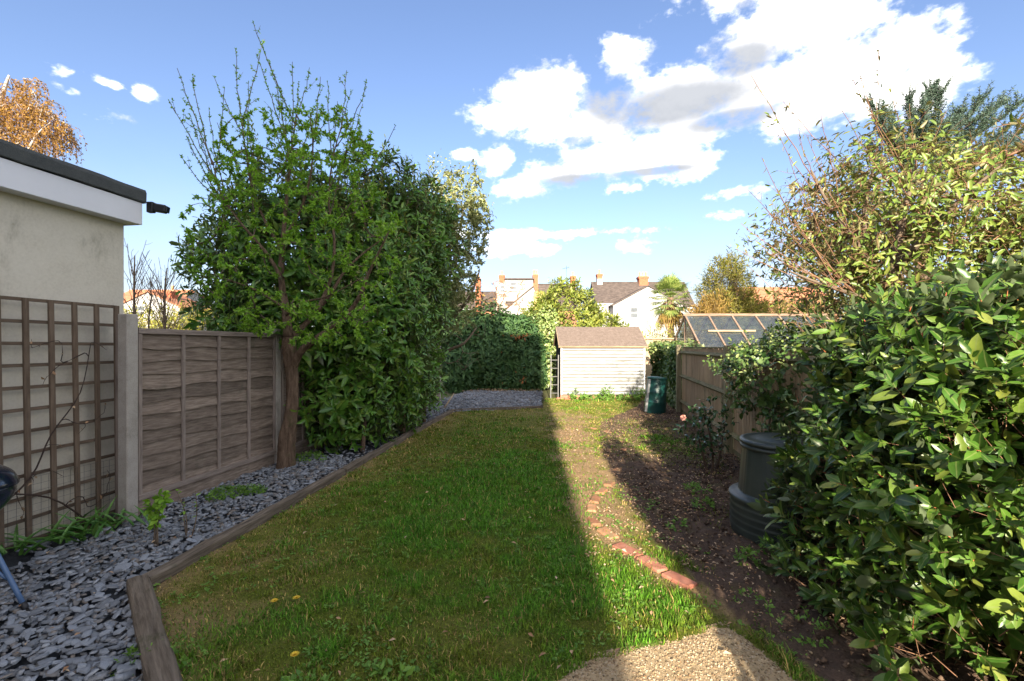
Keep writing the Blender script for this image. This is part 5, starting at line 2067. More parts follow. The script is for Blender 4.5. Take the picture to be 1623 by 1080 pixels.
def laurel_hedge():
    t = thing('laurel_bush', (-2.5, 7.3, 0), 'tall dense glossy laurel bush along the left fence behind the fruit tree', 'bush')
    fence_x = lambda P: (P[:, 0] > -3.29 + 0.158 * (P[:, 1] - 3.9) + 0.06) | (P[:, 2] > 1.62)
    P, Nn = shell(LAUREL, 7000, 0.5, 0.17, 1.5, 5, 0.06, keep=lambda P: fence_x(P) & (P[:, 1] > 5.75))
    A, st = shoots(P, Nn, 8, 0.17, 0.125, 0.045, 6, 0.5, (1.3, 0.55), 0.45)
    sticks(*st, 0.004, 'twigs', M_TWIG, t, 1.2)
    mb = MB()
    r = random.Random(9)
    for b in LAUREL[:5]:
        c = Vector(b[0])
        for _ in range(5):
            q = Vector((c.x + r.uniform(-0.3, 0.3), c.y + r.uniform(-0.4, 0.4), 0))
            e = c + Vector((r.uniform(-0.6, 0.6) * b[1][0], r.uniform(-0.6, 0.6) * b[1][1], r.uniform(0.2, 0.7) * b[1][2]))
            mb.tube(smooth_path([q, q.lerp(e, 0.5) + Vector((r.uniform(-.1, .1), r.uniform(-.1, .1), 0)), e], 3), [0.035 - 0.004 * k for k in range(7)], 6)
    mb.build('stem', M_BARK, t)
    foliage(t, core(LAUREL, 9000, 0.20, 0.09, 73, 0.78, keep=lambda P: fence_x(P)), T_LOW, L_LAUREL, 'inner_foliage')
    foliage(t, A, T_MED, L_LAUREL, 'foliage', 260)
    # cream flower candles over the upper half
    k = (P[:, 2] > 2.0) & (np.random.default_rng(3).random(len(P)) < 0.17)
    Q, nn = P[k], unit(Nn[k] + np.array([0, 0, 0.9]))
    B, s2 = shoots(Q + nn * 0.08, nn, 14, 0.15, 0.028, 0.016, 8, 0.9, (1.5, 0.6), 0.15)
    foliage(t, B, T_LOW, L_CANDLE, 'blossom')
    # long upright shoots on the skyline; bright leaf colour stands in for sun there
    r = np.random.default_rng(12)
    k = (P[:, 2] > 2.3) & (r.random(len(P)) < 0.05 + 0.14 * sstep(P[:, 2], 2.3, 3.8))
    Q = P[k]
    A2, s3 = shoots(Q, np.tile([[0, 0, 1.0]], (len(Q), 1)), 9, 0.42, 0.085, 0.028, 9, 0.9, (0.9, 0.3), 0.25)
    sticks(*s3, 0.004, 'shoot', M_TWIGR, t, 0.4)
    foliage(t, A2, T_MED, L_LAURELY, 'bright_young_foliage')


laurel_hedge()


def loose_tree(name, label, base, limbs, blobs, ntips, per, ln, wd, lm, tm, seed, rt=0.004, cluster=2, tpl=T_LOW, depth=0.9, lump=0.25, zmin=0.3, cat='tree', n_single=0, along=0.6, droop=0.0, upn=0.6, power=0.45,
               lr=(0.05, 0.012), bark=None, bow=0.35, keep=None, trunks=None, lo=0.25, group=None, fill=0):
    t = thing(name, base, label, cat, group)
    P, Nn = shell(blobs, ntips, depth, lump, 1.2, seed, zmin, keep)
    ls = [smooth_path(l, 3) for l in limbs]
    ch = grow(ls, [tuple(p) for p in P], seed, rt, power, 0.25, bow, 0.05)
    for l in ls:
        mb = MB()
        mb.tube(l, [lr[0] + (lr[1] - lr[0]) * i / (len(l) - 1) for i in range(len(l))], 8)
        mb.build('trunk', bark or tm, t)
    chains_mesh(ch, 'twigs', tm, t, 3)
    A = chain_leaves(ch, per, ln, wd, seed, lo, along, upn, droop, True, cluster)
    if fill:
        Q, q2 = shell(blobs, fill, depth, lump, 1.2, seed + 1, zmin, keep)
        A = cat_leaves(A, scatter_leaves(Q, q2, ln * 1.1, wd * 1.1, seed, 0.8, 0.1, 1.2))
    foliage(t, A, tpl, lm, 'foliage', n_single)
    return t, ch


# grey-leaved tree with bare lower wood past the laurel
gy = 9.6
loose_tree('grey_leaved_tree', 'thin grey leaved tree with bare lower branches right of the laurel', (at(672, 633, gy).x, gy, 0),
           [[(at(672, 633, gy).x, gy, 0), at(676, 590, gy), at(690, 540, gy), at(706, 470, gy), at(722, 400, gy), at(735, 330, gy)],
            [at(690, 540, gy), at(722, 500, gy - 0.3), at(745, 470, gy - 0.5), at(760, 430, gy - 0.4)],
            [at(698, 500, gy), at(690, 440, gy), at(695, 360, gy), at(702, 300, gy)],
            [at(676, 600, gy), at(705, 560, gy - 0.4), at(735, 545, gy - 0.6), at(755, 520, gy - 0.5)]],
           [((at(715, 380, gy).x, gy, at(0, 375, gy).z), (0.72, 0.8, 1.35)), ((at(745, 345, gy).x, gy - 0.2, at(0, 350, gy).z), (0.42, 0.6, 0.75)), ((at(720, 480, gy).x, gy - 0.2, at(0, 470, gy).z), (0.5, 0.6, 0.8))],
           760, 62, 0.07, 0.034, L_GREY, M_TWIG, 21, 0.0035, 2, T_LOW, 0.9, 0.3, 0.9, fill=5200)
rr = random.Random(31)
bare = [at(rr.uniform(690, 768), rr.uniform(500, 590), gy + rr.uniform(-0.8, 0.2)) for _ in range(60)]
ch = grow([smooth_path([at(676, 600, gy), at(705, 560, gy - 0.4), at(735, 545, gy - 0.6), at(755, 520, gy - 0.5)], 4)], bare, 7, 0.003, 0.42, 0.2, 0.4, 0.08)
o = chains_mesh(ch, 'bare_shrub', M_TWIG, None, 4, None)
tag(o, 'tangle of bare pale twigs in front of the far fence panel', 'shrub')

# ------------------------------------------------------------------ far end hedges


def face_hedge(name, label, faces, n, ln, wd, mat, seed, tpl=T_LOW, droop=0.3, extra=None, cat='hedge', flat=0.7, top=None, n_single=0, core=None):
    t = thing(name, (faces[0][0][0], faces[0][0][1], 0), label, cat)
    Ps, Ns = [], []
    tot = sum(math.dist(f[0], f[1]) * (f[3] - f[2]) for f in faces)
    for i, f in enumerate(faces):
        m = int(n * math.dist(f[0], f[1]) * (f[3] - f[2]) / tot)
        P, Nn = plane_shell(f[0], f[1], f[2], f[3], m, seed + i, f[4], f[5] if len(f) > 5 else 1)
        Ps.append(P)
        Ns.append(Nn)
    P, Nn = np.concatenate(Ps), np.concatenate(Ns)
    A = scatter_leaves(P, Nn, ln, wd, seed, flat, droop)
    foliage(t, A, tpl, mat, 'foliage', n_single)
    return t, P, Nn


# dark hedge at the end of the garden: rounded volume
DH = [((-0.95, 16.35, 1.3), (1.4, 1.0, 1.6), 3.0), ((0.15, 16.4, 1.2), (1.1, 1.0, 1.55), 3.0), ((-1.75, 15.6, 0.75), (0.6, 0.9, 0.95), 2.5), ((-1.9, 16.2, 1.5), (0.9, 0.8, 1.35), 2.5), ((0.6, 16.0, 0.9), (0.55, 0.7, 1.25), 2.5)]
P, Nn = shell(DH, 22000, 0.35, 0.14, 1.3, 41, 0.05)
t = thing('dark_hedge', (-0.6, 16.3, 0), 'dark green shaded hedge across the far end behind the slate', 'hedge')
A = cat_leaves(scatter_leaves(P, Nn, 0.15, 0.06, 42, 0.8, 0.35), core(DH, 5000, 0.32, 0.18, 44, 0.80))
foliage(t, A, T_LOW, L_CONIFER, 'foliage')
k = (np.abs(P[:, 0] + 0.0 - 0.15) < 0.5) & (P[:, 2] < 1.9) & (P[:, 2] > 0.3) & (vnoise(P * 3.1, 77, 2) > 0.60)
A = scatter_leaves(P[k] + Nn[k] * 0.05, Nn[k], 0.12, 0.045, 43, 0.8, 0.5)
foliage(t, A, T_LOW, L_RUST, 'dead_foliage')
mb = MB()
for x in (-1.6, -0.8, -0.1, 0.6):
    mb.tube([(x, 16.2, 0), (x + 0.1, 16.2, 0.6), (x, 16.3, 1.6)], [0.06, 0.05, 0.03], 7)
mb.build('stem', M_BARK, t)

# pale ivy column at the left of the shed
t = thing('ivy_clad_post', (1.25, 16.4, 0), 'sunlit pale ivy column between the dark hedge and the shed', 'ivy')
P, Nn = shell([((1.28, 16.3, 1.2), (0.40, 0.5, 1.6), 3.0), ((1.05, 16.5, 2.0), (0.5, 0.5, 0.8), 2.5)], 4200, 0.3, 0.15, 2.0, 51, 0.05)
foliage(t, scatter_leaves(P, Nn, 0.10, 0.075, 52, 0.7, 0.5), T_LOW, L_IVYV, 'foliage')
mb = MB()
mb.tube([(1.28, 16.4, 0), (1.26, 16.4, 1.2), (1.28, 16.4, 2.4)], [0.06, 0.06, 0.05], 7)
mb.build('stem', M_BARK, t)

# sunlit yellow-green laurel behind the shed
t = thing('bright_laurel', (2.3, 17.3, 0), 'sunlit yellow green laurel rising behind the white shed', 'bush')
P, Nn = shell([((2.05, 17.3, 2.3), (1.35, 1.1, 1.6)), ((1.35, 17.2, 2.0), (0.9, 0.9, 1.1)), ((3.25, 17.4, 1.75), (1.0, 0.9, 1.0)), ((3.95, 17.5, 1.4), (0.7, 0.7, 0.75)), ((2.2, 17.2, 1.2), (1.6, 0.9, 1.2))], 3000, 0.4, 0.16, 1.6, 55, 0.1)
A, st = shoots(P, Nn, 9, 0.24, 0.16, 0.058, 56, 0.7, (1.2, 0.45), 0.35)
sticks(*st, 0.006, 'twigs', M_TWIG, t, 1.5)
foliage(t, A, T_MED, L_LAURELY, 'foliage')
mb = MB()
for x in (1.5, 2.1, 2.8, 3.4):
    mb.tube([(x, 17.3, 0), (x * 0.98 + 0.05, 17.3, 1.2), (x, 17.3, 2.3)], [0.06, 0.05, 0.02], 7)
mb.build('stem', M_BARK, t)

# ivy over the boundary fence right of the shed
t, P, Nn = face_hedge('ivy_hedge', 'dark ivy covering the boundary between the shed and the boarded fence', [((3.86, 10.35), (4.55, 14.6), 0.0, 1.55, 0.16, -1), ((3.82, 10.30), (4.3, 10.28), 0.0, 1.5, 0.1, 1)], 8000, 0.085, 0.07, L_IVY, 61, droop=0.7, cat='hedge')
P, Nn = shell([((4.2, 11.3, 1.42), (0.30, 1.1, 0.22), 2.5), ((4.45, 13.4, 1.45), (0.30, 1.3, 0.22), 2.5)], 1500, 0.25, 0.2, 2.0, 62, 0.1)
foliage(t, scatter_leaves(P, Nn, 0.085, 0.065, 63, 0.7, 0.4), T_LOW, L_IVYV, 'top_foliage')
mb = MB()
d = Vector((0.69, 4.25, 0)).normalized()
mb.bar(Vector((4.08, 10.4, 0.72)), Vector((4.75, 14.5, 0.72)), 0.06, 1.38)
mb.build('fence_core', M_DARKWOOD, t)

# low weeds in front of the shed
t = thing('weed_clump', (2.5, 12.5, 0), 'low green weeds along the foot of the white shed', 'weeds')
P, Nn = shell([((1.95, 12.5, 0.06), (0.28, 0.14, 0.14)), ((2.35, 12.45, 0.08), (0.22, 0.14, 0.18)), ((2.62, 12.4, 0.16), (0.15, 0.12, 0.28)), ((3.0, 12.5, 0.06), (0.3, 0.14, 0.12)), ((3.45, 12.4, 0.1), (0.3, 0.2, 0.2)), ((1.7, 12.55, 0.08), (0.09, 0.08, 0.22))], 420, 0.2, 0.2, 3.0, 66, 0.0)
A, st = shoots(P, Nn, 5, 0.07, 0.06, 0.03, 67, 0.7)
foliage(t, A, T_LOW, L_WEED, 'foliage')

# ================================================================== VEGETATION, RIGHT
BAY = [((2.70, 2.30, 0.52), (1.00, 0.96, 0.95), 3.0), ((2.88, 2.38, 1.18), (0.98, 0.95, 0.66), 2.6), ((3.2, 2.8, 1.0), (1.0, 1.0, 0.78), 2.6)]


def bay_hedge():
    t = thing('bay_hedge', (2.5, 2.4, 0), 'big glossy bay hedge filling the right foreground', 'hedge')
    vis = lambda P: (P[:, 0] - P[:, 1] * 0.9 < 1.6)
    P, Nn = shell(BAY, 6200, 0.42, 0.10, 1.9, 71, 0.03)
    A, st = shoots(P, Nn, 10, 0.14, 0.090, 0.035, 72, 0.35, (1.25, 0.45), 0.5)
    sticks(*st, 0.0028, 'twigs', M_TWIGR, t, 1.6)
    mb = MB()
    r = random.Random(4)
    for k in range(16):
        q = Vector((3.0 + r.uniform(-0.6, 0.6), 2.65 + r.uniform(-0.5, 0.6), 0))
        e = q + Vector((r.uniform(-0.25, 0.25), r.uniform(-0.25, 0.25), r.uniform(1.0, 1.6)))
        mb.tube(smooth_path([q, q.lerp(e, 0.5) + Vector((r.uniform(-.1, .1), r.uniform(-.1, .1), 0)), e], 3), [0.022 - 0.0022 * i for i in range(7)], 6)
    mb.build('stem', M_TWIG, t)
    foliage(t, core(BAY, 5200, 0.14, 0.06, 73, 0.80), T_LOW, L_BAY, 'inner_foliage')
    foliage(t, A, T_FINE, L_BAY, 'foliage', 300)
    # red buds and small yellow flower knots at the shoot tips
    P0, ax, sl = st
    k = np.random.default_rng(5).random(len(P0)) < 0.30
    sticks(P0[k] + ax[k] * (sl[k] * 0.7)[:, None], unit(ax[k] + np.random.default_rng(6).normal(size=ax[k].shape) * 0.25), np.full(k.sum(), 0.045), 0.0035, 'red_bud', L_REDBUD, t, 0.2)
    k = np.random.default_rng(8).random(len(P0)) < 0.07
    Q = P0[k] + ax[k] * (sl[k] * 0.8)[:, None]
    B, _ = shoots(Q, ax[k], 12, 0.03, 0.016, 0.012, 9, 0.2, (1.4, 0.3), 0.3)
    foliage(t, B, T_LOW, L_LAURELY, 'flower_knot')


bay_hedge()

# narrow evergreen beside the viewer: only its long rounded shadow is seen
t = thing('evergreen_column', (1.24, -0.8, 0), 'narrow evergreen whose long rounded shadow falls over the soil bed', 'bush')
EC = [((1.26, -0.8, 1.55), (0.30, 0.30, 1.38), 2.3)]
P, Nn = shell(EC, 900, 0.2, 0.08, 2.0, 74, 0.05)
A, st = shoots(P, Nn, 6, 0.06, 0.06, 0.03, 75, 0.8)
foliage(t, cat_leaves(A, core(EC, 900, 0.14, 0.08, 76, 0.8)), T_LOW, L_CONIFER, 'foliage')
mb = MB()
mb.tube([(1.26, -0.8, 0), (1.26, -0.8, 1.0), (1.26, -0.8, 2.4)], [0.05, 0.045, 0.02], 8)
mb.build('trunk', M_BARK, t)


def tall_shrub():
    Y0 = 3.9
    c = Vector((3.25, Y0, 0))
    t = thing('tall_shrub', c, 'tall twiggy shrub with olive leaves standing over the bay hedge', 'shrub')
    b = [Vector((3.3, Y0, 0)), at(1415, 480, Y0), at(1420, 410, Y0), at(1432, 340, Y0), at(1450, 270, Y0)]
    limbs = [b, [at(1415, 470, Y0), at(1380, 420, Y0), at(1345, 370, Y0), at(1310, 320, Y0), at(1285, 270, Y0)],
             [at(1418, 430, Y0), at(1470, 370, Y0 - .3), at(1530, 310, Y0 - .5), at(1590, 260, Y0 - .6)],
             [at(1415, 490, Y0), at(1360, 470, Y0 - .2), at(1300, 450, Y0 - .3), at(1250, 430, Y0 - .3)],
             [at(1420, 450, Y0), at(1500, 430, Y0 + .2), at(1570, 390, Y0 + .3), at(1640, 340, Y0 + .4)],
             [Vector((3.45, 4.1, 0)), at(1400, 500, Y0 + .3), at(1375, 400, Y0 + .4), at(1370, 330, Y0 + .4), at(1390, 250, Y0 + .3)]]
    ls = [smooth_path(l, 3) for l in limbs]
    blobs = [((3.55, 3.95, 2.55), (0.95, 0.9, 0.80)), ((4.35, 4.0, 2.5), (0.9, 0.9, 0.80)), ((2.95, 3.9, 2.15), (0.62, 0.7, 0.75)), ((4.0, 3.7, 1.9), (1.1, 0.8, 0.7)), ((3.2, 3.9, 2.75), (0.45, 0.5, 0.45)), ((3.75, 5.4, 2.75), (0.8, 0.7, 0.7))]
    P, Nn = shell(blobs, 2400, 0.8, 0.22, 1.6, 81, 0.9)
    ch = grow(ls, [tuple(p) for p in P], 82, 0.0024, 0.42, 0.25, 0.35, 0.06)
    r = random.Random(8)
    far = [(1190, 120), (1240, 160), (1350, 120), (1395, 60), (1228, 205), (1205, 250), (1185, 300), (1175, 355), (1210, 330), (1195, 380), (1165, 395), (1215, 400), (1250, 250), (1265, 200), (1300, 180), (1330, 170),
           (1370, 150), (1355, 100), (1410, 130), (1440, 165), (1500, 175), (1230, 300), (1245, 340), (1255, 290), (1280, 215), (1310, 230), (1185, 420), (1225, 430), (1240, 385)]
    wt = [at(x, y, Y0 + r.uniform(-0.4, 0.3)) for x, y in far]
    wc = long_shoots(ls, wt, 83, 0.75, 0.0017, 0.45, 3.6)
    for i, l in enumerate(ls):
        mb = MB()
        r0 = (0.055, 0.03, 0.03, 0.025, 0.028, 0.04)[i]
        mb.tube(l, [r0 * (1 - 0.75 * k / (len(l) - 1)) for k in range(len(l))], 8)
        mb.build('trunk', M_TWIG, t)
    chains_mesh(ch, 'twigs', M_TWIGR, t, 3)
    chains_mesh(wc, 'long_shoots', M_TWIGR, t, 3)
    # light side spurs make the crown twiggy
    r2 = random.Random(3)
    sp = MB()
    for pts, rad in ch[::1]:
        for q in range(2):
            i = r2.randrange(1, len(pts))
            d = Vector((r2.gauss(0, 1), r2.gauss(0, 1), r2.gauss(0, 1) + 0.4)).normalized() * r2.uniform(0.08, 0.28)
            sp.tube([pts[i], pts[i] + d * 0.5 + Vector((0, 0, 0.01)), pts[i] + d], [0.0022, 0.0018, 0.001], 3, cap=False)
    sp.build('spurs', M_TWIGR, t, 'stuff')
    A = cat_leaves(chain_leaves(ch, 34, 0.066, 0.023, 84, 0.25, 0.6, 0.5, 0.15, True, 1), chain_leaves(wc, 8, 0.048, 0.015, 85, 0.3, 0.7, 0.4, 0.1, True, 1))
    Q, q2 = shell(blobs, 27000, 0.75, 0.22, 1.6, 86, 0.95)
    keep = ((Q[:, 0] > 2.85) & (Q[:, 1] < 4.9)) | (np.random.default_rng(2).random(len(Q)) < 0.35)
    A = cat_leaves(A, scatter_leaves(Q[keep], q2[keep], 0.064, 0.022, 87, 0.9, 0.1, 1.3))
    foliage(t, A, T_MED, L_SHRUB, 'foliage', 220)


tall_shrub()


def cedar():
    t = thing('cedar_tree', (9.0, 10.0, 0), 'dark blue green cedar with feathery branches behind the tall shrub', 'tree')
    mb = MB()
    top = Vector((9.0, 10.0, 6.0))
    mb.tube([(9.0, 10.0, -0.05), (9.0, 10.0, 2.5), (9.05, 10.0, 5.2)], [0.22, 0.16, 0.05], 10)
    mb.build('trunk', M_BARK, t)
    r = random.Random(13)
    br = MB()
    P, D = [], []
    ends = [(1385, 168), (1410, 185), (1440, 160), (1475, 145), (1490, 150), (1520, 180), (1555, 160), (1590, 165), (1612, 168), (1560, 195), (1600, 200), (1450, 200), (1400, 215), (1500, 205), (1640, 190), (1670, 210), (1380, 240),
            (1425, 235), (1530, 215), (1480, 220), (1350, 270), (1360, 300), (1620, 225), (1700, 240), (1395, 195), (1465, 175), (1540, 200), (1330, 330), (1345, 355), (1580, 230), (1430, 255)]
    for (x, y) in ends:
        e = at(x, y, 10.0 + r.uniform(-0.9, 0.9))
        s = Vector((9.02, 10.0, max(1.2, e.z - r.uniform(0.7, 1.6))))
        s = s.lerp(e, 0.12)
        c = s.lerp(e, 0.55) + Vector((0, 0, -0.15))
        path = smooth_path([s, c, e], 7)
        br.tube(path, [0.03 * (1 - 0.85 * i / (len(path) - 1)) for i in range(len(path))], 4, cap=False)
        for i in range(3, len(path)):
            tn = (path[i] - path[i - 1]).normalized()
            for q in range(5):
                a = r.random() * 6.283
                sd = (tn * 0.75 + Vector((math.cos(a) * 0.6, math.sin(a) * 0.5, 0.35 + 0.3 * r.random()))).normalized()
                l2 = r.uniform(0.15, 0.42)
                p0 = path[i - 1].lerp(path[i], r.random())
                br.tube([p0, p0 + sd * l2], [0.006, 0.002], 3, cap=False)
                m = int(l2 / 0.024)
                for k in range(m):
                    P.append(p0 + sd * (l2 * (k + r.random()) / m))
                    D.append(sd)
    br.build('branches', M_TWIGD, t, 'stuff')
    P, D = np.array([tuple(p) for p in P]), np.array([tuple(p) for p in D])
    P, D = np.repeat(P, 4, 0), np.repeat(D, 4, 0)
    g = np.random.default_rng(4)
    d = unit(D * 0.5 + g.normal(size=D.shape) * 0.7)
    n = len(P)
    foliage(t, (P, d, unit(g.normal(size=d.shape)), 0.05 + 0.03 * g.random(n), np.full(n, 0.012)), T_LOW, L_CEDAR, 'needles')


cedar()

# ivy bush over the fence, between fence and bay hedge
t = thing('ivy_bush', (2.75, 4.9, 0), 'leafy ivy bush spilling over the boarded fence above the compost bin', 'bush')
IB = [((2.92, 4.95, 1.08), (0.55, 0.55, 0.40)), ((2.95, 4.6, 1.2), (0.65, 0.6, 0.42)), ((2.66, 5.05, 1.26), (0.24, 0.30, 0.18)), ((3.2, 4.3, 0.95), (0.6, 0.6, 0.55)), ((2.95, 4.6, 0.6), (0.42, 0.45, 0.5))]
P, Nn = shell(IB, 1500, 0.25, 0.22, 2.3, 91, 0.1)
A, st = shoots(P, Nn, 6, 0.10, 0.060, 0.042, 92, 0.4, (1.3, 0.6), 0.4)
sticks(*st, 0.0025, 'twigs', M_TWIG, t, 1.5)
foliage(t, A, T_MED, L_IVY, 'foliage')
k = (P[:, 2] > 1.15)
B, _ = shoots(P[k] + Nn[k] * 0.05 + np.array([0, 0, .03]), Nn[k], 5, 0.10, 0.045, 0.03, 93, 0.8, (1.2, 0.5), 0.4)
foliage(t, B, T_MED, L_IVYV, 'bright_young_foliage')
mb = MB()
for k in range(6):
    q = Vector((2.9 + 0.1 * k - 0.2, 4.6 + 0.05 * k, 0))
    mb.tube(smooth_path([q, q + Vector((-0.05, 0.1, 0.5)), q + Vector((0.05 - 0.08 * k, 0.2, 1.0))], 3), [0.02 - 0.002 * i for i in range(7)], 5)
mb.build('stem', M_TWIG, t)


def camellia():
    b = Vector((2.36, 5.42, 0.0))
    t = thing('camellia_shrub', b, 'small glossy dark shrub with one pink flower before the boarded fence', 'shrub')
    r = random.Random(6)
    Y0 = b.y
    limbs = [[b + Vector((0.02, 0, -0.03)), at(1130, 720, Y0), at(1125, 690, Y0), at(1118, 665, Y0)], [b + Vector((-0.03, 0.02, -0.03)), at(1115, 725, Y0), at(1105, 690, Y0), at(1092, 665, Y0)],
             [b + Vector((0.05, 0.0, -0.03)), at(1140, 725, Y0 + .1), at(1145, 695, Y0 + .1), at(1150, 670, Y0 + .1)]]
    P, Nn = shell([((2.28, 5.4, 0.62), (0.33, 0.3, 0.24)), ((2.18, 5.35, 0.48), (0.25, 0.22, 0.16)), ((2.5, 5.45, 0.55), (0.18, 0.2, 0.16)), ((2.36, 5.4, 0.36), (0.3, 0.25, 0.12))], 150, 0.25, 0.2, 2.5, 95, 0.15)
    ch = grow([smooth_path(l, 3) for l in limbs], [tuple(p) for p in P], 96, 0.0022, 0.45, 0.25, 0.35, 0.06)
    for l in limbs:
        mb = MB()
        sp = smooth_path(l, 3)
        mb.tube(sp, [0.014 - 0.009 * i / len(sp) for i in range(len(sp))], 7)
        mb.build('stem', M_BARK, t)
    chains_mesh(ch, 'twigs', M_TWIG, t, 4)
    A = chain_leaves(ch, 38, 0.062, 0.032, 97, 0.35, 0.5, 0.8, 0.05)
    foliage(t, A, T_MED, L_CAM, 'foliage', 90)
    fc = at(1082, 662, 5.25)
    mb = MB()
    for ring, (n, rad, z) in enumerate(((7, 0.040, 0.0), (6, 0.030, 0.010), (5, 0.018, 0.018))):
        for k in range(n):
            a = 6.283 * k / n + ring * 0.5
            d = Vector((math.cos(a), -0.35, math.sin(a))).normalized()
            s = Vector((-math.sin(a), 0, math.cos(a)))
            c0 = fc + Vector((0, -z, 0))
            p = [c0, c0 + d * rad * 0.6 + s * rad * 0.42, c0 + d * rad + Vector((0, -0.006, 0)), c0 + d * rad * 0.6 - s * rad * 0.42]
            mb.prism(p, (0, 0.002, 0))
    mb.build('flower', M_PINK, t)


camellia()

# ------------------------------------------------------------------ small plants on the slate


def lily():
    c = Vector((-3.28, 3.52, 0))
    t = thing('strap_leaved_plant', c, 'clump of green strap leaves at the foot of the trellis', 'plant')
    r = np.random.default_rng(14)
    n = 64
    P = np.stack([c.x - 0.02 + r.normal(size=n) * 0.10 - 0.10 * r.random(n), c.y + r.normal(size=n) * 0.08, 0.02 + 0.02 * r.random(n)], 1)
    P[:20] += np.array([0.10, 0.22, 0])
    P[50:] += np.array([-0.12, -0.20, 0])
    a = r.random(n) * 6.283
    e = 0.6 + 0.75 * r.random(n)
    D = np.stack([np.cos(a) * np.cos(e), np.sin(a) * np.cos(e) - 0.2, np.sin(e)], 1)
    N2 = np.stack([-np.cos(a) * np.sin(e), -np.sin(a) * np.sin(e), np.cos(e)], 1)
    L = 0.15 + 0.11 * r.random(n)
    foliage(t, (P, unit(D), unit(N2), L, 0.024 + 0.008 * r.random(n)), T_STRAP, L_LILY, 'foliage', 60)


lily()


def sapling(name, b, h, label, nst, seed, ln, leafy=True):
    t = thing(name, b, label, 'plant')
    r = random.Random(seed)
    ch = []
    for k in range(nst):
        e = Vector(b) + Vector((r.uniform(-0.10, 0.10), r.uniform(-0.08, 0.08), h * r.uniform(0.6, 1.0)))
        m = Vector(b).lerp(e, 0.5) + Vector((r.uniform(-.03, .03), r.uniform(-.03, .03), 0))
        p = smooth_path([Vector(b) + Vector((r.uniform(-.02, .02), 0, 0)), m, e], 3)
        ch.append((p, [0.006 - 0.0007 * i for i in range(len(p))]))
    for c in ch:
        mb = MB()
        mb.tube(c[0], c[1], 5)
        mb.build('stem', M_TWIG, t)
    A = chain_leaves(ch, 70 if leafy else 18, ln, ln * 0.62, seed, 0.45, 0.35, 0.9, 0.0, True, 1)
    foliage(t, A, T_MED, L_APPLE, 'foliage', 60 if leafy else 20)


sapling('young_shrub', (-2.66, 3.40, 0.0), 0.46, 'small bright green leafy sapling in the slate beside the concrete post', 4, 3, 0.052)
sapling('twiggy_sapling', (-2.50, 3.52, 0.0), 0.40, 'thin nearly bare sapling in slate just right of the green sapling', 3, 5, 0.03, False)


def weed_patch(blobs, label, seed, n=300, ln=0.03, name='weed_patch'):
    t = thing(name, blobs[0][0][:2] + (0,), label, 'weeds')
    P, Nn = shell(blobs, n, 0.06, 0.2, 4.0, seed, 0.0)
    A, _ = shoots(P, Nn, 4, 0.03, ln, ln * 0.5, seed, 0.8)
    foliage(t, A, T_LOW, L_WEED, 'foliage')


weed_patch([((-2.80, 4.5, 0.02), (0.20, 0.16, 0.06)), ((-2.62, 4.6, 0.02), (0.14, 0.10, 0.05))], 'green weed cushion on the slate below the lapped fence panel', 15, 420)
weed_patch([((-1.72, 2.12, 0.02), (0.13, 0.06, 0.05)), ((-1.55, 2.15, 0.02), (0.08, 0.05, 0.07))], 'dead nettle tuft with purple flowers by the diagonal sleeper', 16, 120, 0.026)
weed_patch([((-2.62, 5.95, 0.03), (0.25, 0.15, 0.06))], 'low ivy scraps at the foot of the fruit tree', 17, 120, 0.04)
weed_patch([((1.95, 3.25, 0.04), (0.16, 0.10, 0.06)), ((1.6, 3.1, 0.04), (0.08, 0.07, 0.05))], 'small green weeds on dark soil in front of the compost bin', 18, 120, 0.035)
weed_patch([((1.35, 2.55, 0.04), (0.10, 0.10, 0.05)), ((1.5, 2.35, 0.04), (0.12, 0.12, 0.04))], 'green weeds where the patio corner meets the soil bed', 19, 60, 0.028)
weed_patch([((-0.9, 1.95, 0.02), (0.10, 0.05, 0.03)), ((-0.55, 2.05, 0.02), (0.06, 0.04, 0.02))], 'broad leaved rosette weeds in the lawn near the bottom edge', 20, 60, 0.04)
weed_patch([((1.75, 4.15, 0.04), (0.10, 0.10, 0.05)), ((1.9, 4.6, 0.04), (0.12, 0.12, 0.05)), ((1.35, 3.7, 0.04), (0.06, 0.06, 0.04))], 'scattered seedlings on the dark soil beyond the compost bin', 22, 110, 0.035)


def dandelion(x, y, label):
    z = 0.055
    t = thing('dandelion', (x, y, 0), label, 'flower')
    mb = MB()
    mb.tube([(x, y, 0.0), (x + 0.003, y, z)], 0.0016, 5)
    mb.build('stem', L_WEED, t)
    mb = MB()
    for ring, (n, rad, e) in enumerate(((14, 0.021, 0.25), (11, 0.015, 0.6), (7, 0.009, 1.0))):
        for k in range(n):
            a = 6.283 * k / n + ring * 0.3
            d = Vector((math.cos(a) * math.cos(e), math.sin(a) * math.cos(e), math.sin(e)))
            s = Vector((-math.sin(a), math.cos(a), 0)) * 0.0028
            c = Vector((x + 0.003, y, z))
            mb.add([c - s, c + s, c + d * rad + s * 0.8, c + d * rad - s * 0.8], [(0, 1, 2, 3)])
    mb.build('flower_head', M_YELLOW, t)


dandelion(-1.02, 2.13, 'yellow dandelion flower nearest the bottom edge of the lawn')
dandelion(-1.35, 2.58, 'yellow dandelion flower in the mid left lawn, left one of a pair')
dandelion(-1.24, 2.61, 'yellow dandelion flower in the mid left lawn, right one of a pair')

# ================================================================== BACKGROUND


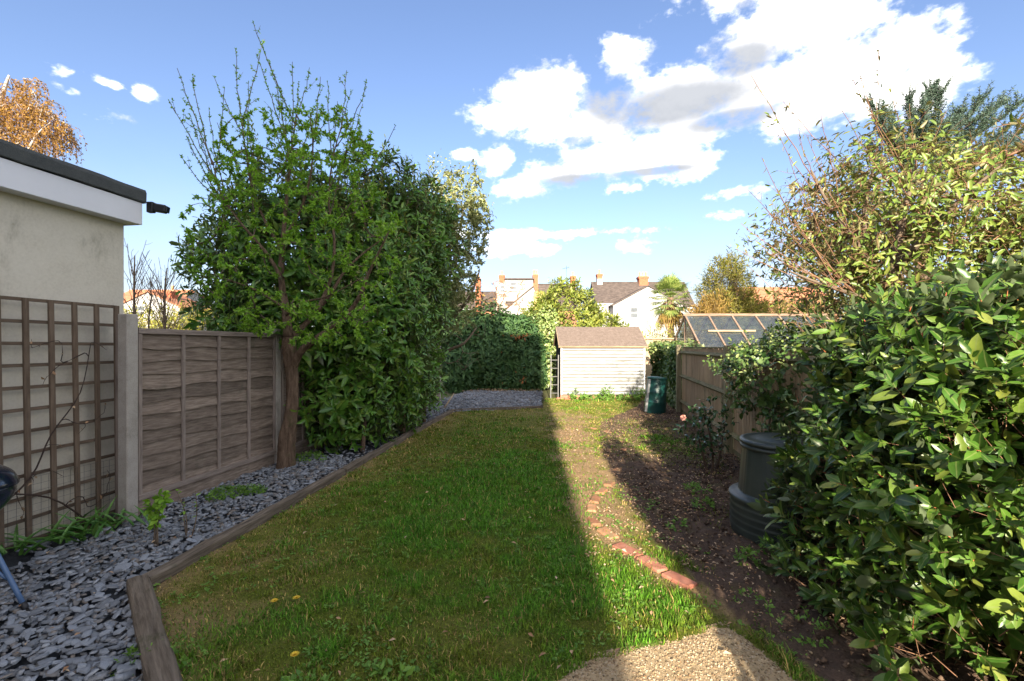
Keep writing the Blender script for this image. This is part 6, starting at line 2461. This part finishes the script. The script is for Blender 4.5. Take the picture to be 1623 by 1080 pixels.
def window(parent, c, w, h, nrm=(0, -1, 0), bars=1):
    """White sash window standing proud of the wall it belongs to."""
    c = Vector(c)
    n = Vector(nrm).normalized()
    x = Vector((0, 0, 1)).cross(n)
    mb = MB()
    fw = 0.07
    for s in (-1, 1):
        mb.bar(c + x * s * (w / 2 - fw / 2) - Vector((0, 0, h / 2)), c + x * s * (w / 2 - fw / 2) + Vector((0, 0, h / 2)), fw, 0.09, up=n)
    for z in [-h / 2 + fw / 2, h / 2 - fw / 2] + [-h / 2 + h * (k + 1) / (bars + 1) for k in range(bars)]:
        mb.bar(c - x * (w / 2 - fw) + Vector((0, 0, z)), c + x * (w / 2 - fw) + Vector((0, 0, z)), 0.08, fw, up=(0, 0, 1))
    mb.bar(c - x * (w / 2 + 0.08) - Vector((0, 0, h / 2 + 0.05)) + n * 0.04, c + x * (w / 2 + 0.08) - Vector((0, 0, h / 2 + 0.05)) + n * 0.04, 0.16, 0.09)
    f = mb.build('window', M_WHITEF, parent)
    mb = MB()
    mb.box(c - n * 0.005, (abs(x.x) * (w - 0.1) + 0.02, abs(x.y) * (w - 0.1) + 0.02, h - 0.1))
    g = put('pane', mb.mesh('pane', M_WINGLASS), None)
    g.parent = f
    return f


def chimney(parent, x0, x1, y, z0, z1, pots, depth=0.9, white=None):
    mb = MB()
    w = x1 - x0
    xm = (x0 + x1) / 2
    zc = z1 - 0.30
    mb.box((xm, y, (z0 + zc) / 2), (w * 0.84, depth, zc - z0))
    mb.box((xm, y, zc + 0.06), (w * 0.94, depth + 0.06, 0.12))
    mb.box((xm, y, zc + 0.19), (w, depth + 0.12, 0.14))
    mb.box((xm, y, zc + 0.28), (w * 0.9, depth, 0.04))
    c = mb.build('chimney', M_CHIM, parent)
    if white:
        mb = MB()
        mb.box((xm, y, (z0 + white) / 2), (w * 0.87, depth + 0.03, white - z0))
        q = put('chimney_base', mb.mesh('chimney_base', M_WALLW), None)
        q.parent = c
    for k in range(pots):
        px = xm + (k - (pots - 1) / 2) * min(0.36, w / (pots + 0.3))
        mb = MB()
        mb.lathe((px, y, z1), [(0.13, 0.0), (0.12, 0.1), (0.105, 0.42), (0.125, 0.44), (0.125, 0.52), (0.09, 0.52), (0.085, 0.3)], 14)
        q = put('chimney_pot', mb.mesh('chimney_pot', M_POT), None)
        q.parent = c


def gable_house(parent, x0, x1, y0, y1, ze, zr, along='x', wall=M_WALLW, roof=M_ROOFD, over=0.18, xr=None):
    """Walls and a two-slope roof; ridge along x, or along y with its gable to the viewer."""
    mb = MB()
    xm, ym = ((x0 + x1) / 2 if xr is None else xr), (y0 + y1) / 2
    if along == 'x':
        mb.prism([(x0, y0, -0.1), (x0, y1, -0.1), (x0, y1, ze), (x0, ym, zr - 0.06), (x0, y0, ze)], (x1 - x0, 0, 0))
    else:
        mb.prism([(x0, y0, -0.1), (x1, y0, -0.1), (x1, y0, ze), (xm, y0, zr - 0.06), (x0, y0, ze)], (0, y1 - y0, 0))
    mb.build('wall', wall, parent)
    t = 0.12
    if along == 'x':
        for sg, nm in ((-1, 'roof'), (1, 'rear_roof')):
            ye = ym + sg * ((y1 - y0) / 2 + over)
            zz = ze - over * (zr - ze) / ((y1 - y0) / 2)
            mb = MB()
            # courses of slates as real steps
            nc = 16
            for k in range(nc):
                a, b = k / nc, (k + 1) / nc
                pa, pb = Vector((0, ye + (ym - ye) * a, zz + (zr - zz) * a)), Vector((0, ye + (ym - ye) * b, zz + (zr - zz) * b))
                lift = 0.035
                mb.prism([(x0 - 0.1, pa.y, pa.z), (x0 - 0.1, pb.y, pb.z), (x0 - 0.1, pb.y, pb.z + t * 0.5), (x0 - 0.1, pa.y, pa.z + t * 0.5 + lift)], (x1 - x0 + 0.2, 0, 0))
            mb.build(nm, roof, parent)
        mb = MB()
        mb.box((xm, ym, zr + 0.06), (x1 - x0 + 0.22, 0.26, 0.14), bev=0.04)
        mb.build('ridge', roof, parent)
    else:
        for sg, nm in ((-1, 'roof'), (1, 'roof')):
            hw = (xm - x0) if sg < 0 else (x1 - xm)
            xe = xm + sg * (hw + over)
            zz = ze - over * (zr - ze) / hw
            mb = MB()
            mb.prism([(xe, y0 - 0.12, zz), (xm, y0 - 0.12, zr), (xm, y0 - 0.12, zr + t), (xe, y0 - 0.12, zz + t)], (0, y1 - y0 + 0.2, 0))
            mb.build(nm, roof, parent)


def X(px, Y):
    return (px - CX) / F * Y


def Z(py, Y):
    return EYE - (py - HY) / F * Y


def houses():
    # right: white house with gabled wing
    Y = 46.0
    h = thing('white_gabled_house', (X(1000, Y), Y, 0), 'white rendered house with gable wing and two chimneys behind the shed', 'house')
    gable_house(h, X(946, 49), X(1100, 49), 49.0, 55.0, Z(484, 49), Z(449, 52), 'x', M_WALLW, M_ROOFD)
    gable_house(h, X(972, Y), X(1082, Y), Y, 51.6, Z(484, Y), Z(454, Y), 'y', M_WALLW, M_ROOFD)
    mb = MB()
    mb.box((X(960, 47.5), 48.3, Z(500, 47.5)), (X(975, 47.5) - X(948, 47.5), 1.4, 2 * (Z(481, 47.5) - Z(500, 47.5))))
    mb.build('low_wall', M_WALLW, h)
    window(h, (X(1004.5, Y), Y - 0.045, Z(496, Y)), 0.82, 1.12)
    chimney(h, X(945, 52), X(954.5, 52), 52.0, Z(460, 52), Z(435, 52), 1, 0.7, white=Z(443, 52))
    chimney(h, X(1014, 51), X(1031, 51), 52.0, Z(462, 51), Z(437, 51), 3, 0.9)
    # left: terrace end with box dormer, white gable wing
    Y = 45.0
    h = thing('dormer_house', (X(830, Y), Y, 0), 'pale house with flat roofed dormer and red chimneys left of the bright laurel', 'house')
    gable_house(h, X(786, 48), X(852, 48), 48.0, 54.0, Z(482, 48), Z(456, 51), 'x', M_WALLG, M_ROOFD)
    mb = MB()
    mb.box(((X(800, 48) + X(845, 48)) / 2, 49.6, (Z(478, 48) + Z(443.5, 48)) / 2), (X(845, 48) - X(800, 48), 3.2, Z(443.5, 48) - Z(478, 48)))
    mb.build('dormer', M_WALLG, h)
    mb = MB()
    mb.box(((X(799, 48) + X(847, 48)) / 2, 49.6, Z(442.5, 48)), (X(847, 48) - X(799, 48), 3.6, 0.13))
    mb.build('dormer_roof', M_ROOFD, h)
    window(h, (X(813.5, 48), 48 - 0.05, Z(453.5, 48)), 0.78, 0.92)
    mb = MB()
    mb.box(((X(787, 47.4) + X(801, 47.4)) / 2, 47.9, (Z(520, 47.4) + Z(447, 47.4)) / 2), (X(801, 47.4) - X(787, 47.4), 0.7, Z(447, 47.4) - Z(520, 47.4)))
    mb.build('bay_wall', M_WALLG, h)
    window(h, (X(796, 47.5), 47.5, Z(458.5, 47.5)), 0.62, 0.85)
    gable_house(h, X(790, Y), X(862, Y), Y, 47.3, Z(500, Y), Z(455, Y), 'y', M_WALLW, M_ROOFD, xr=X(845.5, Y))
    mb = MB()
    mb.box(((X(845.5, Y) + X(862, Y)) / 2, Y - 0.06, Z(490, Y)), (X(862, Y) - X(845.5, Y), 0.1, 3.4))
    mb.build('ochre_wall', M_WALLY, h)
    chimney(h, X(790, 50), X(800.5, 50), 51.0, Z(462, 50), Z(435, 50), 1, 0.8)
    chimney(h, X(844.5, 48), X(854, 48), 49.0, Z(470, 48), Z(434, 48), 2, 0.8)
    # dark roof house in the middle
    Y = 50.0
    h = thing('dark_roofed_house', (X(885, Y), Y, 0), 'dark roofed house mostly hidden by the bright laurel, one chimney at its right end', 'house')
    gable_house(h, X(853, Y), X(914, Y), Y, 56.0, Z(490, Y), Z(452, 53), 'x', M_HOUSEB, M_ROOFD)
    chimney(h, X(904.5, 52), X(913.5, 52), 52.6, Z(475, 52), Z(437, 52), 1, 0.8)
    mb = MB()
    a = Vector((X(899, 52), 52.8, Z(452, 53)))
    mb.tube([a, a + Vector((0, 0, 2.2))], 0.02, 5)
    mb.tube([a + Vector((-0.45, 0, 1.85)), a + Vector((0.35, 0, 2.0))], 0.014, 5)
    for k in range(5):
        q = a + Vector((-0.4 + 0.17 * k, 0, 1.86 + 0.03 * k))
        mb.tube([q - Vector((0, 0.2, 0.1)), q + Vector((0, 0.2, 0.14))], 0.010, 4)
    tag(mb.build('television_aerial', M_WIRE), 'thin television aerial above the dark roofed house', 'aerial')
    # brick house behind the grey tree
    Y = 47.0
    h = thing('brick_terrace_house', (X(755, Y), Y, 0), 'brick house with one tall red chimney behind bare shrubs and the grey tree', 'house')
    gable_house(h, X(700, Y), X(783, Y), Y + 1.5, Y + 8, Z(490, Y), Z(463, Y + 4), 'x', M_HOUSEB, M_ROOFD)
    chimney(h, X(752.5, Y), X(761.5, Y), Y + 0.9, Z(500, Y), Z(440, Y), 1, 0.8)
    window(h, (X(738, Y + 1.5), Y + 1.45, Z(500, Y + 1.5)), 0.9, 1.3)
    # red-tiled roof at the right
    Y = 36.0
    h = thing('red_roofed_house', (X(1230, Y), Y, 0), 'low house with red tiled roof behind the greenhouse trees', 'house')
    gable_house(h, X(1185, Y), X(1330, Y), Y, Y + 6, Z(480, Y), Z(458, Y + 3), 'x', M_HOUSEB, M_ROOFR)
    # left, above the lapped fence
    Y = 38.0
    h = thing('orange_roofed_house', (X(215, Y), Y, 0), 'house with orange roof and brick chimney glimpsed over the lapped fence', 'house')
    gable_house(h, X(120, Y), X(238, Y), Y + 2, Y + 9, Z(482, Y), Z(461, Y + 5), 'x', M_WALLW, M_ROOFR)
    gable_house(h, X(185, Y), X(285, Y), Y, Y + 4, Z(487, Y), Z(463, Y), 'y', M_WALLW, M_ROOFR)
    chimney(h, X(248, Y), X(257, Y), Y + 1.5, Z(480, Y), Z(459, Y), 1, 0.8)
    window(h, (X(220, Y), Y - 0.05, Z(494, Y)), 1.2, 1.0)
    # the viewer's own house: it stands behind the camera and throws the straight-edged shade over the lawn
    h = thing('brick_house', (-4.0, -8.3, 0), 'brick house whose straight edged shadow covers the left of the lawn', 'house')
    x0, x1, y0, y1 = -8.4, -0.02, -12.4, -4.2
    gable_house(h, x0, x1, y0, y1, 7.6, 10.45, 'x', M_HOUSEB, M_ROOFD, 0.12)
    for (x, z, w, hh) in ((-1.2, 4.2, 1.2, 1.2), (-4.4, 4.2, 1.8, 1.2), (-4.4, 1.35, 2.2, 1.3), (-7.0, 1.5, 1.2, 1.2)):
        window(h, (x, y1 + 0.05, z), w, hh, (0, 1, 0), 1)
    mb = MB()
    mb.box((-1.2, y1 + 0.03, 1.03), (0.95, 0.07, 2.05), bev=0.01)
    mb.build('door', M_WHITEF, h)


houses()

# ------------------------------------------------------------------ greenhouse


def greenhouse():
    x0, x1 = 4.37, 7.9
    yr, yf, yb = 11.5, 10.55, 12.45
    zr, ze = 2.28, 1.48
    g = thing('greenhouse', ((x0 + x1) / 2, yr, 0), 'timber framed greenhouse with glass roof beyond the boarded fence', 'greenhouse')

    def bar(nm, a, b, w=0.04, h=0.05, mat=M_GHFRAME):
        mb = MB()
        mb.bar(a, b, w, h, bev=0.004)
        return mb.build(nm, mat, g)
    bar('ridge_beam', (x0 - 0.05, yr, zr + 0.012), (x1 + 0.05, yr, zr + 0.012), 0.07, 0.06)
    bar('eaves_beam', (x0, yf, ze - 0.06), (x1, yf, ze - 0.06), 0.05, 0.06)
    bar('eaves_beam', (x0, yb, ze - 0.06), (x1, yb, ze - 0.06), 0.05, 0.06)
    n = 6
    for sg, ye in ((-1, yf), (1, yb)):
        for i in range(n + 1):
            x = x0 + (x1 - x0) * i / n
            bar('glazing_bar', (x, ye, ze), (x, yr + sg * 0.02, zr - 0.02), 0.042, 0.045)
            bar('post', (x, ye, 0.0), (x, ye, ze - 0.09), 0.045, 0.045)
            if i < n:
                xm = x + (x1 - x0) / n / 2
                for k in range(2):
                    ta, tb = k * 0.5, (k + 1) * 0.5 + 0.01
                    mb = MB()
                    w = (x1 - x0) / n - 0.05
                    A = Vector((xm, ye + (yr - ye) * ta, ze + (zr - ze) * ta - 0.004 + 0.006 * k))
                    B = Vector((xm, ye + (yr - ye) * tb, ze + (zr - ze) * tb - 0.012 + 0.006 * k))
                    mb.bar(A, B, w, 0.004)
                    mb.build('pane', M_GLASS, g)
                mb = MB()
                mb.bar((xm, ye, 0.1), (xm, ye, ze - 0.1), 0.004, (x1 - x0) / n - 0.05, up=(0, 1, 0))
                mb.build('pane', M_GLASS, g)
    # gable end towards the shed
    for y in (yf + 0.35, yr, yb - 0.35):
        zt = ze + (zr - ze) * (1 - abs(y - yr) / (yr - yf))
        bar('gable_post', (x0, y, 0.0), (x0, y, zt - 0.05), 0.04, 0.04)
    ys = [yf + 0.03, yf + 0.35, yr, yb - 0.35, yb - 0.03]
    for a, b in zip(ys[:-1], ys[1:]):
        za = ze + (zr - ze) * (1 - abs(a - yr) / (yr - yf)) - 0.06
        zb2 = ze + (zr - ze) * (1 - abs(b - yr) / (yr - yf)) - 0.06
        mb = MB()
        mb.prism([(x0 + 0.002, a + 0.025, 0.05), (x0 + 0.002, b - 0.025, 0.05), (x0 + 0.002, b - 0.025, zb2), (x0 + 0.002, a + 0.025, za)], (0.004, 0, 0))
        mb.build('gable_pane', M_GLASS, g)
    bar('vent_bar', (x0 + 0.35, yf + 0.42, ze + 0.39), (x0 + 1.5, yf + 0.42, ze + 0.39), 0.04, 0.04, M_OLDWOOD)
    bar('staging', (x0 + 0.5, yr + 0.5, 1.0), (x1 - 0.4, yr + 0.5, 1.0), 0.5, 0.04, M_OLDWOOD)
    # seedlings on the staging
    t = thing('potted_seedlings', (5.2, 11.9, 1.02), 'green potted seedlings inside the greenhouse', 'plants')
    P, Nn = shell([((5.0, 11.9, 1.2), (0.35, 0.2, 0.22)), ((5.6, 11.95, 1.12), (0.3, 0.2, 0.15)), ((4.75, 11.2, 1.28), (0.25, 0.2, 0.2))], 160, 0.2, 0.2, 3, 99)
    A, _ = shoots(P, Nn, 5, 0.06, 0.07, 0.035, 98, 0.6)
    foliage(t, A, T_LOW, L_WEED, 'foliage')


greenhouse()

# boards of the neighbour's fence in the sun behind the ivy
r = random.Random(3)
f = thing('sunlit_fence', (4.9, 15.6, 0), 'sunlit pale timber fence top between the shed roof and the greenhouse', 'fence')
for i in range(7):
    mb = MB()
    x = 4.45 + i * 0.27
    mb.box((x, 15.6 + 0.006 * (i % 2), 0.9), (0.255, 0.022, 1.66 + r.uniform(-0.015, 0.015)), bev=0.003)
    mb.build('plank', M_OLDWOOD, f)
mb = MB()
mb.box((5.25, 15.56, 1.76), (2.0, 0.07, 0.05), bev=0.004)
mb.build('capping_rail', M_OLDWOOD, f)

# ------------------------------------------------------------------ trees and shrubs beyond the garden


def palm():
    Y = 21.0
    c = at(1062, 472, Y)
    t = thing('fan_palm', (c.x, Y, 0), 'fan palm with ragged brown skirt beside the white gabled house', 'palm tree')
    mb = MB()
    mb.tube([(c.x, Y, 0), (c.x + 0.05, Y, 1.5), (c.x, Y, c.z)], [0.17, 0.16, 0.15], 10)
    mb.build('trunk', M_BARK, t)
    r = random.Random(21)
    M1, M2, ST = MB(), MB(), MB()
    k = 0
    for i in range(64):
        a = i * 2.39996
        e = R(80 - 150 * (i / 64))
        dead = i > 50
        L = 0.62 * (0.85 + 0.3 * r.random())
        d = Vector((math.cos(a) * math.cos(e), math.sin(a) * math.cos(e), math.sin(e)))
        h = c + Vector((0, 0, 0.15 - 0.55 * i / 64)) + d * L
        mbx = MB()
        mbx.tube([c + Vector((0, 0, 0.1 - 0.5 * i / 64)), h], [0.014, 0.009], 4, cap=False)
        u = Vector((0, 0, 1)).cross(d)
        u = u.normalized() if u.length > 0.05 else Vector((1, 0, 0))
        w = d.cross(u)
        nf = 17
        for q in range(nf):
            b = R(-95 + 190 * q / (nf - 1))
            dd = (d * math.cos(b) + u * math.sin(b)).normalized()
            ll = 0.52 * (0.75 + 0.25 * math.cos(b)) * r.uniform(0.85, 1.1)
            m = h + dd * ll * 0.6
            tip = h + dd * ll + Vector((0, 0, -0.13 * r.uniform(0.5, 1.4)))
            s = w.cross(dd).normalized() if False else dd.cross(w).normalized() * 0.022
            mbx.add([h - s * 0.3, h + s * 0.3, m + s, tip, m - s], [(0, 1, 2, 4), (4, 2, 3)])
        mbx.build('frond', L_STRAW if dead else L_PALM, t)
    mb = MB()
    for i in range(70):
        a = r.random() * 6.283
        p = Vector((c.x + 0.17 * math.cos(a), Y + 0.17 * math.sin(a), c.z - r.uniform(0.2, 1.2)))
        mb.tube([p, p + Vector((math.cos(a) * 0.2, math.sin(a) * 0.2, -0.1)), p + Vector((math.cos(a) * 0.28, math.sin(a) * 0.28, -0.5))], [0.03, 0.025, 0.008], 3, cap=False)
    mb.build('skirt', M_TWIGR, t, 'stuff')


palm()


def clump(name, label, blobs, n, per, sl, ln, wd, mat, seed, cat='shrub', up=0.7, tpl=T_LOW, stems=True, depth=0.5, lump=0.22, group=None, tm=None):
    c = blobs[0][0]
    t = thing(name, (c[0], c[1], 0), label, cat, group)
    P, Nn = shell(blobs, n, depth, lump, 1.4, seed, 0.05)
    A, st = shoots(P, Nn, per, sl, ln, wd, seed, up, (1.1, 0.35), 0.35)
    sticks(*st, 0.005, 'twigs', tm or M_TWIG, t, 1.0)
    foliage(t, A, tpl, mat, 'foliage')
    if stems:
        mb = MB()
        for b in blobs:
            for k in range(3):
                q = Vector((b[0][0] + 0.25 * (k - 1), b[0][1], 0))
                mb.tube([q, Vector((b[0][0] + 0.12 * (k - 1), b[0][1], b[0][2] * 0.6)), Vector((b[0][0] + 0.3 * (k - 1) * b[1][0], b[0][1], b[0][2] + 0.3 * b[1][2]))], [0.05, 0.04, 0.02], 6)
        mb.build('trunk', M_BARK, t)
    return t


Yb = 17.5
clump('bamboo', 'tall yellow green bamboo catching sun behind the greenhouse', [((X(1150, Yb), Yb, 2.9), (0.95, 0.8, 1.75)), ((X(1185, Yb), Yb + .4, 2.3), (0.95, 0.8, 1.2)), ((X(1162, Yb), Yb, 4.0), (0.45, 0.5, 0.85))], 2300, 8, 0.42, 0.17, 0.026, L_BAMBOO, 101, 'bamboo', 1.3)
clump('golden_grass', 'straw coloured dry grass shrub left of the bamboo', [((X(1115, 16.8), 16.8, 1.9), (0.55, 0.5, 0.95)), ((X(1128, 16.8), 16.9, 2.3), (0.5, 0.5, 0.85))], 900, 7, 0.45, 0.18, 0.022, L_STRAW, 102, 'shrub', 1.8)
clump('yellow_hedge', 'olive yellow hedge under the red roof behind the greenhouse', [((X(1225, 19), 19, 1.6), (1.5, 0.8, 1.6), 2.5), ((X(1290, 19), 19, 1.7), (1.5, 0.8, 1.5), 2.5)], 2200, 7, 0.28, 0.13, 0.04, L_BAMBOO, 103, 'hedge', 0.8)
clump('low_yellow_shrub', 'sunlit yellow green shrub under the palm behind the shed', [((X(1050, 17.5), 17.5, 1.0), (1.0, 0.7, 1.15)), ((X(1080, 17.6), 17.6, 0.9), (0.9, 0.7, 1.0)), ((X(1010, 18), 18.0, 0.9), (0.9, 0.7, 0.9))], 1100, 8, 0.24, 0.12, 0.04, L_YEL, 104, 'shrub', 0.8)
clump('dark_shrub', 'dark green shrub at the greenhouse right end below the tall shrub', [((8.6, 12.6, 1.5), (1.0, 0.9, 1.3)), ((6.6, 8.4, 0.7), (1.3, 1.0, 1.15)), ((8.8, 9.4, 1.0), (1.4, 1.2, 1.6))], 1800, 7, 0.2, 0.11, 0.045, L_LAUREL, 105, 'shrub', 0.5)
clump('yellow_shrub', 'sunlit yellow green shrub above the lapped fence by the garage', [((X(215, 13), 13, 1.4), (0.8, 0.5, 1.15)), ((X(265, 13), 13.2, 1.35), (0.8, 0.5, 1.05))], 1500, 7, 0.2, 0.09, 0.04, L_YEL, 106, 'shrub', 0.8)
clump('golden_shrub', 'golden brown shrub beyond the lapped fence beside the laurel', [((X(300, 14), 14.2, 1.5), (0.9, 0.5, 1.25)), ((X(335, 14), 14, 1.3), (0.8, 0.5, 1.1))], 1300, 7, 0.2, 0.09, 0.04, L_BAMBOO, 107, 'shrub', 0.8)

# bare brush before the dormer house
Yh = 22.0
rb = random.Random(40)
for (nm, lb, pxa, pxb, top, n, mt) in (('bare_brush', 'thicket of bare orange brown stems behind the dark hedge', 745, 835, 445, 190, M_TWIGR),):
    t = thing(nm, (X(790, Yh), Yh, 0), lb, 'shrub')
    limbs = [smooth_path([(X(x, Yh), Yh, 0), (X(x + rb.uniform(-6, 6), Yh), Yh, 1.6), (X(x + rb.uniform(-8, 8), Yh), Yh, 3.2)], 3) for x in range(755, 830, 12)]
    tips = [at(rb.uniform(pxa, pxb), rb.uniform(top, 495), Yh + rb.uniform(-1, 1)) for _ in range(n)]
    ch = grow(limbs, tips, 9, 0.009, 0.35, 0.1, 0.5, 0.03)
    mb = MB()
    for l in limbs:
        mb.tube(l, [0.05 - 0.004 * i for i in range(len(l))], 5)
    mb.build('stem', mt, t)
    chains_mesh(ch, 'twigs', mt, t, 3)
    foliage(t, chain_leaves(ch, 2.2, 0.11, 0.05, 10), T_LOW, L_STRAW, 'foliage')

# bare saplings over the left fence


def bare_tree(name, label, base, tops, r0, n, seed, spread, mat):
    t = thing(name, base, label, 'tree')
    rr = random.Random(seed)
    l = smooth_path([base] + tops, 4)
    mb = MB()
    mb.tube(l, [r0 * (1 - 0.75 * i / (len(l) - 1)) for i in range(len(l))], 8)
    mb.build('trunk', mat, t)
    z1 = l[-1].z
    tips = []
    for _ in range(n):
        h = rr.uniform(0.35, 1.1)
        a = rr.random() * 6.283
        s = spread * (1.25 - 0.75 * h) * rr.uniform(0.3, 1)
        q = l[min(len(l) - 1, int(h * (len(l) - 1)))]
        tips.append((q.x + math.cos(a) * s, q.y + math.sin(a) * s, z1 * h + rr.uniform(-0.1, 0.25)))
    ch = long_shoots([l], tips, seed, spread * 0.75, 0.0028, 0.9, base.x)
    chains_mesh(ch, 'twigs', mat, t, 3)


Yt = 8.6
bare_tree('bare_sapling', 'bare reddish young tree just right of the garage corner', at(214, 560, Yt) * 1, [at(213, 500, Yt), at(213, 440, Yt), at(214, 405, Yt)], 0.030, 46, 3, 0.75, M_TWIG)
bare_tree('bare_sapling', 'bare branching fruit tree above the lapped fence near the laurel', at(262, 560, Yt + 1), [at(261, 500, Yt + 1), at(262, 455, Yt + 1), at(265, 425, Yt + 1)], 0.034, 80, 4, 1.0, M_TWIG)
bare_tree('bare_sapling', 'thin bare sapling in front of the orange roofed house', at(238, 560, Yt + .5), [at(236, 510, Yt + .5), at(240, 470, Yt + .5), at(238, 440, Yt + .5)], 0.02, 24, 5, 0.5, M_TWIG)


def birch():
    Y = 18.0
    b = Vector((X(-20, Y), Y, 0))
    t = thing('golden_birch', b, 'golden weeping birch rising behind the garage roof at the far left', 'tree')
    limbs = [[b, at(-25, 320, Y), at(-15, 230, Y), at(5, 150, Y), at(15, 120, Y)], [at(-20, 300, Y), at(20, 240, Y), at(45, 205, Y), at(62, 170, Y)], [at(-22, 310, Y), at(30, 262, Y - .4), at(58, 215, Y - .5), at(80, 195, Y - .5)],
             [at(-18, 260, Y), at(5, 200, Y + .4), at(30, 150, Y + .4)], [at(-25, 300, Y), at(-60, 230, Y), at(-80, 170, Y)], [at(-18, 250, Y), at(-40, 180, Y), at(-45, 130, Y)]]
    ls = [smooth_path(l, 3) for l in limbs]
    for i, l in enumerate(ls):
        mb = MB()
        r0 = 0.17 if i == 0 else 0.07
        mb.tube(l, [r0 * (1 - 0.8 * k / (len(l) - 1)) for k in range(len(l))], 8)
        mb.build('trunk', M_BIRCH, t)
    blobs = [((X(15, Y), Y, Z(175, Y)), (1.75, 1.3, 1.35)), ((X(70, Y), Y, Z(205, Y)), (0.85, 0.9, 0.85)), ((X(-60, Y), Y, Z(180, Y)), (1.6, 1.3, 1.4)), ((X(40, Y), Y, Z(145, Y)), (0.7, 0.7, 0.6))]
    P, Nn = shell(blobs, 420, 0.9, 0.25, 1.0, 111)
    ch = grow(ls, [tuple(p) for p in P], 112, 0.008, 0.4, 0.15, 0.4, 0.05)
    chains_mesh(ch, 'branches', M_BIRCH, t, 3)
    r = random.Random(5)
    hang = []
    for pts, rad in ch:
        for q in range(4):
            p = pts[r.randrange(1, len(pts))]
            l = r.uniform(0.4, 1.3)
            dx, dy = r.uniform(-0.25, 0.25), r.uniform(-0.25, 0.25)
            hang.append(([p, p + Vector((dx, dy, -0.05)), p + Vector((dx * 1.5, dy * 1.5, -l * 0.5)), p + Vector((dx * 1.7, dy * 1.7, -l))], [0.006, 0.005, 0.004, 0.003]))
    chains_mesh(hang, 'hanging_twigs', M_TWIGR, t, 3)
    foliage(t, chain_leaves(hang, 12, 0.085, 0.05, 113, 0.05, 0.3, 0.3, 0.6, True, 1), T_LOW, L_BIRCH, 'foliage')


birch()


# far tree line that closes the horizon: reads as one mass
def treeline():
    r = np.random.default_rng(9)
    blobs = []
    for k in range(44):
        x = -95 + 190 * k / 43 + r.normal() * 2
        y = 72 + 16 * r.random()
        h = 3.2 + 1.6 * r.random()
        blobs.append(((x, y, h * 0.45), (3.6 + 1.5 * r.random(), 2.5, h * 0.62)))
    P, Nn = shell(blobs, 26000, 0.7, 0.25, 0.4, 121, 0.0)
    A = scatter_leaves(P, Nn, 0.62, 0.42, 122, 0.8, 0.1)
    V, T, s = leaf_arrays(A, T_LOW)
    tag(put('treeline', np_mesh('treeline', V, T, L_IVY, {'side': ('FLOAT', s)}), kind='stuff'), 'distant line of trees and hedges behind the houses', 'trees')


treeline()
